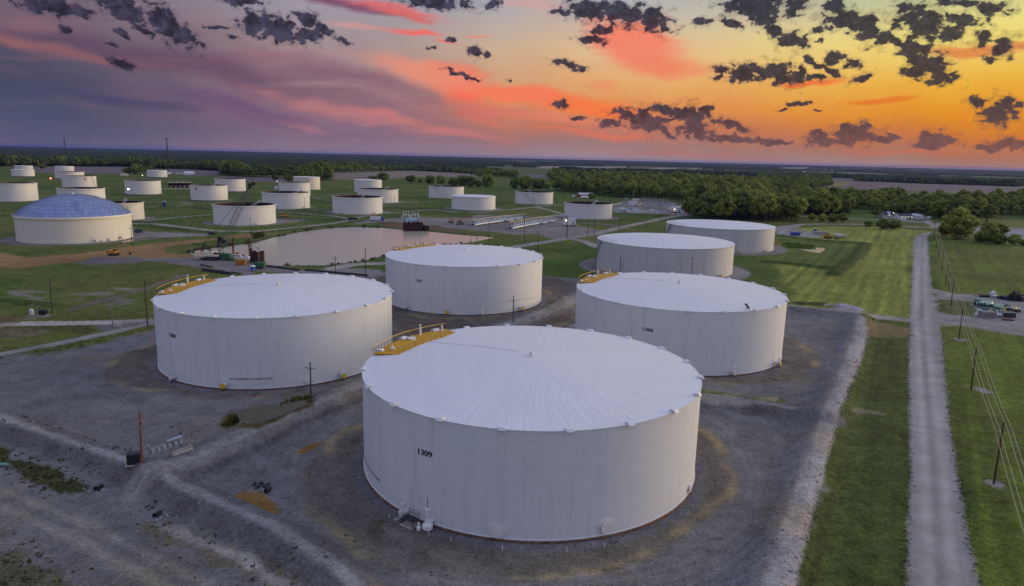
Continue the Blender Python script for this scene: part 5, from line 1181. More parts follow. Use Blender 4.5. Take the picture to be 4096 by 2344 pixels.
# ------------------------------------------------------------------ buildings
M_wall = mat('white_siding', (.70, .70, .72), .7, var=.05); M_wallc = mat('cream_siding', (.55, .50, .42), .7, var=.08)
M_dkroof = mat('dark_shingles', (.045, .045, .06), .85, var=.25); M_metalroof = mat('pale_metal_roof', (.48, .48, .50), .5, .2, var=.1)
M_barn = mat('red_barn_boards', (.26, .02, .025), .8, var=.2, streak=True); M_glass = mat('window_glass', (.03, .035, .05), .15, var=.1)
M_tanroof = mat('tan_roof', (.30, .26, .21), .8, var=.15)
L_warm = lamp_mat('warm_lamp', (1.0, .80, .45, 1), 5.0); L_white = lamp_mat('white_lamp', (1.0, .92, .85, 1), 8.0); L_red = lamp_mat('red_lamp', (1.0, .12, .05, 1), 9.0)
def bulb(parent, p, r, m, name='lamp'):
    mb = MB(); mb.lathe([(.001, -r), (r * .8, -r * .5), (r, 0), (r * .8, r * .5), (.001, r)], 10, c=p); return mb.build(name, m, parent)
def building(c, w, d, h, rz, label, cat='building', name='building', wall=None, roofm=None, roof='gable', rh=1.5, wins=0, door=True, lamps=0, stilts=0.0, front=-1, group=None, doorm=None, chim=False, dormer=False, over=.35, ridge='x'):
    root = empty(name, c, rz); tag(root, label, cat, group); wall = wall or M_wall; roofm = roofm or M_dkroof; s = stilts
    mb = MB(); mb.box((0, 0, s + h / 2), (w, d, h))
    if roof == 'gable':
        if ridge == 'x':
            for sx in (-1, 1): mb.add([(sx * w / 2, -d / 2, s + h), (sx * w / 2, d / 2, s + h), (sx * w / 2, 0, s + h + rh * .97)], [(0, 1, 2) if sx > 0 else (1, 0, 2)])
        else:
            for sy in (-1, 1): mb.add([(-w / 2, sy * d / 2, s + h), (w / 2, sy * d / 2, s + h), (0, sy * d / 2, s + h + rh * .97)], [(0, 1, 2) if sy < 0 else (1, 0, 2)])
    mb.build('wall', wall, root, False)
    mb = MB(); e = over; t = .16
    if roof == 'gable':
        W_, D_ = (w, d) if ridge == 'x' else (d, w); M = Matrix.Rotation(0 if ridge == 'x' else PI / 2, 4, 'Z'); sl = rh / (D_ / 2)
        for sy in (-1, 1):
            P_ = [(-W_ / 2 - e, sy * (D_ / 2 + e), s + h - sl * e), (W_ / 2 + e, sy * (D_ / 2 + e), s + h - sl * e), (W_ / 2 + e, 0, s + h + rh), (-W_ / 2 - e, 0, s + h + rh)]
            P_ = [M @ Vector(p) for p in P_]; P_ += [p + Vector((0, 0, t)) for p in P_]
            mb.add(P_, [(3, 2, 1, 0), (4, 5, 6, 7), (0, 1, 5, 4), (1, 2, 6, 5), (2, 3, 7, 6), (3, 0, 4, 7)])
    elif roof == 'arch':
        n = 12; pr = [(d / 2 + .1) * math.cos(PI * i / n) for i in range(n + 1)]; zz = [s + h + rh * math.sin(PI * i / n) for i in range(n + 1)]
        vs = [(-w / 2 - .1, a, b) for a, b in zip(pr, zz)] + [(w / 2 + .1, a, b) for a, b in zip(pr, zz)]
        mb.add(vs, [(i, i + 1, n + 2 + i, n + 1 + i) for i in range(n)] + [tuple(range(n, -1, -1)), tuple(range(n + 1, 2 * n + 2))])
    else: mb.box((0, 0, s + h + .12), (w + 2 * e, d + 2 * e, .24))
    rf = mb.build('roof', roofm, root, False)
    if chim: mb = MB(); mb.box((w * .2, .3, s + h + rh), (.7, .7, 1.6)); mb.build('chimney', M_barn, rf, False)
    y = front * (d / 2 + .04)
    for i in range(wins):
        x = w * ((i + .5) / wins - .5)
        if door and wins % 2 == 1 and i == wins // 2: continue
        mb = MB(); mb.box((x, y, s + h * .55), (min(1.3, w / wins * .55), .06, h * .38)); f = mb.build('window', M_wall if wall is not M_wall else M_rail, root, False)
        mb = MB(); mb.box((x, y + front * .03, s + h * .55), (min(1.05, w / wins * .45), .06, h * .32)); mb.build('pane', M_glass, f, False)
    if door: mb = MB(); mb.box((0 if wins % 2 else w * .3, y, s + min(h * .42, 1.05)), (1.1, .07, min(h * .8, 2.1))); mb.build('door', doorm or M_rail, root, False)
    if dormer:
        mb = MB(); mb.box((0, y * 1.0 + .6, s + h + .5), (2.6, 1.6, 1.2)); 
        mb.add([(-1.6, y, s + h + .9), (1.6, y, s + h + .9), (0, y, s + h + rh * 1.05), (-1.6, 0, s + h + .9), (1.6, 0, s + h + .9), (0, 0, s + h + rh * 1.05)], [(0, 1, 2), (1, 4, 5, 2), (3, 0, 2, 5)]); mb.build('gable', M_wall, root, False)
    for i in range(lamps): bulb(root, (w * ((i + .5) / lamps - .5), y + front * .25, s + h * .9), .22, L_warm)
    if stilts:
        for sx in np.linspace(-w / 2 + .3, w / 2 - .3, max(2, int(w / 3) + 1)):
            for sy in (-d / 2 + .3, d / 2 - .3): mb = MB(); mb.box((sx, sy, s / 2 - .2), (.3, .3, s + .4)); mb.build('leg', M_rail, root, False)
    return root
def bpx(k, x0, x1, yt, yb, d, **kw):
    c, w, h, rz = span(k, x0, x1, yt, yb); return c, w, h, rz
c, w, h, rz = span(4, 1117, 1213, 840, 905); building(c + Vector((0, 4, 0)), w, 8, h * .52, rz, 'white farmhouse with a dark roof and a small front gable', 'house', 'farmhouse', rh=h * .46, wins=5, chim=True, dormer=True, lamps=1)
c, w, h, rz = span(4, 1274, 1400, 862, 915); building(c + Vector((0, 5, 0)), w, 9, h * .55, rz, 'long white garage with a dark roof and four glowing lamps', 'garage', 'garage', rh=h * .42, wins=0, lamps=4)
c, w, h, rz = span(4, 1438, 1508, 868, 915); building(c + Vector((0, 6, 0)), w, 12, h * .66, rz, 'white barn with its gable facing the road, right of the long garage', 'barn', 'barn', roofm=M_metalroof, rh=h * .36, wins=3, lamps=0, ridge='y', doorm=M_gal)
c, w, h, rz = span(4, 1540, 1567, 886, 914); building(c, w, 3, h * .65, rz, 'small white shed right of the white barn', 'shed', 'shed', roofm=M_metalroof, rh=h * .3)
c, w, h, rz = span(4, 1230, 1250, 858, 890); building(c, w, 3, h * .65, rz, 'small pale shed between the farmhouse and the garage', 'shed', 'shed', roofm=M_metalroof, rh=h * .3)
c, w, h, rz = span(3, 652, 775, 660, 702); building(c + Vector((0, 6, 0)), w, 12, h * .6, rz - .25, 'dark red barn with a pale roof in the far field', 'barn', 'barn', wall=M_barn, roofm=M_metalroof, rh=h * .4, wins=0)
def propane(k, x0, x1, yt, yb, label):
    c, w, h, rz = span(k, x0, x1, yt, yb); root = empty('gas_tank', c, rz); tag(root, label, 'gas tank'); r = h * .42
    mb = MB(); prof = [(.001, -w / 2)] + [(r * math.sin(PI / 2 * i / 5), -w / 2 + r * (1 - math.cos(PI / 2 * i / 5))) for i in range(1, 6)]; prof += [(a, -b) for a, b in prof[::-1]]
    mb.lathe(prof, 16); M = Matrix.Rotation(PI / 2, 4, 'Y'); mb.v = [tuple(M @ Vector(p) + Vector((0, 0, h * .56))) for p in mb.v]; mb.build('vessel', M_white, root)
    for s in (-.3, .3): mb = MB(); mb.box((w * s, 0, h * .12), (.5, r * 1.6, h * .3)); mb.build('saddle', M_conc, root, False)
propane(3, 663, 740, 688, 716, 'white rounded gas tank in front of the red barn')
c, w, h, rz = span(3, 588, 610, 678, 698); building(c, w, 3, h * .6, rz, 'tiny pale hut left of the red barn', 'shed', 'shed', roofm=M_metalroof, rh=h * .35)
c, w, h, rz = span(1, 1168, 1243, 468, 493); building(c, w * 1.0, 10, h * .5, rz, 'small house with a pale roof beside the round trees at far left', 'house', 'house', wall=M_wallc, roofm=M_tanroof, rh=h * .45, wins=3)
c, w, h, rz = span(1, 1785, 1880, 451, 480); building(c, w, 14, h * .5, rz, 'white arched shelter in the far field right of the radio tower', 'shelter', 'arched_shelter', roofm=M_wall, roof='arch', rh=h * .5)
c, w, h, rz = span(1, 1622, 1660, 455, 478); building(c, w, 10, h * .6, rz, 'white shed right behind the foot of the radio tower', 'shed', 'shed', roofm=M_metalroof, rh=h * .3)
c, w, h, rz = span(1, 1705, 1775, 459, 474); building(c, w, 8, h * .6, rz, 'low pale shed between the radio tower and the arched shelter', 'shed', 'shed', roofm=M_tanroof, roof='flat')
c, w, h, rz = span(1, 1710, 1772, 272, 284); building(c, w, 40, h * .5, rz, 'tiny white farm building on the far wooded horizon', 'farm building', 'farm_building', roofm=M_wall, rh=h * .4)
c, w, h, rz = span(2, 180, 212, 598, 624); building(c, w, 6, h, rz, 'small pale cabin left of the open rusty tank row', 'cabin', 'cabin', roof='flat', roofm=M_metalroof)
c, w, h, rz = span(3, 215, 245, 380, 392); building(c, w, 18, h * .6, rz, 'tiny white farm building far beyond the wood, at the field edge', 'farm building', 'farm_building', roofm=M_wall, rh=h * .3)
c, w, h, rz = span(4, 318, 358, 448, 460); building(c, w, 22, h * .7, rz, 'tan farm building far beyond the right wood', 'farm building', 'farm_building', wall=M_tanroof, roofm=M_tanroof, rh=h * .3)
def control_house():
    c, w, h, rz = span(1, 1640, 1858, 556, 607); root = empty('pump_shelter', c, rz); tag(root, 'low pump shelter with a flat tan roof and open dark front, behind a white tank', 'pump shelter')
    mb = MB(); mb.box((0, 0, h - .35), (w + 1.5, 16, .7)); mb.build('roof', M_tanroof, root, False)
    for i, x in enumerate(np.linspace(-w / 2, w / 2, 6)):
        for y in (-7, 7): mb = MB(); mb.box((x, y, h / 2 - .4), (.5, .5, h - .6)); mb.build('post', M_rail, root, False)
    mb = MB(); mb.box((0, 6, h * .4), (w * .96, .4, h * .8)); mb.build('back_wall', M_rustin, root, False)
    for i in range(5): mb = MB(); mb.box((w * (i / 5 - .4), -1, h * .2), (w * .09, 3, h * .4)); mb.tube((w * (i / 5 - .4), -1, h * .3), (w * (i / 5 - .4) + 3, -1, h * .3), .5, 8); mb.build('pump', M_gal, root, False)
    for i in range(4): mb = MB(); mb.box((w * (i / 4 - .36), 1, h + .4), (1.6, 1.6, .9)); mb.build('roof_vent', M_white, root, False)
    c2, w2, h2, rz2 = span(1, 1560, 1880, 605, 622); mb = MB(); mb.box((0, 0, .5), (w2, .5, 1.6)); o = mb.build('retaining_wall', M_conc, None, False, c2, rz2); tag(o, 'long low concrete wall in front of the pump shelter', 'wall')
control_house()
c, w, h, rz = span(3, 476, 598, 912, 988); o = building(c + Vector((2, 4, 0)), w * .92, 7, h * .72, rz - .25, 'white cabin on stilts with a lit lamp at the end of the pipe manifold', 'cabin', 'stilt_cabin', roof='flat', roofm=M_metalroof, wins=0, stilts=h * .25)
bulb(o, (-w * .28, -3.9, h * .8), .45, L_warm)
def yellow_stair(c, rz, label, h):
    root = empty('stair', c, rz); tag(root, label, 'stair'); mb = MB()
    for i in range(8): mb.box((.3 * i, 0, h * (1 - i / 8)), (.32, 1.1, .06))
    mb.build('step', M_gal, root, False)
    for s in (-.55, .55): mb = MB(); mb.tube((0, s, h + 1.1), (2.4, s, 1.1), .05, 6); mb.tube((0, s, h), (0, s, h + 1.1), .05, 6); mb.tube((2.4, s, 0), (2.4, s, 1.1), .05, 6); mb.tube((0, s, h), (2.4, s, 0), .07, 6); mb.build('handrail', M_yelb, root)
yellow_stair(c + Vector((w * .5 + 1.5, 2, 0)), rz, 'yellow railed stair at the right end of the stilt cabin', h * .3)
c, w, h, rz = span(15, 556, 780, 478, 600); building(c + Vector((0, 5, 0)), w, 9, h * .85, rz - .35, 'white box cabin on the left in the substation yard', 'cabin', 'stilt_cabin', roof='flat', roofm=M_metalroof, stilts=h * .15)
c, w, h, rz = span(15, 668, 850, 400, 500); building(c + Vector((0, 6, 0)), w, 9, h * .95, rz - .3, 'cream box cabin behind the white one in the substation yard', 'cabin', 'cabin', wall=M_wallc, roof='flat', roofm=M_wall)
c, w, h, rz = span(15, 1770, 2005, 640, 790); o = building(c + Vector((0, 5, 0)), w, 10, h * .82, rz - .35, 'white cabin with a lit lamp at the right end of the substation', 'cabin', 'stilt_cabin', roof='flat', roofm=M_wall, stilts=h * .2); bulb(o, (-w * .22, -5.3, h * .68), .5, L_warm)
c, w, h, rz = span(15, 2010, 2160, 622, 720); building(c + Vector((0, 8, 0)), w, 9, h, rz - .35, 'white cabin joined behind the lamp-lit one by the trees', 'cabin', 'cabin', roof='flat', roofm=M_wall)

# ------------------------------------------------------------------ lamp posts with a lit head
def lamp_post(k, bx, by, tx, ty, label, m, r=.8):
    b = place(k, bx, by); t = top_at(k, tx, ty, b); root = empty('lamp_post', b); tag(root, label, 'lamp post'); h = t.z - b.z
    mb = MB(); mb.tube((0, 0, -.5), (0, 0, h), .2, 8, .12); mb.build('shaft', M_woodg, root); mb = MB(); mb.tube((0, 0, h), (-1.0, -.6, h + .2), .08, 6); mb.build('arm', M_gal, root); bulb(root, (-1.0, -.6, h), r, m)
lamp_post(1, 1264, 705, 1258, 622, 'lamp post with a glaring white lamp in front of a white tank', L_white, .95)
lamp_post(1, 505, 560, 505, 518, 'lamp post with a glaring reddish lamp left of the far white tank', L_red, 1.1)
lamp_post(2, 212, 575, 212, 546, 'lamp post with a small white lamp at the left end of a white tank', L_warm, .6)
lamp_post(4, 1218, 890, 1218, 853, 'yard lamp post glowing right of the farmhouse', L_white, .4)
lamp_post(3, 1240, 452, 1240, 438, 'far lamp post with an orange glow in front of the distant fields', lamp_mat('orange_lamp', (1, .35, .05, 1), 8), 1.6)
lamp_post(4, 1508, 905, 1507, 882, 'lamp post glowing at the right corner of the white barn', L_white, .35)
lamp_post(1, 1390, 505, 1388, 488, 'tiny lit lamp post left of a far white tank', L_warm, .7)
# ------------------------------------------------------------------ plant and vehicles
M_cat = mat('machine_yellow', (.50, .22, .015), .5, var=.12, dirt=(.16, .11, .06)); M_track = mat('steel_track', (.03, .027, .025), .8, var=.3)
M_cream2 = mat('cream_machine_paint', (.80, .66, .50), .5, var=.06, dirt=(.35, .28, .2)); M_blue = mat('blue_plastic', (.02, .08, .34), .5, var=.1); M_dblue = mat('dark_blue_paint', (.015, .03, .12), .4, var=.1)
M_green = mat('green_machine_paint', (.012, .105, .035), .5, var=.25); M_orange = mat('orange_container_paint', (.42, .17, .02), .6, var=.1); M_tyre = mat('tyre_rubber', (.015, .015, .016), .85)
M_carw = mat('white_car_paint', (.70, .71, .73), .3, var=.03); M_lblue = mat('light_blue_pipe', (.10, .30, .50), .5, var=.1); M_pipeg = mat('pale_green_pipe', (.15, .29, .24), .5, var=.14, dirt=(.10, .16, .13)); M_pipedk = mat('dark_green_pipe', (.045, .135, .105), .5, var=.15)
M_sheet = mat('rusted_sheet_pile', (.045, .022, .016), .85, var=.5, scale=.8, streak=True); M_rust2 = mat('rusty_steel', (.13, .055, .025), .85, var=.4); M_silver = mat('silver_pipe', (.55, .57, .60), .4, .3, var=.1)
M_timber = mat('sawn_timber', (.36, .27, .15), .85, var=.2)
def crawler(parent, w, l, h, gap):
    for s in (-1, 1):
        mb = MB(); n = 8; r = h / 2; y = s * gap / 2
        pr = [(l / 2 - r + r * math.cos(PI / 2 - PI * i / n), r + r * math.sin(PI / 2 - PI * i / n)) for i in range(n + 1)]; pr += [(-a, 2 * r - b) for a, b in pr]
        m_ = len(pr); vs = [(a, y - w / 2, b) for a, b in pr] + [(a, y + w / 2, b) for a, b in pr]
        mb.add(vs, [(i, (i + 1) % m_, m_ + (i + 1) % m_, m_ + i) for i in range(m_)] + [tuple(range(m_ - 1, -1, -1)), tuple(range(m_, 2 * m_))]); tr = mb.build('track', M_track, parent, False)
        for q in (-.33, 0, .33): mb = MB(); mb.tube((l * q, y + s * (w / 2 - .02), r), (l * q, y + s * (w / 2 + .06), r), r * .55, 10); mb.build('roller', M_rail, tr)
def excavator(p, rz, label, s=1.0, m=None, reach=1.0, group=None):
    m = m or M_cat; root = empty('excavator', p, rz); tag(root, label, 'excavator', group)
    crawler(root, .6 * s, 4.2 * s, .95 * s, 2.4 * s)
    mb = MB(); mb.box((-.5 * s, 0, 1.55 * s), (3.4 * s, 2.6 * s, .9 * s)); mb.wedge((-1.3 * s, 0, 2.0 * s), (1.7 * s, 2.5 * s, .55 * s), (.85, .92)); mb.build('house', m, root, False)
    mb = MB(); mb.box((-2.25 * s, 0, 1.65 * s), (.7 * s, 2.5 * s, 1.0 * s)); mb.build('counterweight', M_rail, root, False)
    mb = MB(); mb.wedge((.55 * s, .75 * s, 1.2 * s), (1.5 * s, 1.0 * s, 1.9 * s), (.8, .95)); cb = mb.build('cab', m, root, False)
    mb = MB(); mb.box((.6 * s, .75 * s, 2.45 * s), (1.38 * s, 1.04 * s, .85 * s)); mb.build('cab_glass', M_glass, cb, False)
    mb = MB(); a, b, c = Vector((.7 * s, -.4 * s, 1.8 * s)), Vector((3.0 * s * reach, -.4 * s, 5.0 * s)), Vector((5.4 * s * reach, -.4 * s, 4.9 * s))
    for q, r_ in ((a, b), (b, c)): mb.tube(q, r_, .34 * s, 4, .26 * s)
    mb.build('boom', m, root, False); d = Vector((6.1 * s * reach, -.4 * s, 1.6 * s))
    mb = MB(); mb.tube(c, d, .26 * s, 4, .18 * s); mb.build('stick', m, root, False)
    mb = MB(); mb.tube(Vector((1.6 * s, -.4 * s, 1.7 * s)), a.lerp(b, .75), .10 * s, 6); mb.tube(b + Vector((.3, 0, .4)) * s, c + Vector((.3, 0, .2)) * s, .09 * s, 6); mb.build('hydraulic_ram', M_gal, root)
    mb = MB(); mb.wedge(d + Vector((-.5 * s, 0, -1.1 * s)), (1.0 * s, 1.1 * s, 1.1 * s), (.7, .95), 0, (.3 * s, 0)); mb.build('bucket', M_rail, root, False)
    return root
pe = place(1, 1105, 1266); excavator(pe, .15, 'orange excavator with raised arm on the brown earth track below the domed tank', 1.15, reach=1.25)
GE = 'excavators beside the pipe manifold'
excavator(place(2, 1895, 952), .2, 'orange excavator left of the pipe manifold, leftmost of two', .95, None, .95, GE); excavator(place(2, 1985, 946), .1, 'orange excavator left of the pipe manifold, nearer to the pipes', .8, None, .8, GE)
def dozer(p, rz, label, s=1.0):
    root = empty('bulldozer', p, rz); tag(root, label, 'bulldozer'); crawler(root, .6 * s, 3.4 * s, 1.1 * s, 2.0 * s)
    mb = MB(); mb.box((.7 * s, 0, 1.35 * s), (2.2 * s, 1.2 * s, 1.0 * s)); mb.box((-.9 * s, 0, 1.2 * s), (1.4 * s, 1.9 * s, .8 * s)); mb.build('body', M_cat, root, False)
    mb = MB(); mb.wedge((-.7 * s, 0, 1.6 * s), (1.4 * s, 1.5 * s, 1.5 * s), (.85, .9)); cb = mb.build('cab', M_cat, root, False); mb = MB(); mb.box((-.68 * s, 0, 2.4 * s), (1.3 * s, 1.46 * s, .8 * s)); mb.build('cab_glass', M_glass, cb, False)
    mb = MB(); mb.box((2.35 * s, 0, .75 * s), (.22 * s, 3.2 * s, 1.3 * s)); [mb.box((1.4 * s, y * s, .6 * s), (2.0 * s, .18 * s, .25 * s)) for y in (-1.35, 1.35)]; mb.build('blade', M_cat, root, False)
    mb = MB(); mb.tube((1.2 * s, .2 * s, 1.8 * s), (1.2 * s, .2 * s, 2.7 * s), .09 * s, 6); mb.build('exhaust', M_rail, root)
dozer(place(2, 270, 902), .5, 'yellow bulldozer on bare earth beside the open tank at the pond road', 1.5); dozer(place(4, 578, 1100), .3, 'yellow bulldozer beside the white pickup at the edge of the mown field', 1.3)

def wheels(root, spots, r=.38, w=.28):
    for x, y in spots:
        mb = MB(); mb.tube((x, y - w / 2, r), (x, y + w / 2, r), r, 14); wh = mb.build('wheel', M_tyre, root)
        mb = MB(); s = 1 if y > 0 else -1; mb.tube((x, y + s * (w / 2), r), (x, y + s * (w / 2 + .02), r), r * .55, 10); mb.build('rim', M_gal, wh)
def pickup(p, rz, label, m=None, s=1.0, van=False, name='pickup_truck', cat='pickup truck', box=None):
    m = m or M_carw; root = empty(name, p, rz); tag(root, label, cat); mb = MB()
    prof = [(2.7, .45), (2.75, .95), (1.6, 1.12), (.95, 1.75), (-.75, 1.78), (-.85, 1.1), (-2.7, 1.1), (-2.75, .45)] if not van else [(2.4, .4), (2.45, .85), (1.5, 1.0), (.8, 1.55), (-1.5, 1.58), (-2.2, 1.05), (-2.45, .95), (-2.4, .4)]
    prof = [(a * s, b * s) for a, b in prof]; n = len(prof); w = .98 * s; vs = [(a, -w * (1 if b < 1.2 * s else .82), b) for a, b in prof] + [(a, w * (1 if b < 1.2 * s else .82), b) for a, b in prof]
    mb.add(vs, [(i, n + i, n + (i + 1) % n, (i + 1) % n) for i in range(n)] + [tuple(range(n)), tuple(range(2 * n - 1, n - 1, -1))]); mb.build('body', m, root, False)
    mb = MB(); 
    for y in (-1, 1): mb.box((.1 * s, y * .90 * s, 1.42 * s), (1.5 * s, .08 * s, .42 * s))
    mb.box((1.22 * s, 0, 1.42 * s), (.1 * s, 1.5 * s, .5 * s), mtx=Matrix.Rotation(-.8, 4, 'Y')); mb.build('window', M_glass, root, False)
    for y in (-.7, .7): mb = MB(); mb.box((2.74 * s if not van else 2.44 * s, y * s, .78 * s), (.06, .3, .16)); mb.build('headlight', M_white, root, False)
    if box: mb = MB(); mb.box((-1.8 * s, 0, 1.45 * s), (1.9 * s, 1.95 * s, .8 * s)); mb.build('service_box', box, root, False)
    wheels(root, [(x * s, y * s) for x in (-1.75, 1.75) for y in (-.85, .85)], .40 * s, .28 * s); return root
pickup(place(4, 690, 1082), .05, 'white service pickup beside the bulldozer in the mown field', s=1.35, box=M_carw); pickup(place(4, 725, 1085), .1, 'second white pickup parked right behind the service pickup', s=1.15)
pickup(place(3, 478, 893), .05, 'white pickup at the foot of the open tank by the stilt cabin', s=1.25); pickup(place(2, 1572, 958), .1, 'dark blue car behind the rusty sheet pile box at the pond', M_dblue, 1.15, True, 'parked_car', 'car')
pickup(place(13, 310, 240), .1, 'small dark car on the road left of the crane boom', M_black, 1.1, True, 'parked_car', 'car'); pickup(place(4, 1320, 912), 1.4, 'white car in front of the long garage, leftmost of two', M_carw, 1.0, True, 'parked_car', 'car'); pickup(place(4, 1358, 914), 1.5, 'dark car in front of the long garage, rightmost of two', M_black, 1.0, True, 'parked_car', 'car')
def trailer(p, rz, l, h, label, m, name='box_trailer', cat='trailer', tractor=None):
    root = empty(name, p, rz); tag(root, label, cat); mb = MB(); mb.box((0, 0, 1.0 + h / 2), (l, 2.5, h)); mb.build('box', m, root, False); mb = MB(); mb.box((0, 0, .85), (l, 1.0, .25)); mb.build('chassis', M_rail, root, False)
    wheels(root, [(-l * .36, -1.1), (-l * .36, 1.1), (-l * .24, -1.1), (-l * .24, 1.1)], .48, .4)
    if tractor: mb = MB(); mb.wedge((l / 2 + 1.4, 0, .6), (2.4, 2.4, 2.7), (.8, .95)); cb = mb.build('cab', tractor, root, False); mb = MB(); mb.box((l / 2 + 1.9, 0, 2.5), (1.2, 2.3, .8)); mb.build('windscreen', M_glass, cb, False); wheels(root, [(l / 2 + 1.8, -1.05), (l / 2 + 1.8, 1.05)], .5, .35)
trailer(place(2, 1160, 932), .03, 9, 2.8, 'white box trailer with a blue cab on the gravel pad by the pond', M_carw, tractor=M_blue); trailer(place(2, 940, 942), .05, 8, 1.4, 'low black trailer on the road above the pond', M_black, 'low_trailer'); trailer(place(4, 695, 1108), .05, 8, .3, 'low orange flatbed trailer in front of the white pickups', M_rust2, 'flatbed_trailer')
def dumpster(p, rz, l, w, h, label, m, name='dumpster', cat='dumpster'):
    root = empty(name, p, rz); tag(root, label, cat); mb = MB(); mb.wedge((0, 0, .15), (l * .9, w * .9, h), (1.11, 1.11))
    for x in np.linspace(-l * .42, l * .42, 6):
        for s in (-1, 1): mb.box((x, s * w * .5, h * .55), (.12, .12, h * .9))
    mb.build('bin', m, root, False); mb = MB(); mb.box((0, 0, h + .2), (l * 1.02, w * 1.02, .12)); mb.build('lid', m, root, False)
dumpster(place(4, 263, 1072), 0.02, 7.5, 2.5, 2.3, 'long blue dumpster on the gravel lane behind the far grey tank', M_blue); dumpster(place(13, 1045, 1010), .12, 5.0, 2.6, 2.5, 'orange steel container on the gravel beside the pond barge', M_orange, 'steel_container', 'container')
dumpster(place(8, 0, 0) if False else zg(4, 510, 1066), .0, 12, 2.4, 2.6, 'grey fenced stock of panels beside the blue toilet', M_gal, 'panel_stack', 'panels')
def toilet(p, label, s=1.0, m=None):
    root = empty('portable_toilet', p, .3); tag(root, label, 'portable toilet'); mb = MB(); mb.box((0, 0, 1.15 * s), (1.2 * s, 1.2 * s, 2.2 * s)); mb.build('cabin', m or M_blue, root, False); mb = MB(); mb.wedge((0, 0, 2.25 * s), (1.25 * s, 1.25 * s, .3 * s), (.7, .7)); mb.build('roof', M_white, root, False); mb = MB(); mb.box((0, -.62 * s, 1.1 * s), (.8 * s, .06, 1.9 * s)); mb.build('door', M_dblue, root, False)
toilet(place(4, 455, 1046), 'blue portable toilet on the gravel lane beside the grey panels', 1.5); toilet(place(1, 1598, 793), 'small blue cabin beside the path among the left tanks', 2.0)
def round_tote(p, label):
    root = empty('water_tank', p); tag(root, label, 'water tank'); mb = MB(); mb.lathe([(1.05, .1), (1.1, .3), (1.1, 2.2), (.001, 2.2)], 18); mb.build('barrel', M_blue, root); mb = MB(); mb.lathe([(1.12, 2.2), (1.0, 2.6), (.4, 2.85), (.001, 2.9)], 18); mb.build('lid', M_white, root); mb = MB(); mb.box((.5, -1.0, .8), (.6, .2, .7)); mb.build('tap_box', M_wallc, root, False)
round_tote(place(13, 1345, 1165), 'round blue water tank with a white lid at the pond bank')

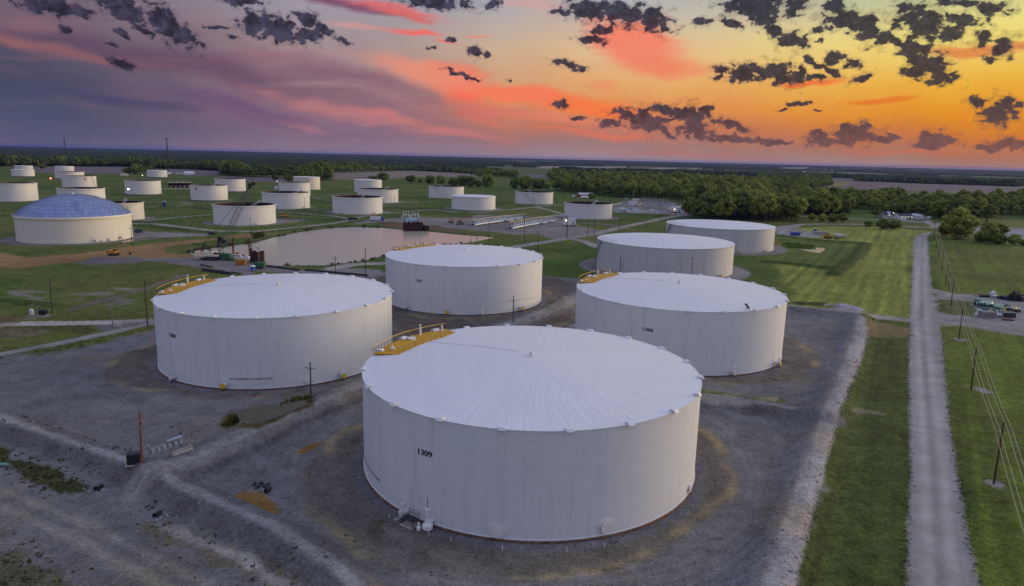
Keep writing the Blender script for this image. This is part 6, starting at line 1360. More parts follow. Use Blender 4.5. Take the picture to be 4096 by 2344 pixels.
def crane():
    b = place(13, 290, 880); S = (b - Vector((0, 0, CAM_H))).length / F_PX      # metres per photo pixel out there
    root = empty('crawler_crane', b, 0.0); tag(root, 'cream crawler crane with a long dark lattice boom beside the pond', 'crane')
    crawler(root, 1.2, 8.5, 1.5, 5.0)
    mb = MB(); mb.box((0, 0, 1.5), (4.5, 4.2, .8)); mb.build('undercarriage', M_rail, root, False)
    mb = MB(); mb.box((-2.0, 0, 2.9), (8.0, 3.4, 1.9)); mb.wedge((-1.2, 0, 3.8), (5.0, 3.2, .7), (.85, .9)); mb.build('house', M_cream2, root, False)
    mb = MB(); mb.wedge((-6.6, 0, 1.9), (2.2, 4.4, 2.6), (.9, .95)); mb.build('counterweight', M_cream2, root, False)
    mb = MB(); mb.wedge((3.1, -1.5, 2.0), (2.2, 1.6, 2.6), (.75, .9)); cb = mb.build('cab', M_cream2, root, False); mb = MB(); mb.box((3.2, -1.5, 3.7), (1.9, 1.65, .9)); mb.build('cab_glass', M_glass, cb, False)
    foot = Vector((3.2, .3, 2.6)); loc = lambda k, x, y: top_at(k, x, y, b) - b
    tip = loc(1, 2425, 598); gan = loc(13, 105, 480)
    mb = MB()
    for s in (-1.3, 1.3): mb.tube((1.0, s, 3.6), gan + Vector((0, s * .5, 0)), .22, 5); mb.tube((-5.0, s, 3.8), gan + Vector((0, s * .5, 0)), .16, 5)
    mb.tube(gan - Vector((0, 1, 0)), gan + Vector((0, 1, 0)), .5, 8); mb.tube(gan, gan + Vector((-6.5, 0, -.4)), .25, 5); mb.tube(gan + Vector((-6.5, 0, -.4)), (-6.6, 0, 4.2), .07, 4); mb.build('gantry', M_black, root)
    ax = (tip - foot).normalized(); u = Vector((0, 1, 0)); w = ax.cross(u).normalized(); n = 26; L = (tip - foot).length
    wd = lambda f: 1.15 * min(1, .25 + f * 6, .2 + (1 - f) * 5)
    mb = MB(); P_ = lambda i, a, c: foot + ax * (L * i / n) + u * wd(i / n) * a + w * wd(i / n) * c
    cs = ((-1, -1), (1, -1), (1, 1), (-1, 1))
    for a, c in cs: mb.path([P_(i, a, c) for i in range(n + 1)], .10, 4)
    for i in range(n):
        for q in range(4): A_0, B_0 = cs[q], cs[(q + 1) % 4]; A_0, B_0 = (A_0, B_0) if i % 2 else (B_0, A_0); mb.tube(P_(i, *A_0), P_(i + 1, *B_0), .05, 3); mb.tube(P_(i, *A_0), P_(i, *B_0), .04, 3)
    mb.build('boom', mat('grey_boom_steel', (.085, .085, .09), .6), root, False)
    mb = MB(); mb.box(tip + ax * .5, (1.6, 1.6, 2.4)); 
    for s in (-.5, .5): mb.tube(tip + ax * 1.2 + Vector((1.4, s - .1, .5)), tip + ax * 1.2 + Vector((1.4, s + .1, .5)), .9, 12); mb.tube(tip + ax + Vector((0, s, 0)), tip + ax * 1.2 + Vector((1.4, s, .5)), .2, 5)
    mb.build('boom_head', M_black, root, False)
    mb = MB(); back = loc(1, 2260, 800)
    for s in (-.6, .6): mb.tube(gan + Vector((0, s, 0)), back + Vector((0, s, 0)), .05, 4); mb.tube(back + Vector((0, s, 0)), tip + ax * -1 + w * 0 + Vector((0, s, 0)), .05, 4)
    mb.build('pendant_line', M_black, root)
    blk = loc(13, 525, 380); mb = MB(); mb.box(blk, (2.6, 1.6, 2.4)); mb.box(blk + Vector((1.6, .3, -.9)), (2.0, 1.4, 1.8)); mb.box(blk + Vector((-.6, 0, 1.4)), (1.2, 1.2, .9)); mb.box(blk + Vector((-1.3, 0, -2.4)), (1.0, 1.0, 3.0)); mb.build('pile_hammer', M_black, root, False)
    mb = MB(); h0 = tip + ax * 1.2 + Vector((1.9, 0, .2)); mb.tube(blk + Vector((0, 0, 1.4)), foot + ax * L * .42 + w * 1.0, .05, 4); mb.build('hoist_line', M_black, root)
    for dx in (-5.9, -4.2): mb = MB(); mb.tube((dx, -1.0, 3.8), (dx, -1.0, 8.0 - .6 * (dx + 6)), .22, 6); mb.build('exhaust', M_rust2, root)
crane()

def sheet_box(c, rz, w, d, h, label, n, name='sheet_pile_box'):
    root = empty(name, c, rz); tag(root, label, 'sheet pile wall')
    for nm, (ax, ay, bx, by) in {'front_wall': (-w / 2, -d / 2, w / 2, -d / 2), 'back_wall': (-w / 2, d / 2, w / 2, d / 2), 'end_wall': (-w / 2, -d / 2, -w / 2, d / 2), 'side_wall': (w / 2, -d / 2, w / 2, d / 2)}.items():
        L = math.hypot(bx - ax, by - ay); k = max(2, int(L / 1.0)); ux, uy = (bx - ax) / L, (by - ay) / L; pts = []
        for i in range(k):
            o = .22 * (1 if i % 2 else -1)
            for f in (.15, .85): pts.append((ax + ux * L * (i + f) / k - uy * o, ay + uy * L * (i + f) / k + ux * o))
        mb = MB(); m_ = len(pts); top = [h * (1 + .10 * math.sin(7.3 * i)) for i in range(m_)]
        vs = [(x, y, -2) for x, y in pts] + [(x, y, t) for (x, y), t in zip(pts, top)] + [(x - uy * .12, y + ux * .12, -2) for x, y in pts] + [(x - uy * .12, y + ux * .12, t) for (x, y), t in zip(pts, top)]
        fs = [(i, i + 1, m_ + i + 1, m_ + i) for i in range(m_ - 1)] + [(2 * m_ + i + 1, 2 * m_ + i, 3 * m_ + i, 3 * m_ + i + 1) for i in range(m_ - 1)] + [(m_ + i, m_ + i + 1, 3 * m_ + i + 1, 3 * m_ + i) for i in range(m_ - 1)]
        mb.add(vs, fs); mb.build(nm, M_sheet, root, False)
c, w, h, rz = span(2, 1426, 1606, 970, 1024); c.z = PONDZ; sheet_box(c + Vector((0, 5, 0)), rz, w, 10, h, 'rusty sheet pile box standing in the far side of the pond', 20)
c, w, h, rz = span(2, 1620, 1665, 978, 1024); c.z = PONDZ; sheet_box(c + Vector((0, 4, 0)), rz, w, 7, h, 'narrow rusty sheet pile box right beside the wider one in the pond', 6)
c, w, h, rz = span(13, 1255, 1560, 700, 945); sheet_box(c + Vector((0, 2.5, 0)), rz, w, 5, h, 'dark rusty sheet pile box on the near bank by the blue water tank', 12)
def pile(k, bx, by, tx, ty, label, r=.35, m=None, grp='steel piles at the pond'):
    b = place(k, bx, by); t = top_at(k, tx, ty, b); h = t.z - b.z; mb = MB()
    mb.box((0, -r * .8, h / 2 - .5), (r * 1.8, .10, h + 1)); mb.box((0, r * .8, h / 2 - .5), (r * 1.8, .10, h + 1)); mb.box((0, 0, h / 2 - .5), (.10, r * 1.6 - .11, h + 1)); o = mb.build('steel_pile', m or M_rust2, None, False, b); tag(o, label, 'pile', grp)
pile(13, 845, 755, 822, 305, 'tall single steel pile standing left on the pond bank'); pile(13, 1258, 760, 1240, 350, 'tallest of the piles at the dark sheet pile box'); pile(13, 1305, 720, 1296, 450, 'thin steel pile right beside the tallest one at the sheet pile box', .22); pile(13, 1295, 720, 1288, 598, 'short wide rusty pile against the dark sheet pile box', .7)
pile(13, 1550, 960, 1545, 690, 'broad orange rusty pile at the right end of the dark sheet pile box', .9)
def machine(p, rz, label, s, m, name='power_unit', cat='power unit'):
    root = empty(name, p, rz); tag(root, label, cat); mb = MB(); mb.wedge((0, 0, .9 * s), (4.2 * s, 1.9 * s, 1.5 * s), (.85, .85)); mb.box((1.6 * s, .2, 1.5 * s), (1.2 * s, 1.5 * s, 1.4 * s)); mb.build('hood', m, root, False)
    mb = MB(); mb.box((0, 0, .75 * s), (4.6 * s, 1.7 * s, .3 * s)); mb.tube((2.3 * s, 0, .7 * s), (3.8 * s, 0, .5 * s), .09 * s, 5); mb.build('frame', M_rail, root, False); wheels(root, [(-1.0 * s, -.95 * s), (-1.0 * s, .95 * s), (.2 * s, -.95 * s), (.2 * s, .95 * s)], .45 * s, .3 * s)
    mb = MB(); mb.tube((-.8 * s, .3, 2.3 * s), (-.8 * s, .3, 3.2 * s), .1 * s, 6); mb.build('exhaust', M_rail, root)
machine(place(13, 650, 890), -.2, 'green machine under a tarp right in front of the crane', 1.5, M_green); machine(place(13, 1500, 1110), -.15, 'green wheeled power unit behind the grey pole on the pond bank', 1.35, M_green); machine(place(1, 1345, 1048), .2, 'small dark blue machine on the gravel right of the domed tank', 1.1, M_dblue, 'compressor', 'compressor')
def beam_stack(k, x0, y0, x1, y1, label, m, n=3, r=.3, name='steel_beam', cat='beams', pipe=True, up=0.0):
    a, b = place(k, x0, y0), place(k, x1, y1); d = (b - a).normalized(); w = Vector((-d.y, d.x, 0)); mb = MB()
    for i in range(n):
        for j in range(max(1, n - i) if i < 2 else 0):
            o = w * (j + .5 * i) * 2.1 * r + Vector((0, 0, up + r + i * 1.75 * r))
            mb.tube(a + o, b + o, r, 8 if pipe else 4)
    o = mb.build(name, m, None); tag(o, label, cat)
beam_stack(13, 560, 770, 1040, 800, 'long pale steel pipe lying on supports behind the orange container', M_silver, 1, .45, 'steel_pipe', 'pipe', up=1.4); beam_stack(13, 780, 770, 1240, 760, 'rusty beams stacked on the pond bank behind the pale pipe', M_rust2, 3, .4, 'beam_stack'); beam_stack(13, 1130, 830, 1480, 780, 'long timber beam leaning by the dark sheet pile box', M_timber, 1, .35, 'timber_beam', 'beam', False, 2.0)
beam_stack(13, 50, 1160, 780, 1260, 'dark boom line lying on the grass behind tank 1308, nearest the dirt', M_black, 2, .35, 'hose_boom', 'boom'); beam_stack(13, 0, 1020, 310, 1075, 'dark boom line on the grass edge left of the work area', M_black, 1, .35, 'hose_boom', 'boom'); beam_stack(13, 780, 1205, 1040, 1245, 'dark boom piece ending at a thin post behind tank 1308', M_black, 1, .3, 'hose_boom', 'boom')
beam_stack(13, 1700, 1050, 2530, 1160, 'long black silt fence on the near bank of the pond', M_black, 1, .45, 'silt_fence', 'silt fence'); beam_stack(6, 480, 5, 1090, 60, 'black silt fence ending behind the rim of tank 1308', M_black, 1, .45, 'silt_fence', 'silt fence')
def junk(k, x, y, s, label, m, name, cat):
    mb = MB(); p = place(k, x, y); rr = random.Random(int(x * 7 + y)); mb.box((0, 0, s[2] / 2), (s[0], s[1], s[2]), rr.uniform(-.3, .3)); mb.wedge((rr.uniform(-.2, .2) * s[0], 0, s[2]), (s[0] * .6, s[1] * .7, s[2] * .4), (.7, .7), .3); mb.box((s[0] * .55, -.2, s[2] * .25), (s[0] * .3, s[1] * .6, s[2] * .5), .2); o = mb.build(name, m, None, False, p); tag(o, label, cat)
for x, y, s, m, lab, nm in ((900, 880, (2.2, 1.4, 1.2), M_wallc, 'cream crate beside the green machine at the crane', 'supply_crate'), (1060, 880, (2.6, 1.6, 1.4), M_wall, 'white crate just behind the orange container', 'supply_crate'), (1200, 890, (2.6, 1.8, 2.0), M_wall, 'white box left of the dark sheet pile box', 'supply_crate'), (1360, 935, (2.6, 1.0, .6), M_wall, 'flat white crate in front of the dark sheet pile box', 'supply_crate'), (1240, 935, (1.2, 1.2, .9), M_gal, 'small pale green crate left of the flat white one', 'supply_crate'), (940, 740, (3.2, 2.0, 2.0), M_orange, 'orange brown machine part on the pond bank behind the pale pipe', 'machine_part')):
    junk(13, x, y, s, lab, m, nm, 'crate' if 'crate' in nm else 'machine part')
# blue pipes and white pipework on the pad by the pond
beam_stack(2, 1450, 935, 1568, 925, 'row of light blue pipes lying on the gravel pad', M_lblue, 2, .55, 'blue_pipe', 'pipes')
def pipe_skid(k, x0, x1, y, h, label):
    a, b = place(k, x0, y), place(k, x1, y); root = empty('pipe_skid', (a + b) / 2, math.atan2(b.y - a.y, b.x - a.x)); tag(root, label, 'pipework'); L = (b - a).length
    mb = MB(); mb.path([(-L / 2, 0, .6), (-L * .3, 0, h * .6), (-L * .1, 0, h * .35), (L * .15, 0, h * .5), (L * .35, 0, h * .45), (L / 2, 0, .6)], .5, 8); mb.build('pipe', M_silver, root)
    for x in (-.3, .0, .3): mb = MB(); mb.tube((L * x, 0, 0), (L * x, 0, h * .9), .22, 8); mb.tube((L * x, -.8, h * .5), (L * x, .8, h * .5), .6, 10); mb.build('valve', M_white, root)
pipe_skid(2, 1412, 1500, 908, 7, 'white pipework with raised valves on the gravel pad, leftmost'); pipe_skid(2, 1500, 1590, 903, 6, 'white pipework with raised valves on the gravel pad, rightmost')
beam_stack(2, 1955, 972, 2020, 966, 'short stack of dark pipes left of the pipe manifold', M_black, 2, .4, 'pipe_stack', 'pipes'); beam_stack(2, 2020, 905, 2105, 893, 'rusty plates lying behind the two excavators', M_rust2, 2, .4, 'plate_stack', 'plates')
# the pipe manifold: two long racks
def manifold(b0, b1, t0, t1, ext, label, nv):
    a, b = place(14, *b0), place(14, *b1); root = empty('pipe_manifold', a, math.atan2(b.y - a.y, b.x - a.x)); tag(root, label, 'pipe manifold', 'pipe manifold racks'); L = (b - a).length
    h = top_at(14, *t0, a).z - a.z; E = L * ext
    mb = MB(); mb.box((L / 2, 0, h), (L, .9, .8)); mb.build('roof_beam', M_yelb_soft, root, False)
    mb = MB(); mb.box((L + E / 2 + .02, 0, h - .4), (E, .6, .35)); mb.box((L + E / 2 + .02, 0, h - 1.3), (E, .6, .25)); mb.build('pipe_rack', M_gal, root, False)
    n = 9
    for i in range(n + 1): mb = MB(); mb.box((L * i / n, 0, h / 2 - .4), (.35, .35, h)); mb.build('post', M_rail, root, False)
    for i in range(1, 8): mb = MB(); mb.box((L + E * i / 7, 0, h / 2 - .6), (.3, .3, h)); mb.build('post', M_gal, root, False)
    mb = MB(); mb.tube((L * .05, -5, 1.4), (L + E * .5, -5, 1.4), .75, 12); mb.path([(L * .05, -5, 1.4), (L * -.05, -5, 1.2), (L * -.10, -6.5, .6)], .75, 10); mb.build('header_pipe', M_silver, root)
    mb = MB(); mb.tube((L * .25, 4, 1.3), (L + E * .8, 4, 1.3), .55, 10); mb.build('return_pipe', M_silver, root)
    for i in range(nv):
        x = L * (.06 + .9 * i / nv)
        mb = MB(); mb.tube((x, -5, 1.4), (x, 4, 1.3), .42, 8); mb.lathe([(.9, 2.2), (.95, 2.6), (.5, 3.4), (.28, 3.8), (.28, 5.2), (.5, 5.25), (.5, 5.6), (.001, 5.7)], 10, c=(x, -2.6, 0)); v = mb.build('gate_valve', M_silver, root)
        mb = MB(); mb.tube((x, -2.6, 5.6), (x, -2.6, 6.8), .10, 5); mb.tube((x - .5, -2.6, 6.2), (x + .5, -2.6, 6.2), .25, 6); mb.build('actuator', M_rail, v)
        if i % 2 == 0: mb = MB(); mb.lathe([(.7, 0), (.7, 2.6), (.001, 3.0)], 8, c=(x + 1.2, 1.6, 0)); mb.build('strainer', M_teal, root)
        mb = MB(); mb.box((x, -5, .35), (.5, 1.6, .9)); mb.build('saddle', M_yelb if i % 5 == 0 else M_conc, root, False)
    for i in range(5): mb = MB(); mb.box((L * 1.02 + E * i / 5, -1.5, 1.2), (2.6, 3.0, 2.2)); mb.tube((L * 1.02 + E * i / 5, -4, 1.5), (L * 1.02 + E * i / 5, 4, 1.5), .6, 8); mb.build('meter_skid', M_gal, root, False)
    for i in range(6): mb = MB(); mb.tube((L * .75 + E * i / 6, -7, .8), (L * .75 + E * i / 6, -7, 2.2), .5, 8); mb.tube((L * .75 + E * i / 6, -8, 1.2), (L * .75 + E * i / 6, -5, 1.4), .5, 8); mb.build('pump', M_white if i % 3 else M_teal, root)
M_yelb_soft = mat('tan_beam_paint', (.55, .40, .20), .6, var=.1)
manifold((402, 285), (1035, 195), (402, 178), (1020, 97), .62, 'farther of the two long pipe racks with a tan beam, beside the pond', 14); manifold((1075, 345), (1665, 240), (1075, 215), (1650, 128), .55, 'nearer of the two long pipe racks with a tan beam', 14)
for i in range(10):
    p = place(14, 1715 + 33 * i, 405 - 7.5 * i); mb = MB(); mb.tube((0, 0, -.3), (0, 0, 1.5 + .5 * (i % 3 == 0)), .16, 6); mb.tube((0, 0, 1.5), (0, 0, 1.7), .2, 6); o = mb.build('bollard', M_yelb if i % 3 == 0 else M_wall, None, True, p); tag(o, 'short bollard in the slanting row on the manifold pad', 'bollard', 'bollards on the manifold pad')
# ------------------------------------------------------------------ substation
def gantry(k, x0, x1, yt, yb, label):
    c, w, h, rz = span(k, x0, x1, yt, yb); root = empty('substation_gantry', c, rz); tag(root, label, 'gantry', 'steel gantries of the substation')
    for s in (-.5, 0, .5):
        mb = MB(); x = w * s
        for q in (-.5, .5): mb.tube((x + q, -.8, 0), (x + q * .4, 0, h), .10, 4); mb.tube((x + q, .8, 0), (x + q * .4, 0, h), .10, 4)
        for i in range(5): z = h * i / 5; mb.tube((x - .5, -.8, z), (x + .4, .5, z + h / 5), .06, 3)
        mb.tube((x, 0, h), (x, 0, h * 1.35), .08, 4); mb.build('tower', M_gal, root)
    for z in (h, h * .86, h * .6): mb = MB(); mb.tube((-w / 2, 0, z), (w / 2, 0, z), .14, 4); mb.tube((-w / 2, .8, z - .5), (w / 2, .8, z - .5), .1, 4); mb.build('crossbeam', M_gal, root)
    for i in range(9):
        x = w * (i / 8 - .5); mb = MB(); mb.tube((x, 0, h * .86), (x, 0, h * .86 - 1.8), .13, 6); mb.build('insulator', M_rustin if i % 2 else M_gal, root)
for i, a in enumerate(((15, 380, 660, 440, 560), (15, 830, 1080, 380, 520), (15, 900, 1260, 385, 560), (15, 1080, 1380, 400, 590), (15, 1260, 1500, 400, 560), (15, 1380, 1620, 410, 590), (15, 80, 420, 560, 700), (15, 880, 1180, 600, 700), (15, 1200, 1560, 610, 720))):
    gantry(*a, 'grey steel gantry with hanging insulators in the substation yard')
def transformer(k, x, y, s, label, m):
    root = empty('transformer', place(k, x, y), -.2); tag(root, label, 'transformer', 'transformers of the substation'); mb = MB(); mb.box((0, 0, 1.8 * s), (3.2 * s, 2.2 * s, 2.6 * s)); mb.box((0, 0, .3 * s), (3.8 * s, 2.8 * s, .6 * s)); mb.build('tank_body', m, root, False)
    for sx in (-1, 1):
        mb = MB()
        for j in range(5): mb.box((sx * 2.1 * s, (j - 2) * .42 * s, 1.8 * s), (.8 * s, .14 * s, 2.2 * s))
        mb.build('radiator', m, root, False)
    for j in (-1, 0, 1): mb = MB(); mb.tube((j * .9 * s, 0, 3.1 * s), (j * 1.1 * s, 0, 4.6 * s), .2 * s, 8, .1 * s); mb.build('bushing', M_rustin, root)
for x, y, s in ((1150, 520, 1.3), (640, 560, 1.0), (1390, 560, 1.2), (460, 420, 1.0), (330, 560, .9), (1560, 560, 1.0), (2120, 740, .9)):
    transformer(15, x, y, s, 'finned grey transformer among the gantries of the substation', M_gal)
for i, (bx, by, tx, ty) in enumerate(((305, 440, 315, 90), (360, 330, 365, 80), (655, 420, 660, 110), (710, 470, 735, 110), (940, 560, 962, 125), (1300, 410, 1308, 155), (1430, 370, 1438, 155), (1640, 500, 1632, 270), (1885, 400, 1885, 255), (1968, 400, 1970, 262), (1740, 640, 1740, 545), (2000, 610, 2005, 470), (830, 500, 832, 330), (1110, 720, 1108, 560), (430, 640, 430, 520), (615, 350, 617, 225), (525, 310, 522, 220), (1405, 800, 1402, 590))):
    b = place(15, bx, by); t = top_at(15, tx, ty, b); h = t.z - b.z; root = empty('substation_mast', b); tag(root, 'slender mast rising above the gantries of the substation', 'mast', 'masts of the substation')
    mb = MB(); mb.tube((0, 0, -.5), (0, 0, h), .26, 6, .14); mb.build('shaft', (M_wood, M_woodg, M_gal)[i % 3], root)
    if i in (1, 6):
        mb = MB(); mb.tube((1.6, 0, -.5), (1.4, 0, h), .22, 6, .14); mb.build('second_shaft', M_woodg if i == 1 else M_rust2, root)
        for j in range(4): mb = MB(); mb.tube((-.3, 0, h * (.35 + .18 * j)), (1.9, 0, h * (.35 + .18 * j)), .14, 5); mb.build('crossarm', M_wallc, root)
for i, (x, y, s, m, lab) in enumerate(((330, 705, 2.2, M_white, 'white pipe stack at the left of the substation front row'), (600, 720, 2.4, M_lblue, 'pale blue pipe trap in the substation front row'), (530, 745, 1.6, M_white, 'white pipework left of the pale blue trap'), (690, 730, 1.5, M_white, 'white pipework right of the pale blue trap'), (800, 775, 1.2, M_white, 'small white pipework in the substation front row, middle'), (900, 770, 1.3, M_silver, 'slanted silver pipe in the substation front row'), (1165, 750, 2.0, M_wall, 'white pipework block in the right half of the substation front'), (1370, 800, 1.4, M_wall, 'white pipe end at the right front of the substation'), (360, 770, 1.3, M_teal, 'teal valve unit at the left front of the substation'), (408, 770, 1.3, M_barn, 'red valve unit at the left front of the substation'), (1730, 830, 1.3, M_yelb, 'yellow box at the foot of the lamp-lit cabin'))):
    p = place(15, x, y); mb = MB(); mb.path([(-1.6 * s, 0, .5), (-.8 * s, 0, .7 * s), (.4 * s, 0, .7 * s), (1.4 * s, .3, .6 * s), (1.9 * s, .3, .2)], .34 * s, 8); mb.box((0, 0, .4 * s), (1.2 * s, .9 * s, .8 * s)); mb.tube((0, 0, .4 * s), (0, 0, 1.6 * s), .22 * s, 8); o = mb.build('pipework', m, None, True, p); tag(o, lab, 'pipework')
for k, x0, y0, x1, y1, lab in ((3, 980, 768, 1070, 758, 'short tan pipe rack beam left of the substation cabin'), (3, 1220, 770, 1265, 762, 'short tan beam right of the white substation cabin'), (3, 1510, 815, 1562, 805, 'short tan beam left of the lamp-lit cabin')):
    a, b = place(k, x0, y0 + 30), place(k, x1, y1 + 30); h = top_at(k, x0, y0, a).z - a.z; root = empty('pipe_rack', a, math.atan2(b.y - a.y, b.x - a.x)); tag(root, lab, 'pipe rack'); L = (b - a).length
    mb = MB(); mb.box((L / 2, 0, h), (L, 1.2, .6)); mb.build('beam', M_yelb_soft, root, False)
    for i in range(4): mb = MB(); mb.box((L * i / 3, 0, h / 2 - .3), (.3, .3, h)); mb.build('post', M_rail, root, False)
def wall_run(k, x0, y0, x1, y1, h, label, m, t=.3):
    a, b = place(k, x0, y0), place(k, x1, y1); mb = MB(); L = (b - a).length; mb.box((0, 0, h / 2 - .2), (L, t, h + .4))
    for i in range(int(L / 6) + 1): mb.box((-L / 2 + 6 * i, 0, h / 2), (.4, t + .12, h + .1))
    o = mb.build('low_wall', m, None, False, (a + b) / 2, math.atan2(b.y - a.y, b.x - a.x)); tag(o, label, 'wall')
wall_run(15, 870, 690, 1580, 700, 4.2, 'row of pale fire walls in the middle of the substation', M_wallc, .4)
wall_run(3, 665, 962, 1060, 985, 1.0, 'low grey barrier wall on the grass right of the stilt cabin', M_conc)
# ------------------------------------------------------------------ things by the near left poles
def cabinet(k, x, y, s, label, m, rz=.4, pad=True):
    root = empty('electrical_cabinet', place(k, x, y), rz); tag(root, label, 'cabinet'); mb = MB(); mb.box((0, 0, s[2] / 2 + .15), s); mb.wedge((0, 0, s[2] + .15), (s[0] * 1.04, s[1] * 1.04, .18), (.92, .8)); mb.build('housing', m, root, False)
    for q in (-.26, .26): mb = MB(); mb.box((s[0] * q, -s[1] / 2 - .02, s[2] * .5 + .15), (s[0] * .44, .04, s[2] * .85)); mb.build('door', m, root, False)
    if pad: mb = MB(); mb.box((0, 0, .06), (s[0] * 1.25, s[1] * 1.35, .18)); mb.build('concrete_pad', M_conc, root, False)
cabinet(9, 1155, 535, (2.0, 1.5, 1.75), 'black electrical cabinet on a concrete pad beside the orange brown pole', M_black, .35); cabinet(5, 422, 440, (2.1, 1.6, 1.6), 'black cabinet beside the pole on the left grass', M_black, .1); cabinet(5, 310, 438, (1.0, .8, 1.6), 'small white cabinet left of the black one on the left grass', M_wall, .1)
def panel_rack():
    a, b = place(9, 1285, 480), place(9, 1565, 372); rz = math.atan2(b.y - a.y, b.x - a.x); root = empty('switchgear_rack', (a + b) / 2, rz); tag(root, 'grey steel rack carrying a row of switch boxes behind the concrete barrier', 'switchgear rack'); L = (b - a).length
    for i in range(4): x = L * (i / 3 - .5); mb = MB(); mb.box((x, 0, 1.1), (.14, .14, 2.6)); mb.build('post', M_gal, root, False)
    for z in (.8, 1.4, 2.0): mb = MB(); mb.box((0, -.09, z), (L, .05, .09)); mb.build('rail', M_gal, root, False)
    for i in range(6): x = L * (i / 6 - .42); mb = MB(); mb.box((x, -.3, 1.45), (.62, .36, .8)); b_ = mb.build('switch_box', M_gal, root, False); mb = MB(); mb.box((x, -.49, 1.45), (.5, .03, .66)); mb.build('cover', M_silver, b_, False); mb = MB(); mb.tube((x, -.25, .1), (x, -.25, 1.05), .05, 6); mb.build('conduit', M_gal, root)
    mb = MB(); mb.box((L * .25, -.1, 2.35), (L * .45, .9, .05)); mb.build('sun_shade', M_gal, root, False)
    mb = MB(); mb.box((-L * .5, 0, 2.6), (.5, .3, .4)); mb.build('lamp_head', M_gal, root, False)
panel_rack()
def barrier(k, x0, y0, x1, y1, label, hh=.85):
    a, b = place(k, x0, y0), place(k, x1, y1); L = (b - a).length; pr = [(-.32, 0), (-.32, .18), (-.14, .42), (-.09, hh), (.09, hh), (.14, .42), (.32, .18), (.32, 0)]; n = len(pr); mb = MB()
    mb.add([(-L / 2, y, z) for y, z in pr] + [(L / 2, y, z) for y, z in pr], [(i, (i + 1) % n, n + (i + 1) % n, n + i) for i in range(n)] + [tuple(range(n - 1, -1, -1)), tuple(range(n, 2 * n))]); o = mb.build('concrete_barrier', M_conc, None, False, (a + b) / 2, math.atan2(b.y - a.y, b.x - a.x)); tag(o, label, 'barrier')
barrier(9, 1475, 448, 1648, 388, 'pale concrete barrier in front of the switch box rack'); barrier(5, 1108, 545, 1185, 557, 'short concrete barrier at the foot of the thin pole by the left road', .8)
def gooseneck(k, x, y, tx, ty, label):
    b = place(k, x, y); t = top_at(k, tx, ty, b); h = t.z - b.z; mb = MB(); mb.path([(0, 0, 0), (0, 0, h * .85), (.15, 0, h * .97), (.5, 0, h), (.85, 0, h * .93)], .07, 6); mb.box((.75, 0, h * .95), (.5, .25, .12)); o = mb.build('lamp_standard', M_gal, None, True, b); tag(o, label, 'lamp standard')
gooseneck(5, 308, 430, 305, 335, 'thin bent lamp standard behind the white cabinet on the left grass'); gooseneck(5, 372, 455, 368, 345, 'thin bent lamp standard between the white and black cabinets')
# pipe stub and culverts
b = place(9, 40, 438); mb = MB(); mb.tube((-3, 0, .35), (.6, .1, .3), .32, 14); mb.tube((.6, .1, .3), (.62, .1, .3), .36, 14); o = mb.build('culvert_pipe', M_pipeg, None, True, b); tag(o, 'green culvert pipe end above the grassy ditch at the left edge', 'pipe')
for k, x, y, lab in ((9, 2275, 660, 'black culvert mouth among rocks above the orange puddle'), (9, 1330, 870, 'black culvert mouth in the rock heap at the ditch start'), (9, 830, 640, 'culvert mouth in rocks at the end of the grassy ditch')):
    b = place(k, x, y); mb = MB(); mb.lathe([(.42, -1.2), (.42, .4), (.34, .4), (.34, -1.2)], 16); M = Matrix.Rotation(R(80), 4, 'X'); mb.v = [tuple(M @ Vector(p) + Vector((0, 0, .35))) for p in mb.v]; o = mb.build('culvert_pipe', M_black, None, True, b); tag(o, lab, 'pipe')
# sign and stakes by the dike
b = place(8, 1010, 545); root = empty('round_sign', b); tag(root, 'small dark round sign on a post at the top of the grass strip', 'sign'); mb = MB(); mb.tube((0, 0, -.3), (0, 0, 1.9), .04, 6); mb.build('post', M_rail, root); mb = MB(); mb.tube((0, -.03, 1.9), (0, .03, 1.9), .36, 16); mb.build('disc', M_black, root)
for k, x, y, h in ((8, 1057, 618, 1.2), (8, 1170, 628, 1.8), (8, 1088, 443, 1.0), (8, 1203, 440, 1.0), (8, 1240, 130, 1.0)):
    mb = MB(); mb.tube((0, 0, -.2), (0, 0, h), .08, 6); mb.tube((0, 0, h), (0, 0, h + .1), .1, 6, .02); o = mb.build('marker_stake', M_yelb, None, True, place(k, x, y)); tag(o, 'yellow marker stake in the grass beside the yard road', 'marker stake', 'yellow marker stakes')
# ------------------------------------------------------------------ the pipe yard at the right
def ubend(i):
    root = empty('bent_pipe', place(16, 620 + 118 * i, 790 + 10 * i), 0); L, r = 5.2, .72
    P_ = [zg(16, 330 + 115 * i, 640 + 8 * i), zg(16, 560 + 115 * i, 665 + 8 * i), zg(16, 610 + 115 * i, 715 + 8 * i), zg(16, 560 + 115 * i, 755 + 8 * i), zg(16, 345 + 115 * i, 775 + 8 * i)]
    o0 = root.location; pts = [p - o0 for p in P_]; sm = []
    for j in range(25):
        t = j / 24 * 4; k = min(3, int(t)); f = t - k; p_ = [pts[max(0, k - 1)], pts[k], pts[k + 1], pts[min(4, k + 2)]]
        sm.append(.5 * ((2 * p_[1]) + (-p_[0] + p_[2]) * f + (2 * p_[0] - 5 * p_[1] + 4 * p_[2] - p_[3]) * f * f + (-p_[0] + 3 * p_[1] - 3 * p_[2] + p_[3]) * f ** 3) + Vector((0, 0, r - hz(o0.x, o0.y) + .35)))
    mb = MB(); mb.path(sm, r, 12); mb.build('pipe_wall', M_pipeg, root)
    for a, b in ((sm[-1], sm[-2]), (sm[0], sm[1])): d = (a - b).normalized(); mb = MB(); mb.tube(a - d * .05, a + d * .03, r * .88, 12); mb.build('open_end', M_black, root)
    return root
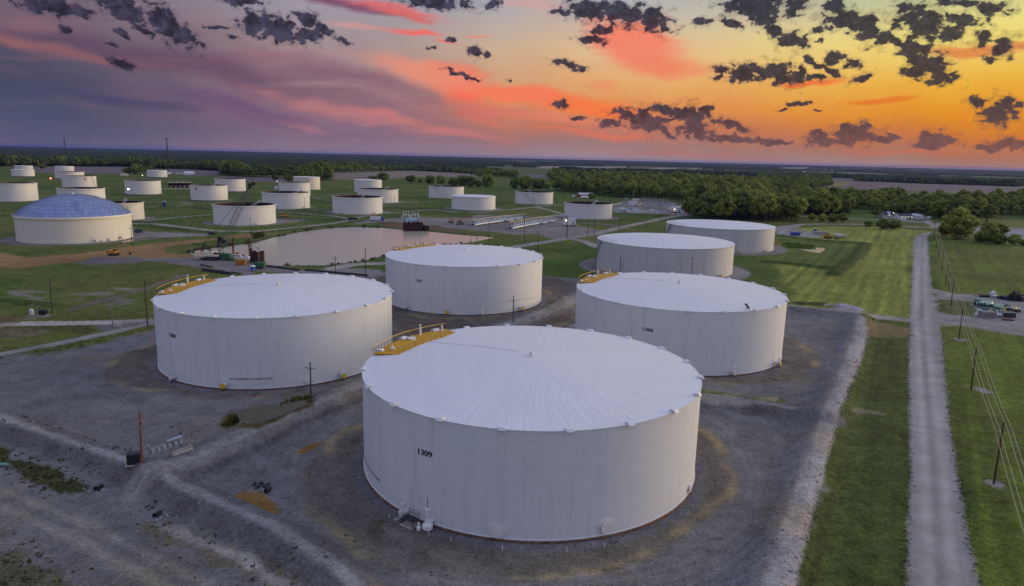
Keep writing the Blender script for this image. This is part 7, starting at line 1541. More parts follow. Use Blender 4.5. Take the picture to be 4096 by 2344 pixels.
for i, nm in enumerate(('leftmost of the four bent green pipes in the pipe yard', 'second from the left of the bent green pipes', 'third from the left of the bent green pipes', 'rightmost bent green pipe, next to the straight ones')): tag(ubend(i), nm, 'pipe', 'bent green pipes')
def straight(k, x0, y0, x1, y1, r, label, m, grp=None, cap=True):
    a, b = place(k, x0, y0) + Vector((0, 0, r)), place(k, x1, y1) + Vector((0, 0, r)); root = empty('steel_pipe', a); tag(root, label, 'pipe', grp); d = (b - a)
    mb = MB(); mb.tube((0, 0, 0), d, r, 14); mb.build('pipe_wall', m, root)
    for q, s in ((Vector(), -1), (d, 1)): mb = MB(); e = d.normalized() * s; mb.tube(q - e * .05, q + e * .03, r * .86, 14); mb.build('open_end', M_black, root)
for i, nm in enumerate(('shortest of the four straight green pipes in the pipe yard', 'second straight green pipe from the left in the pipe yard', 'third straight green pipe from the left in the pipe yard', 'rightmost straight green pipe in the pipe yard')):
    straight(16, 1015 + (70, 75, 165, 260)[i] - (70 if i == 0 else 0), 745, (1055, 1155, 1290, 1395)[i], (850, 905, 925, 925)[i], .62 if i else .5, nm, M_pipeg, 'straight green pipes')
straight(16, 470, 925, 1100, 985, .85, 'long dark green pipe lying in front of the bent pipes', M_pipedk)
straight(16, 1520, 900, 1560, 955, .75, 'short green pipe elbow right of the straight pipes', M_pipeg); straight(16, 1680, 900, 1700, 985, .75, 'short green pipe elbow next to the yellow pipe piece', M_pipeg); straight(16, 1805, 910, 1840, 1015, .8, 'short yellow pipe piece in the pipe yard', M_yelb_soft); straight(16, 1905, 910, 1940, 1005, .75, 'short pale green pipe piece right of the yellow one', M_pipeg)
beam_stack(16, 345, 1110, 590, 1150, 'white planks lying at the edge of the grass island', M_wall, 2, .28, 'plank_stack', 'planks')
def frame_box(k, x, y, s, label, m, name, cat):
    root = empty(name, place(k, x, y), -.08); tag(root, label, cat); a, b, h = s; mb = MB()
    for i, j in ((-1, -1), (1, -1), (1, 1), (-1, 1)): mb.tube((i * a / 2, j * b / 2, 0), (i * a / 2, j * b / 2, h), .07, 5)
    for z in (.1, h): mb.path([(-a / 2, -b / 2, z), (a / 2, -b / 2, z), (a / 2, b / 2, z), (-a / 2, b / 2, z)], .07, 5, True)
    mb.build('frame', M_silver, root, False); mb = MB(); mb.box((0, 0, h * .5), (a * .94, b * .94, h * .85)); mb.build('load', m, root, False)
frame_box(16, 790, 1190, (5.2, 3.2, 2.6), 'pale grey cage box in the pipe yard', M_woodg, 'cage_box', 'cage'); frame_box(16, 1520, 1180, (5, 3, 2.2), 'dark crate with a tan end at the right of the pipe yard', M_rail, 'storage_crate', 'crate')
def valve_body(x, y, label, s):
    root = empty('valve_assembly', place(16, x, y), -.2); tag(root, label, 'valve', 'white valves in the pipe yard'); mb = MB(); mb.tube((-1.4 * s, 0, .9 * s), (1.4 * s, 0, .9 * s), .6 * s, 12); mb.build('body', M_carw, root)
    for q in (-1.4, 1.4): mb = MB(); mb.tube((q * s, 0, .9 * s), ((q + .2) * s, 0, .9 * s), .9 * s, 14); mb.build('flange', M_carw, root)
    mb = MB(); mb.tube((0, 0, 1.2 * s), (0, 0, 2.4 * s), .3 * s, 8); mb.box((0, 0, 2.4 * s), (1.0 * s, .6 * s, .4 * s)); mb.build('actuator', M_gal, root)
valve_body(1120, 1160, 'white flanged valve lying left in the pipe yard', 1.1); valve_body(1300, 1130, 'white flanged valve lying right of the other in the pipe yard', 1.1)
def tan_rack(x0, y0, x1, y1, label):
    a, b = place(16, x0, y0), place(16, x1, y1); root = empty('timber_rack', (a + b) / 2, math.atan2(b.y - a.y, b.x - a.x)); tag(root, label, 'rack'); L = (b - a).length
    for i in range(4):
        mb = MB(); mb.box((L * (i / 3 - .5), 0, .8), (.25, 1.6, .2)); mb.box((L * (i / 3 - .5), -.7, .4), (.25, .2, 1.0)); mb.build('trestle', M_orange, root, False)
    for j in range(3): mb = MB(); mb.box((-.3 * j, -.6 + .6 * j, 1.0 + .35 * j), (L * (1 - .18 * j), .3, .2)); mb.build('plank', M_timber, root, False)
tan_rack(330, 390, 830, 430, 'tan trestle rack with planks at the far edge of the pipe yard')
for x, y, s, m, lab in ((740, 440, (5, 1.6, .9), M_black, 'dark heap right of the tan trestle rack'), (1000, 410, (2.0, 1.8, 1.8), M_wall, 'white plastic tote at the far edge of the pipe yard'), (1120, 460, (5, 1.6, .8), M_gal, 'grey scrap heap right of the white tote'), (1390, 510, (4, 2, 1.2), M_rail, 'dark scrap heap in the middle of the far yard edge'), (1540, 540, (3.4, 2, 1.4), M_navy, 'navy scrap heap with white lid at the far yard edge'), (1845, 570, (5.2, 2.6, 3.0), M_black, 'large black wrapped bundle at the far yard edge'), (2090, 590, (4.4, 2.4, 1.8), M_rail, 'dark bundle cut by the right picture edge'), (520, 965, (1.6, 1.2, .8), M_wall, 'small white fitting in front of the dark green pipe'), (920, 990, (1.2, 1.0, .9), M_yelb, 'small yellow fitting at the end of the dark green pipe'), (1500, 860, (2.0, 1.4, 1.2), M_black, 'black valve between the straight pipes and elbows'), (1410, 1030, (.8, .8, 1.8), M_yelb, 'yellow post fitting behind the white valves'), (1540, 1290, (3.4, 1.4, .5), M_rust2, 'rust red scrap on the near side of the pipe yard')):
    junk(16, x, y, s, lab, m, 'scrap_bundle', 'bundle')
# ------------------------------------------------------------------ standing water
def px_pts(pts): return [tuple(G(*p)[:2]) for p in pts]
puddle(px_pts([(945, 1690), (1015, 1664), (1235, 1640), (1228, 1658), (1130, 1705), (1035, 1738), (965, 1734)]))
puddle(px_pts([(2820, 1590), (2960, 1597), (3120, 1603), (3090, 1632), (2960, 1616)]))
puddle(Z(4, (310, 1210), (420, 1203), (440, 1190), (545, 1196), (555, 1212), (500, 1245), (420, 1235)), 'field_pool_water', hz(*zg(4, 440, 1215)[:2]) + .12, WATER_M)
puddle(Z(1, (1170, 1135), (1300, 1110), (1500, 1100), (1545, 1112), (1350, 1125), (1200, 1142))); puddle(Z(1, (1580, 1095), (1640, 1085), (1710, 1088), (1680, 1100), (1600, 1104)))

# ------------------------------------------------------------------ trees
def foliage_mat(name, lo, hi):
    m, t, b = new_mat(name)
    oi = t.new('ShaderNodeObjectInfo'); geo = t.new('ShaderNodeNewGeometry'); at = t.new('ShaderNodeAttribute'); at.attribute_name = 'leaf'
    n = t.noise(geo.outputs['Position'], .16, 3, .6)
    f = t.math('ADD', t.math('MULTIPLY', at.outputs['Fac'], .45), t.math('ADD', t.math('MULTIPLY', oi.outputs['Random'], .5), t.math('MULTIPLY', t.math('SUBTRACT', n, .4), .5)), clamp=True)
    cc = t.ramp(f, [(0, lo + (1,)), (.55, tuple((a + c_) / 2 for a, c_ in zip(lo, hi)) + (1,)), (1, hi + (1,))])
    t.l.new(cc, b.inputs['Base Color']); b.inputs['Roughness'].default_value = .7; b.inputs['Specular IOR Level'].default_value = .25
    # leaves let some light through
    tr = t.new('ShaderNodeBsdfTranslucent'); t.l.new(cc, tr.inputs[0]); mx = t.new('ShaderNodeMixShader'); mx.inputs[0].default_value = .30
    out = [q for q in t.n if q.type == 'OUTPUT_MATERIAL'][0]; t.l.new(b.outputs[0], mx.inputs[1]); t.l.new(tr.outputs[0], mx.inputs[2]); t.l.new(mx.outputs[0], out.inputs[0])
    return m
M_leaf = foliage_mat('leaf_green', (.09, .125, .024), (.40, .44, .075))
M_leafd = foliage_mat('leaf_dark', (.065, .10, .022), (.27, .32, .06))
M_bark = mat('bark', (.075, .06, .048), .95, var=.3, scale=3)
def crown_np(seed, hgt, wid, base, nclump, per, leaf, shape=1.0):
    r = np.random.default_rng(seed); cs = []
    while len(cs) < nclump:
        p = r.uniform(-1, 1, 3)
        if np.linalg.norm(p) > 1: continue
        q = p / max(np.linalg.norm(p), .25) * (np.linalg.norm(p) ** .45)
        cs.append(q)
    cs = np.array(cs); ctr = np.array([0, 0, (hgt + base) / 2]); half = np.array([wid / 2, wid / 2, (hgt - base) / 2])
    cs[:, :2] *= (1 - .35 * shape * np.clip(cs[:, 2:3], 0, 1) ** 2)
    cr = r.uniform(.24, .40, nclump) * wid * .42
    C_ = ctr + cs * half * .78 + r.normal(0, .03, cs.shape) * wid
    d = r.normal(size=(nclump, per, 3)); d /= np.linalg.norm(d, axis=2, keepdims=True); rad = r.uniform(.72, 1.02, (nclump, per, 1))
    P_ = C_[:, None] + d * rad * cr[:, None, None] * np.array([1.1, 1.1, .85]); P_ = P_.reshape(-1, 3); N = d.reshape(-1, 3) + r.normal(0, .40, (nclump * per, 3)); N /= np.linalg.norm(N, axis=1, keepdims=True)
    U = np.cross(N, r.normal(size=N.shape)); U /= np.linalg.norm(U, axis=1, keepdims=True); V_ = np.cross(N, U); s = (leaf * r.uniform(.6, 1.3, len(P_)))[:, None]
    v = np.stack([P_ - U * s - V_ * s * .7, P_ + U * s - V_ * s * .6, P_ + U * s * .8 + V_ * s, P_ - U * s * .9 + V_ * s * .8], 1).reshape(-1, 3)
    f = np.arange(len(v)).reshape(-1, 4); tone = np.repeat(np.clip(r.uniform(.1, .9, nclump)[:, None] + r.uniform(-.25, .25, (nclump, per)), 0, 1).reshape(-1), 4)
    return v, f, tone
def leaf_mesh(name, v, f, tone, m):
    me = np_mesh(name, v, f, m); at = me.attributes.new('leaf', 'FLOAT', 'POINT'); at.data.foreach_set('value', tone.astype(np.float32)); return me
def trunk_mesh(seed, hgt, wid, base, r0):
    rr = random.Random(seed); mb = MB(); top = Vector((rr.uniform(-.02, .02) * hgt, rr.uniform(-.02, .02) * hgt, hgt * .62)); mb.tube((0, 0, -.5), (0, 0, base * .9 + .3), r0 * 1.25, 8, r0 * .85); mb.tube((0, 0, base * .9 + .3), top, r0 * .85, 7, r0 * .25)
    for i in range(7):
        a = rr.uniform(0, 6.28); z0 = base * .9 + (hgt * .5 - base * .9) * i / 7; mb.tube((0, 0, z0), (math.cos(a) * wid * .33, math.sin(a) * wid * .33, z0 + hgt * .22), r0 * .42, 5, r0 * .1)
    o = mb.build('trunk', M_bark, None); me = o.data; bpy.data.objects.remove(o); return me
SPEC = [(22, 15, 4.0, 40, 40, .75, .8, M_leaf), (24, 17, 4.5, 44, 44, .8, .6, M_leaf), (20, 13, 3.0, 34, 40, .72, 1.0, M_leafd), (25, 14, 5.0, 40, 40, .78, 1.0, M_leaf), (18, 15, 2.5, 36, 40, .75, .4, M_leafd), (5.0, 9, .2, 30, 34, .42, .3, M_leafd), (16, 18, 1.2, 54, 46, .62, .5, M_leaf)]
PROTO = []
for i, (hgt, wid, base, nc, per, leaf, shp, m) in enumerate(SPEC):
    v, f, tone = crown_np(100 + i, hgt, wid, base, nc, per, leaf, shp); PROTO.append((leaf_mesh('crown', v, f, tone, m), trunk_mesh(i, hgt, wid, base, .012 * hgt + .12), hgt, wid))
def tree(p, hgt, kind, label, group, wid=None, rot=None, name='broadleaf_tree', cat='tree'):
    crown, trunk, h0, w0 = PROTO[kind]; root = empty(name, p, random.uniform(0, 6.28) if rot is None else rot); s = hgt / h0; sw = s if wid is None else wid / w0
    root.scale = (sw, sw, s); tag(root, label, cat, group)
    link(bpy.data.objects.new('trunk', trunk), root); link(bpy.data.objects.new('crown', crown), root); return root
def tree_px(k, x, ybase, hpx, wpx, kind, label, group=None, name='broadleaf_tree', cat='tree'):
    b = place(k, x, ybase); s = zoom(k); sc = {1: 2.427, 2: 2.427, 3: 2.427, 4: 2.427}[k]; d = math.hypot(b.y, CAM_H) * 1.03
    return tree(b, hpx / sc * d / F_PX, kind, label, group, wpx / sc * d / F_PX, None, name, cat)
for a in [
 (4, 1830, 1100, 275, 320, 6, 'large round tree at the junction, biggest crown beside the gravel road'), (4, 1720, 1075, 120, 150, 6, 'lower round tree at the left foot of the biggest round crown'), (4, 2130, 1150, 190, 190, 6, 'dark spreading tree right of the biggest round crown'), (4, 2240, 1100, 150, 150, 3, 'loose open tree leaning right of the dark spreading tree'), (4, 2230, 1155, 90, 150, 5, 'low dark bush under the loose open tree'), (4, 2060, 1140, 90, 120, 5, 'low bush left of the dark spreading tree'),
 (4, 2385, 1165, 100, 125, 6, 'small round tree alone at the grass edge near the right picture edge'), (4, 2480, 1170, 60, 70, 5, 'bush cut by the right picture edge'), (4, 2120, 948, 180, 195, 0, 'single round tree with a bare trunk in front of the right wood'), (4, 1110, 1010, 95, 160, 6, 'wide dark bush group between the two lanes, left part'), (4, 1220, 1015, 85, 140, 6, 'wide dark bush group between the two lanes, right part'), (4, 978, 985, 55, 90, 5, 'small dark bush left of the wide bush group'),
 (4, 422, 922, 58, 90, 6, 'small round tree between highway and lane, leftmost of four'), (4, 525, 937, 72, 90, 6, 'small round tree between highway and lane, second from left'), (4, 625, 948, 80, 110, 6, 'round tree between highway and lane, third from left'), (4, 725, 957, 105, 100, 2, 'round tree between highway and lane, rightmost and tallest of four'), (4, 1040, 900, 105, 85, 2, 'pointed dark tree left of the white farmhouse'), (4, 1830, 1112, 40, 90, 5, 'low bush in the grass under the biggest round crown'),
 (2, 1505, 552, 65, 103, 5, 'round hedgerow tree in the far field, leftmost of the row'), (2, 1592, 557, 42, 55, 5, 'small hedgerow bush second from left in the far field'), (2, 1690, 566, 76, 105, 5, 'round hedgerow tree third from left in the far field'), (2, 1792, 572, 82, 98, 5, 'hedgerow tree behind the tank with the diagonal stair'), (2, 1920, 587, 72, 105, 5, 'low hedgerow tree behind the cone roofed tank'), (2, 2012, 592, 100, 114, 5, 'tall hedgerow tree, left of the group behind the cone roofed tank'), (2, 2088, 597, 98, 105, 5, 'dark hedgerow tree, middle of the group behind the cone roofed tank'), (2, 2160, 599, 62, 70, 5, 'low hedgerow bush before the last hedgerow tree'), (2, 2250, 601, 125, 126, 5, 'tallest tree at the right end of the hedgerow'),
 (2, 1140, 524, 32, 110, 5, 'low dark bush in front of the brown far field'), (2, 1240, 538, 76, 112, 5, 'dark round tree behind the open tank with the raised ladder'), (3, 22, 616, 98, 80, 5, 'dark tree in the field at the left of the wood, leftmost of three'), (3, 122, 618, 126, 151, 5, 'broad dark tree in the field left of the wood, middle of three'), (3, 262, 616, 102, 161, 5, 'broad tree in the field left of the wood, rightmost of three'), (3, 335, 612, 45, 70, 5, 'bush joining the field trees to the wood'), (3, 770, 712, 50, 71, 5, 'small purple green tree at the red barn'),
 (1, 1250, 472, 58, 110, 6, 'round tree behind the small far house, left'), (1, 1330, 474, 88, 140, 6, 'large round tree behind the small far house, middle'), (1, 1425, 474, 85, 120, 2, 'dark round tree behind the small far house, right'), (1, 415, 434, 62, 76, 2, 'lone dark tree in the far left field'), (2, 190, 545, 66, 70, 2, 'dark tree before the wood left of the far cream tank'), (2, 310, 545, 66, 90, 6, 'round tree before the wood at the far cream tank'), (2, 690, 535, 82, 110, 2, 'dark tree at the right end of the wood behind the far cream tank'), (2, 2095, 492, 58, 45, 2, 'slim lone tree in the brown far field')]:
    tree_px(*a, group=None, cat='bush' if ' bush' in a[6] else 'tree', name='round_bush' if ' bush' in a[6] else 'broadleaf_tree')
WOODS = [  # outline, spacing, height, label
 (ZZ((3, (1690, 900), (1950, 925), (2300, 930), (2420, 942)), (4, (150, 945), (310, 940), (300, 890), (0, 850)), (3, (2300, 850), (1720, 850))), 11, (18, 25), 'broadleaf tree in the dense grove right behind the two grey tanks', 'trees of the grove behind the grey tanks'),
 (Z(4, (300, 868), (500, 880), (660, 882), (810, 880), (800, 830), (560, 805), (300, 815)), 9, (17, 24), 'broadleaf tree in the grove across the highway', 'trees of the grove across the highway'),
 (Z(4, (1020, 868), (1250, 878), (1560, 878), (1560, 850), (1250, 845), (1020, 840)), 9, (15, 20), 'broadleaf tree in the row behind the farmhouse and garage', 'trees behind the farmhouse'),
 (Z(4, (1600, 912), (1800, 930), (2030, 930), (2030, 880), (1600, 870)), 9, (18, 25), 'broadleaf tree in the grove right of the white barn', 'trees of the grove right of the barn'),
 (Z(4, (-300, 760), (300, 790), (800, 818), (1000, 825), (1040, 850), (1560, 852), (1640, 870), (2030, 880), (2240, 905), (2485, 905), (3200, 930), (3200, 820), (2485, 800), (1500, 770), (900, 745), (620, 720), (0, 690), (-300, 680)), 13, (14, 21), 'broadleaf tree in the long wood beyond the highway', 'trees of the long wood beyond the highway'),
 (ZZ((3, (395, 635), (700, 672), (1000, 702), (1300, 718), (1650, 737), (1720, 765), (2485, 800), (2485, 640), (1800, 590), (1500, 592), (1300, 640), (900, 625), (500, 600))), 13.5, (16, 24), 'broadleaf tree in the wood behind the substation', 'trees of the wood behind the substation'),
 (Z(3, (350, 522), (420, 560), (900, 585), (1500, 588), (1800, 590), (2485, 640), (2485, 560), (1800, 520), (1100, 492), (600, 482), (350, 478)), 14, (12, 18), 'broadleaf tree in the far wood band', 'trees of the far wood band'),
 (Z(4, (-100, 640), (300, 642), (560, 608), (615, 592), (600, 530), (540, 505), (0, 490), (-100, 490)), 14, (12, 18), 'broadleaf tree in the far wood band', 'trees of the far wood band'),
 (Z(4, (840, 547), (1100, 552), (1500, 570), (1960, 583), (2485, 602), (2485, 590), (1960, 572), (1500, 556), (1160, 545), (840, 535)), 13, (10, 15), 'broadleaf tree in the far field belt', 'trees of the far field belt'),
 (Z(4, (550, 508), (840, 517), (840, 510), (560, 500)), 13, (12, 18), 'broadleaf tree in the far field belt', 'trees of the far field belt'),
 (Z(4, (1160, 500), (1400, 522), (1960, 545), (1960, 575), (1500, 556), (1160, 545)), 14, (10, 15), 'broadleaf tree in the far field belt', 'trees of the far field belt'),
 (ZZ((2, (700, 466), (960, 456), (1110, 450), (1215, 440), (1500, 430), (1900, 445), (2485, 478)), (3, (60, 480), (60, 500)), (2, (2485, 502), (2130, 497), (2130, 482), (1900, 462), (1500, 442), (1215, 452), (900, 470))), 13, (11, 17), 'broadleaf tree in the belt beyond the brown field', 'trees of the belt beyond the brown field'),
 (Z(3, (0, 470), (60, 505), (60, 520), (0, 520)), 12, (14, 20), 'broadleaf tree in the belt beyond the brown field', 'trees of the belt beyond the brown field')]
W7 = ZZ((1, (-600, 398), (0, 402), (400, 402), (900, 402), (1210, 402), (1480, 424), (1650, 424), (2150, 446), (2155, 492), (2485, 508)), (2, (0, 506), (370, 512), (375, 548), (560, 540), (740, 532), (700, 462), (940, 440), (1200, 425), (1200, 385), (940, 372), (1180, 340), (1870, 350), (1900, 320)), (1, (-600, 230)))
pts, meta = [], []
for wi, (poly, sp, hr, lab, grp) in enumerate(WOODS + [(W7, 11, (17, 25), 'broadleaf tree at the front edge of the dark wood on the left horizon', 'front trees of the dark left wood')]):
    P0 = np.array(poly); lo, hi = P0.min(0), np.minimum(P0.max(0), 4200)
    nx, ny = int((hi[0] - lo[0]) / sp) + 1, int((hi[1] - lo[1]) / sp) + 1
    if nx * ny > 400000: 
        ny = int(400000 / max(nx, 1))
    X, Y = np.meshgrid(lo[0] + sp * np.arange(nx), lo[1] + sp * np.arange(ny)); X = X.ravel() + RNG.uniform(-.45, .45, X.size) * sp; Y = Y.ravel() + RNG.uniform(-.45, .45, Y.size) * sp
    sd = sd_poly(X, Y, poly); ok = (sd > 0) & (np.abs(np.arctan2(X, Y)) < R(46))
    if wi == len(WOODS): ok &= (sd < 45) & (np.hypot(X, Y) < 2600)
    ok &= (fbm(X, Y, 60, 3, 200) > -.26)
    for x, y in zip(X[ok], Y[ok]): pts.append((math.hypot(x, y), x, y, wi, random.uniform(*hr) * random.choice((.78, .9, 1, 1, 1.06, 1.18)) * (1.22 if wi == len(WOODS) else 1) * (1 + .22 * math.sin(x * .031) * math.cos(y * .027))))
pts.sort()
ALLW = WOODS + [(None, 0, 0, 'broadleaf tree at the front edge of the dark wood on the left horizon', 'front trees of the dark left wood')]
# trees that can be told apart stay single; which ones show most: the nearest
NEAR = 225
zs = height(np.array([p[1] for p in pts]), np.array([p[2] for p in pts]))
for i, (d, x, y, wi, h) in enumerate(pts[:NEAR]):
    tree(Vector((x, y, zs[i])), h, random.choice((0, 1, 2, 3, 4, 0, 1)), ALLW[wi][3], ALLW[wi][4])
def woods(name, rest, z0):
    """the woods that read as one mass: one object, trees set on points"""
    protos = bpy.data.collections.new('wood_tree_forms')
    for i in range(5):
        crown, trunk, h0, w0 = PROTO[i]; v = np.empty(len(crown.vertices) * 3, np.float32); crown.vertices.foreach_get('co', v)
        o = bpy.data.objects.new('tree_form_%s' % 'abcde'[i], crown); protos.objects.link(o)
    me = bpy.data.meshes.new(name); n = len(rest); me.vertices.add(n)
    me.vertices.foreach_set('co', np.array([(p[1], p[2], z) for p, z in zip(rest, z0)], np.float32).ravel())
    a = me.attributes.new('tree_scale', 'FLOAT', 'POINT'); a.data.foreach_set('value', np.array([p[4] / 22.0 for p in rest], np.float32))
    a = me.attributes.new('tree_turn', 'FLOAT', 'POINT'); a.data.foreach_set('value', RNG.uniform(0, 6.28, n).astype(np.float32))
    a = me.attributes.new('tree_form', 'INT', 'POINT'); fm = RNG.integers(0, 5, n); dk = np.array([p[3] == len(WOODS) for p in rest]); fm[dk] = RNG.choice((2, 4), dk.sum()); a.data.foreach_set('value', fm.astype(np.int32))
    o = link(bpy.data.objects.new(name, me)); ng = bpy.data.node_groups.new('set_trees', 'GeometryNodeTree')
    ng.interface.new_socket('Geometry', in_out='INPUT', socket_type='NodeSocketGeometry'); ng.interface.new_socket('Geometry', in_out='OUTPUT', socket_type='NodeSocketGeometry')
    N, L = ng.nodes, ng.links; gi, go = N.new('NodeGroupInput'), N.new('NodeGroupOutput'); ci = N.new('GeometryNodeCollectionInfo'); ci.inputs[0].default_value = protos; ci.inputs['Separate Children'].default_value = True; ci.inputs['Reset Children'].default_value = True
    m2p = N.new('GeometryNodeMeshToPoints'); iop = N.new('GeometryNodeInstanceOnPoints'); iop.inputs['Pick Instance'].default_value = True
    def na(nm, dt): k = N.new('GeometryNodeInputNamedAttribute'); k.data_type = dt; k.inputs[0].default_value = nm; return [s for s in k.outputs if s.enabled][0]
    cx = N.new('ShaderNodeCombineXYZ'); L.new(na('tree_turn', 'FLOAT'), cx.inputs[2]); L.new(gi.outputs[0], m2p.inputs[0]); L.new(m2p.outputs[0], iop.inputs['Points']); L.new(ci.outputs[0], iop.inputs['Instance']); L.new(na('tree_form', 'INT'), iop.inputs['Instance Index']); L.new(cx.outputs[0], iop.inputs['Rotation']); L.new(na('tree_scale', 'FLOAT'), iop.inputs['Scale']); L.new(iop.outputs[0], go.inputs[0])
    md = o.modifiers.new('set_trees', 'NODES'); md.node_group = ng; tag(o, kind='stuff'); return o
woods('distant_woods', pts[NEAR:], zs[NEAR:])
# the canopy of the woods out to the horizon
def canopy():
    r = [1750.0]
    while r[-1] < 27000: r.append(r[-1] + max(7.0, (r[-1] - 2500) * .022))
    rr = np.array(r); aa = np.arange(-44, 44.01, .11); X, Y, F = polar(rr, aa); Rr = np.hypot(X, Y); A_z = np.degrees(np.arctan2(X, Y))
    wx, wy = X + 70 * fbm(X, Y, 260, 3, 301), Y + 110 * fbm(X, Y, 300, 3, 302)
    inside = sd_poly(wx, wy, W7) > 25
    bias = np.interp(A_z, [-40, -22, -12, 0, 15, 40], [.5, .45, .22, .04, .01, .03])
    belts = (fbm(wx * .45, wy, 620, 4, 310) + bias) > .055
    farm = sstep(2300, 2900, Rr) > .5
    fieldmask = np.zeros(X.shape, bool)
    for typ, pts_, hw, k, colr, soft, rag, rs in REG:
        if k != FD: continue
        fieldmask |= sd_poly(wx, wy, pts_) > 0
    wood = (inside | (belts & farm) | (Rr > 15500)) & ~fieldmask
    for poly, *_ in WOODS: wood |= (sd_poly(X, Y, poly) > 20) & (Rr > 2300)
    hgt = np.where(wood, 15 + 14 * fbm(X, Y, 14, 2, 320, .7) + 10 * fbm(X, Y, 80, 2, 321), -1.0) * np.where(wood, 1, 1)
    Zt = height(X, Y) + hgt
    keep = wood[F].any(1); F2 = F[keep]; u, inv = np.unique(F2, return_inverse=True)
    m, t, b = new_mat('far_canopy'); geo = t.new('ShaderNodeNewGeometry').outputs['Position']; n = t.noise(geo, .05, 4, .65); n2 = t.noise(geo, .22, 2, .6)
    t.l.new(t.ramp(t.math('ADD', t.math('MULTIPLY', n, .6), t.math('MULTIPLY', n2, .4)), [(.3, (.012, .020, .009, 1)), (.7, (.042, .058, .020, 1))]), b.inputs['Base Color']); b.inputs['Roughness'].default_value = .95; b.inputs['Specular IOR Level'].default_value = .1
    me = np_mesh('far_forest_canopy', np.c_[X[u], Y[u], Zt[u]], inv.reshape(-1, 4), m); o = link(bpy.data.objects.new('far_forest_canopy', me)); tag(o, kind='stuff')
canopy()

# ------------------------------------------------------------------ weeds, reeds and stones
def scatter(lines, n, spread):
    out = []
    for _ in range(n):
        pl = random.choice(lines); i = random.randrange(len(pl) - 1); a, b = pl[i], pl[i + 1]; f = random.random(); out.append((a[0] + (b[0] - a[0]) * f + random.gauss(0, spread), a[1] + (b[1] - a[1]) * f + random.gauss(0, spread)))
    return out
def weeds(name, spots, h, w, cols, blades=9):
    V, F, C = [], [], []
    sp = np.array(spots); zz = height(sp[:, 0], sp[:, 1])
    for (x, y), z in zip(spots, zz):
        s = .4 + 1.25 * random.random() ** 2.6; col = random.choice(cols); k = random.uniform(.7, 1.3)
        for _ in range(blades):
            a = random.uniform(0, 6.28); d = random.uniform(0, w) * s; bx, by = x + math.cos(a) * d, y + math.sin(a) * d; hh = h * s * random.uniform(.5, 1.1); t = random.uniform(0, 6.28); ux, uy = math.cos(t) * .16 * w * 2 * s, math.sin(t) * .16 * w * 2 * s; ox, oy = math.cos(a) * hh * .5, math.sin(a) * hh * .5
            o = len(V); V += [(bx - ux, by - uy, z - .05), (bx + ux, by + uy, z - .05), (bx + ox + ux * .5, by + oy + uy * .5, z + hh), (bx + ox - ux * .6, by + oy - uy * .6, z + hh * .9)]; F.append((o, o + 1, o + 2, o + 3)); C += [(col[0] * k, col[1] * k, col[2] * k, 1)] * 4
    m = MATS.get('weed')
    if m is None:
        m, t, b = new_mat('weed'); at = t.new('ShaderNodeAttribute'); at.attribute_name = 'cover'; t.l.new(at.outputs['Color'], b.inputs['Base Color']); b.inputs['Roughness'].default_value = .85; b.inputs['Specular IOR Level'].default_value = .2; MATS['weed'] = m
    me = np_mesh(name, np.array(V), np.array(F), m); ca = me.color_attributes.new('cover', 'FLOAT_COLOR', 'POINT'); ca.data.foreach_set('color', np.array(C, np.float32).ravel()); tag(link(bpy.data.objects.new(name, me)), kind='stuff')
brown, olive, dkgr, rust = (.10, .075, .04), (.12, .105, .04), (.05, .058, .025), (.17, .09, .03)
gl = lambda *p: [tuple(G(*q)[:2]) for q in p]
weeds('weeds', scatter([gl((20, 1690), (140, 1710), (220, 1740), (310, 1765), (470, 1815), (540, 1850)), gl((560, 2200), (760, 2250), (960, 2330), (1090, 2400)), gl((600, 2095), (800, 2140), (1050, 2250), (1200, 2320))], 150, 1.3)
      + scatter([gl((1100, 2180), (1300, 2200), (1320, 2280), (1150, 2250)), gl((60, 1700), (160, 1740)), gl((200, 1820), (330, 1890))], 60, 2.2) + scatter([gl((650, 1780), (740, 1770), (680, 1740)), gl((400, 1780), (520, 1840))], 60, 2.0), .28, .17, [brown, dkgr, olive, brown], 10)
def ring_spots(key, n, lo, hi, a0=-PI, a1=0.3):
    cx, cy = BIG[key]; return [(cx + (R1 + d) * math.cos(a), cy + (R1 + d) * math.sin(a)) for a, d in ((random.uniform(a0, a1), random.uniform(lo, hi)) for _ in range(n))]
weeds('low_weeds', ring_spots('A', 70, .8, 4.0) + ring_spots('A', 30, 4, 15) + ring_spots('C', 20, 1, 10) + ring_spots('B', 20, 1, 12) + scatter([gl((3440, 1310), (3380, 1500), (3250, 1800), (3100, 2300))], 60, 1.6) + scatter([gl((3250, 1500), (3300, 1700), (3150, 1800), (3050, 1900)), gl((2900, 1700), (3050, 1900))], 40, 3.0) + scatter([gl((350, 1500), (500, 1600), (700, 1750)), gl((1200, 1900), (1300, 2000))], 25, 4), .16, .13, [brown, dkgr, olive, rust], 8)
re_l = [tuple(G(*p)[:2]) for p in [(3641, 1290), (3636, 1368), (3634, 1492), (3637, 1660), (3642, 1895), (3632, 2130), (3621, 2344)]]; re_r = [tuple(G(*p)[:2]) for p in [(3917, 2344), (3865, 2083), (3832, 1895), (3797, 1680), (3781, 1492), (3768, 1368)]]; dk_r = [tuple(G(*p)[:2]) for p in [(3480, 1320), (3430, 1480), (3360, 1655), (3270, 1990), (3179, 2344)]]
weeds('verge_grass', scatter([re_l, re_r], 1500, .4) + scatter([dk_r], 500, .4), .10, .18, [(.07, .082, .024), (.095, .095, .034), (.06, .07, .02), (.12, .09, .04)], 6)
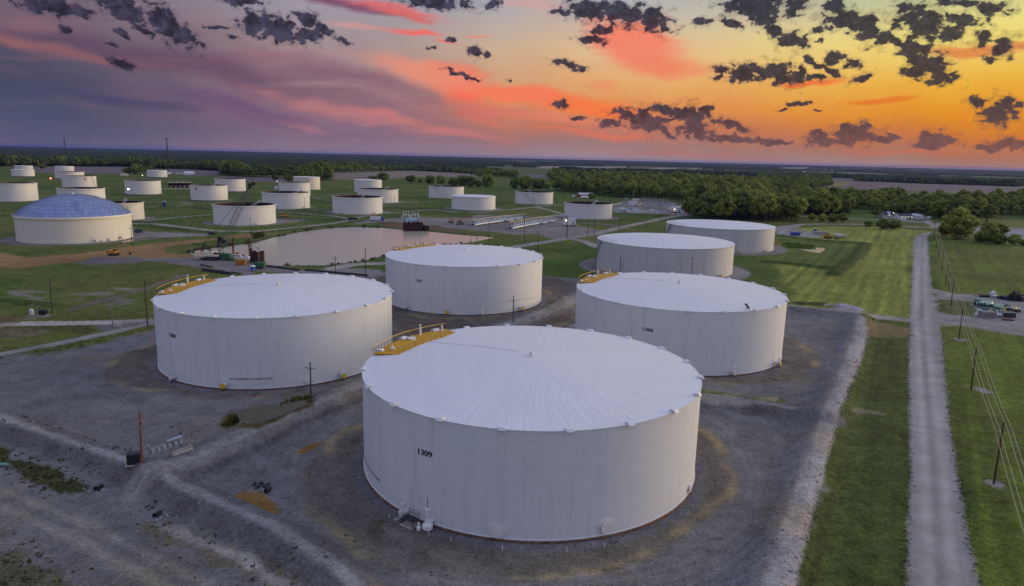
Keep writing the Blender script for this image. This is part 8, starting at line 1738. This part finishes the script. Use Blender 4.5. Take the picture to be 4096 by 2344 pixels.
weeds('ditch_grass', [p for p in scatter([gl((20, 1800), (100, 1850), (200, 1900), (330, 1950)), gl((30, 1860), (150, 1920), (300, 1965))], 420, 1.5)] + scatter([gl((10, 2180), (120, 2250), (260, 2330)), gl((0, 2260), (120, 2320))], 140, 2.2), .22, .2, [(.075, .085, .026), (.10, .10, .034), (.06, .07, .02), brown], 9)
weeds('reeds', scatter([gl((925, 1700), (960, 1670), (1080, 1650), (1230, 1632))], 160, .9), .7, .45, [(.17, .12, .035), (.12, .10, .03), (.09, .11, .025)], 10)
weeds('green_reeds', scatter([Z(4, (170, 1160), (280, 1165), (420, 1185)), Z(4, (200, 1180), (400, 1200))], 420, 2.6), .9, .7, [(.13, .21, .03), (.17, .25, .04), (.10, .16, .025)], 10)
weeds('bank_plants', scatter([POND[4:9], POND[:4]], 130, 1.6) + scatter([POND[13:20]], 70, 1.8) + [tuple(zg(2, 20 + random.gauss(0, 25), 1080 + random.gauss(0, 14))[:2]) for _ in range(90)], 1.1, .9, [(.05, .07, .018), (.08, .09, .025), dkgr], 10)
def stones(name, spots, s0, s1, m):
    mb = MB(); ico = [(0, 0, 1), (.9, 0, .4), (.28, .85, .4), (-.72, .53, .4), (-.72, -.53, .4), (.28, -.85, .4), (.72, .53, -.4), (-.28, .85, -.4), (-.9, 0, -.4), (-.28, -.85, -.4), (.72, -.53, -.4), (0, 0, -1)]
    fs = [(0, 1, 2), (0, 2, 3), (0, 3, 4), (0, 4, 5), (0, 5, 1), (1, 6, 2), (2, 7, 3), (3, 8, 4), (4, 9, 5), (5, 10, 1), (2, 6, 7), (3, 7, 8), (4, 8, 9), (5, 9, 10), (1, 10, 6), (11, 7, 6), (11, 8, 7), (11, 9, 8), (11, 10, 9), (11, 6, 10)]
    sp = np.array(spots); zz = height(sp[:, 0], sp[:, 1])
    for (x, y), z in zip(spots, zz):
        s = random.uniform(s0, s1); mb.add([(x + a * s * random.uniform(.7, 1.2), y + b * s * random.uniform(.7, 1.2), z + .25 * s + c * s * .7 * random.uniform(.8, 1.1)) for a, b, c in ico], fs)
    o = mb.build(name, m, None, False); tag(o, kind='stuff')
M_stone = mat('broken_limestone', (.25, .24, .245), .9, var=.35, scale=1.5)
def blob(px, py, n, sx, sy): p = G(px, py); return [(p.x + random.gauss(0, sx), p.y + random.gauss(0, sy)) for _ in range(n)]
stones('rubble', blob(630, 2075, 60, 1.1, .7) + blob(390, 1962, 40, 1.2, .4) + blob(1065, 1965, 36, .7, .6) + blob(1185, 1818, 34, 1.0, .3) + blob(965, 1732, 40, 1.1, .4) + blob(720, 1777, 10, .7, .4), .08, .24, M_stone)
stones('washed_gravel', scatter([gl((2250, 1340), (2300, 1300))], 160, .7), .15, .35, mat('pale_limestone', (.50, .49, .45), .9, var=.2))
stones('dark_rubble', blob(1050, 1945, 26, .9, .7) + blob(600, 2030, 8, .5, .4), .15, .40, mat('dark_stone', (.03, .03, .03), .9, var=.4))

# ------------------------------------------------------------------ air
def air():
    mb = MB(); mb.box((0, 0, 41), (64000, 64000, 90)); m = bpy.data.materials.new('air'); m.use_nodes = True; t = NT(m.node_tree); t.n.clear()
    out = t.new('ShaderNodeOutputMaterial'); v = t.new('ShaderNodeVolumePrincipled'); v.inputs['Color'].default_value = HAZE_COL; v.inputs['Density'].default_value = HAZE_D; v.inputs['Anisotropy'].default_value = 0.2
    t.l.new(v.outputs[0], out.inputs['Volume']); o = mb.build('haze', m, None, False); tag(o, kind='stuff'); m.cycles.homogeneous_volume = True
HAZE_D, HAZE_COL = 2.4e-5, (.16, .22, .70, 1)
scene.cycles.volume_bounces = 1
air()
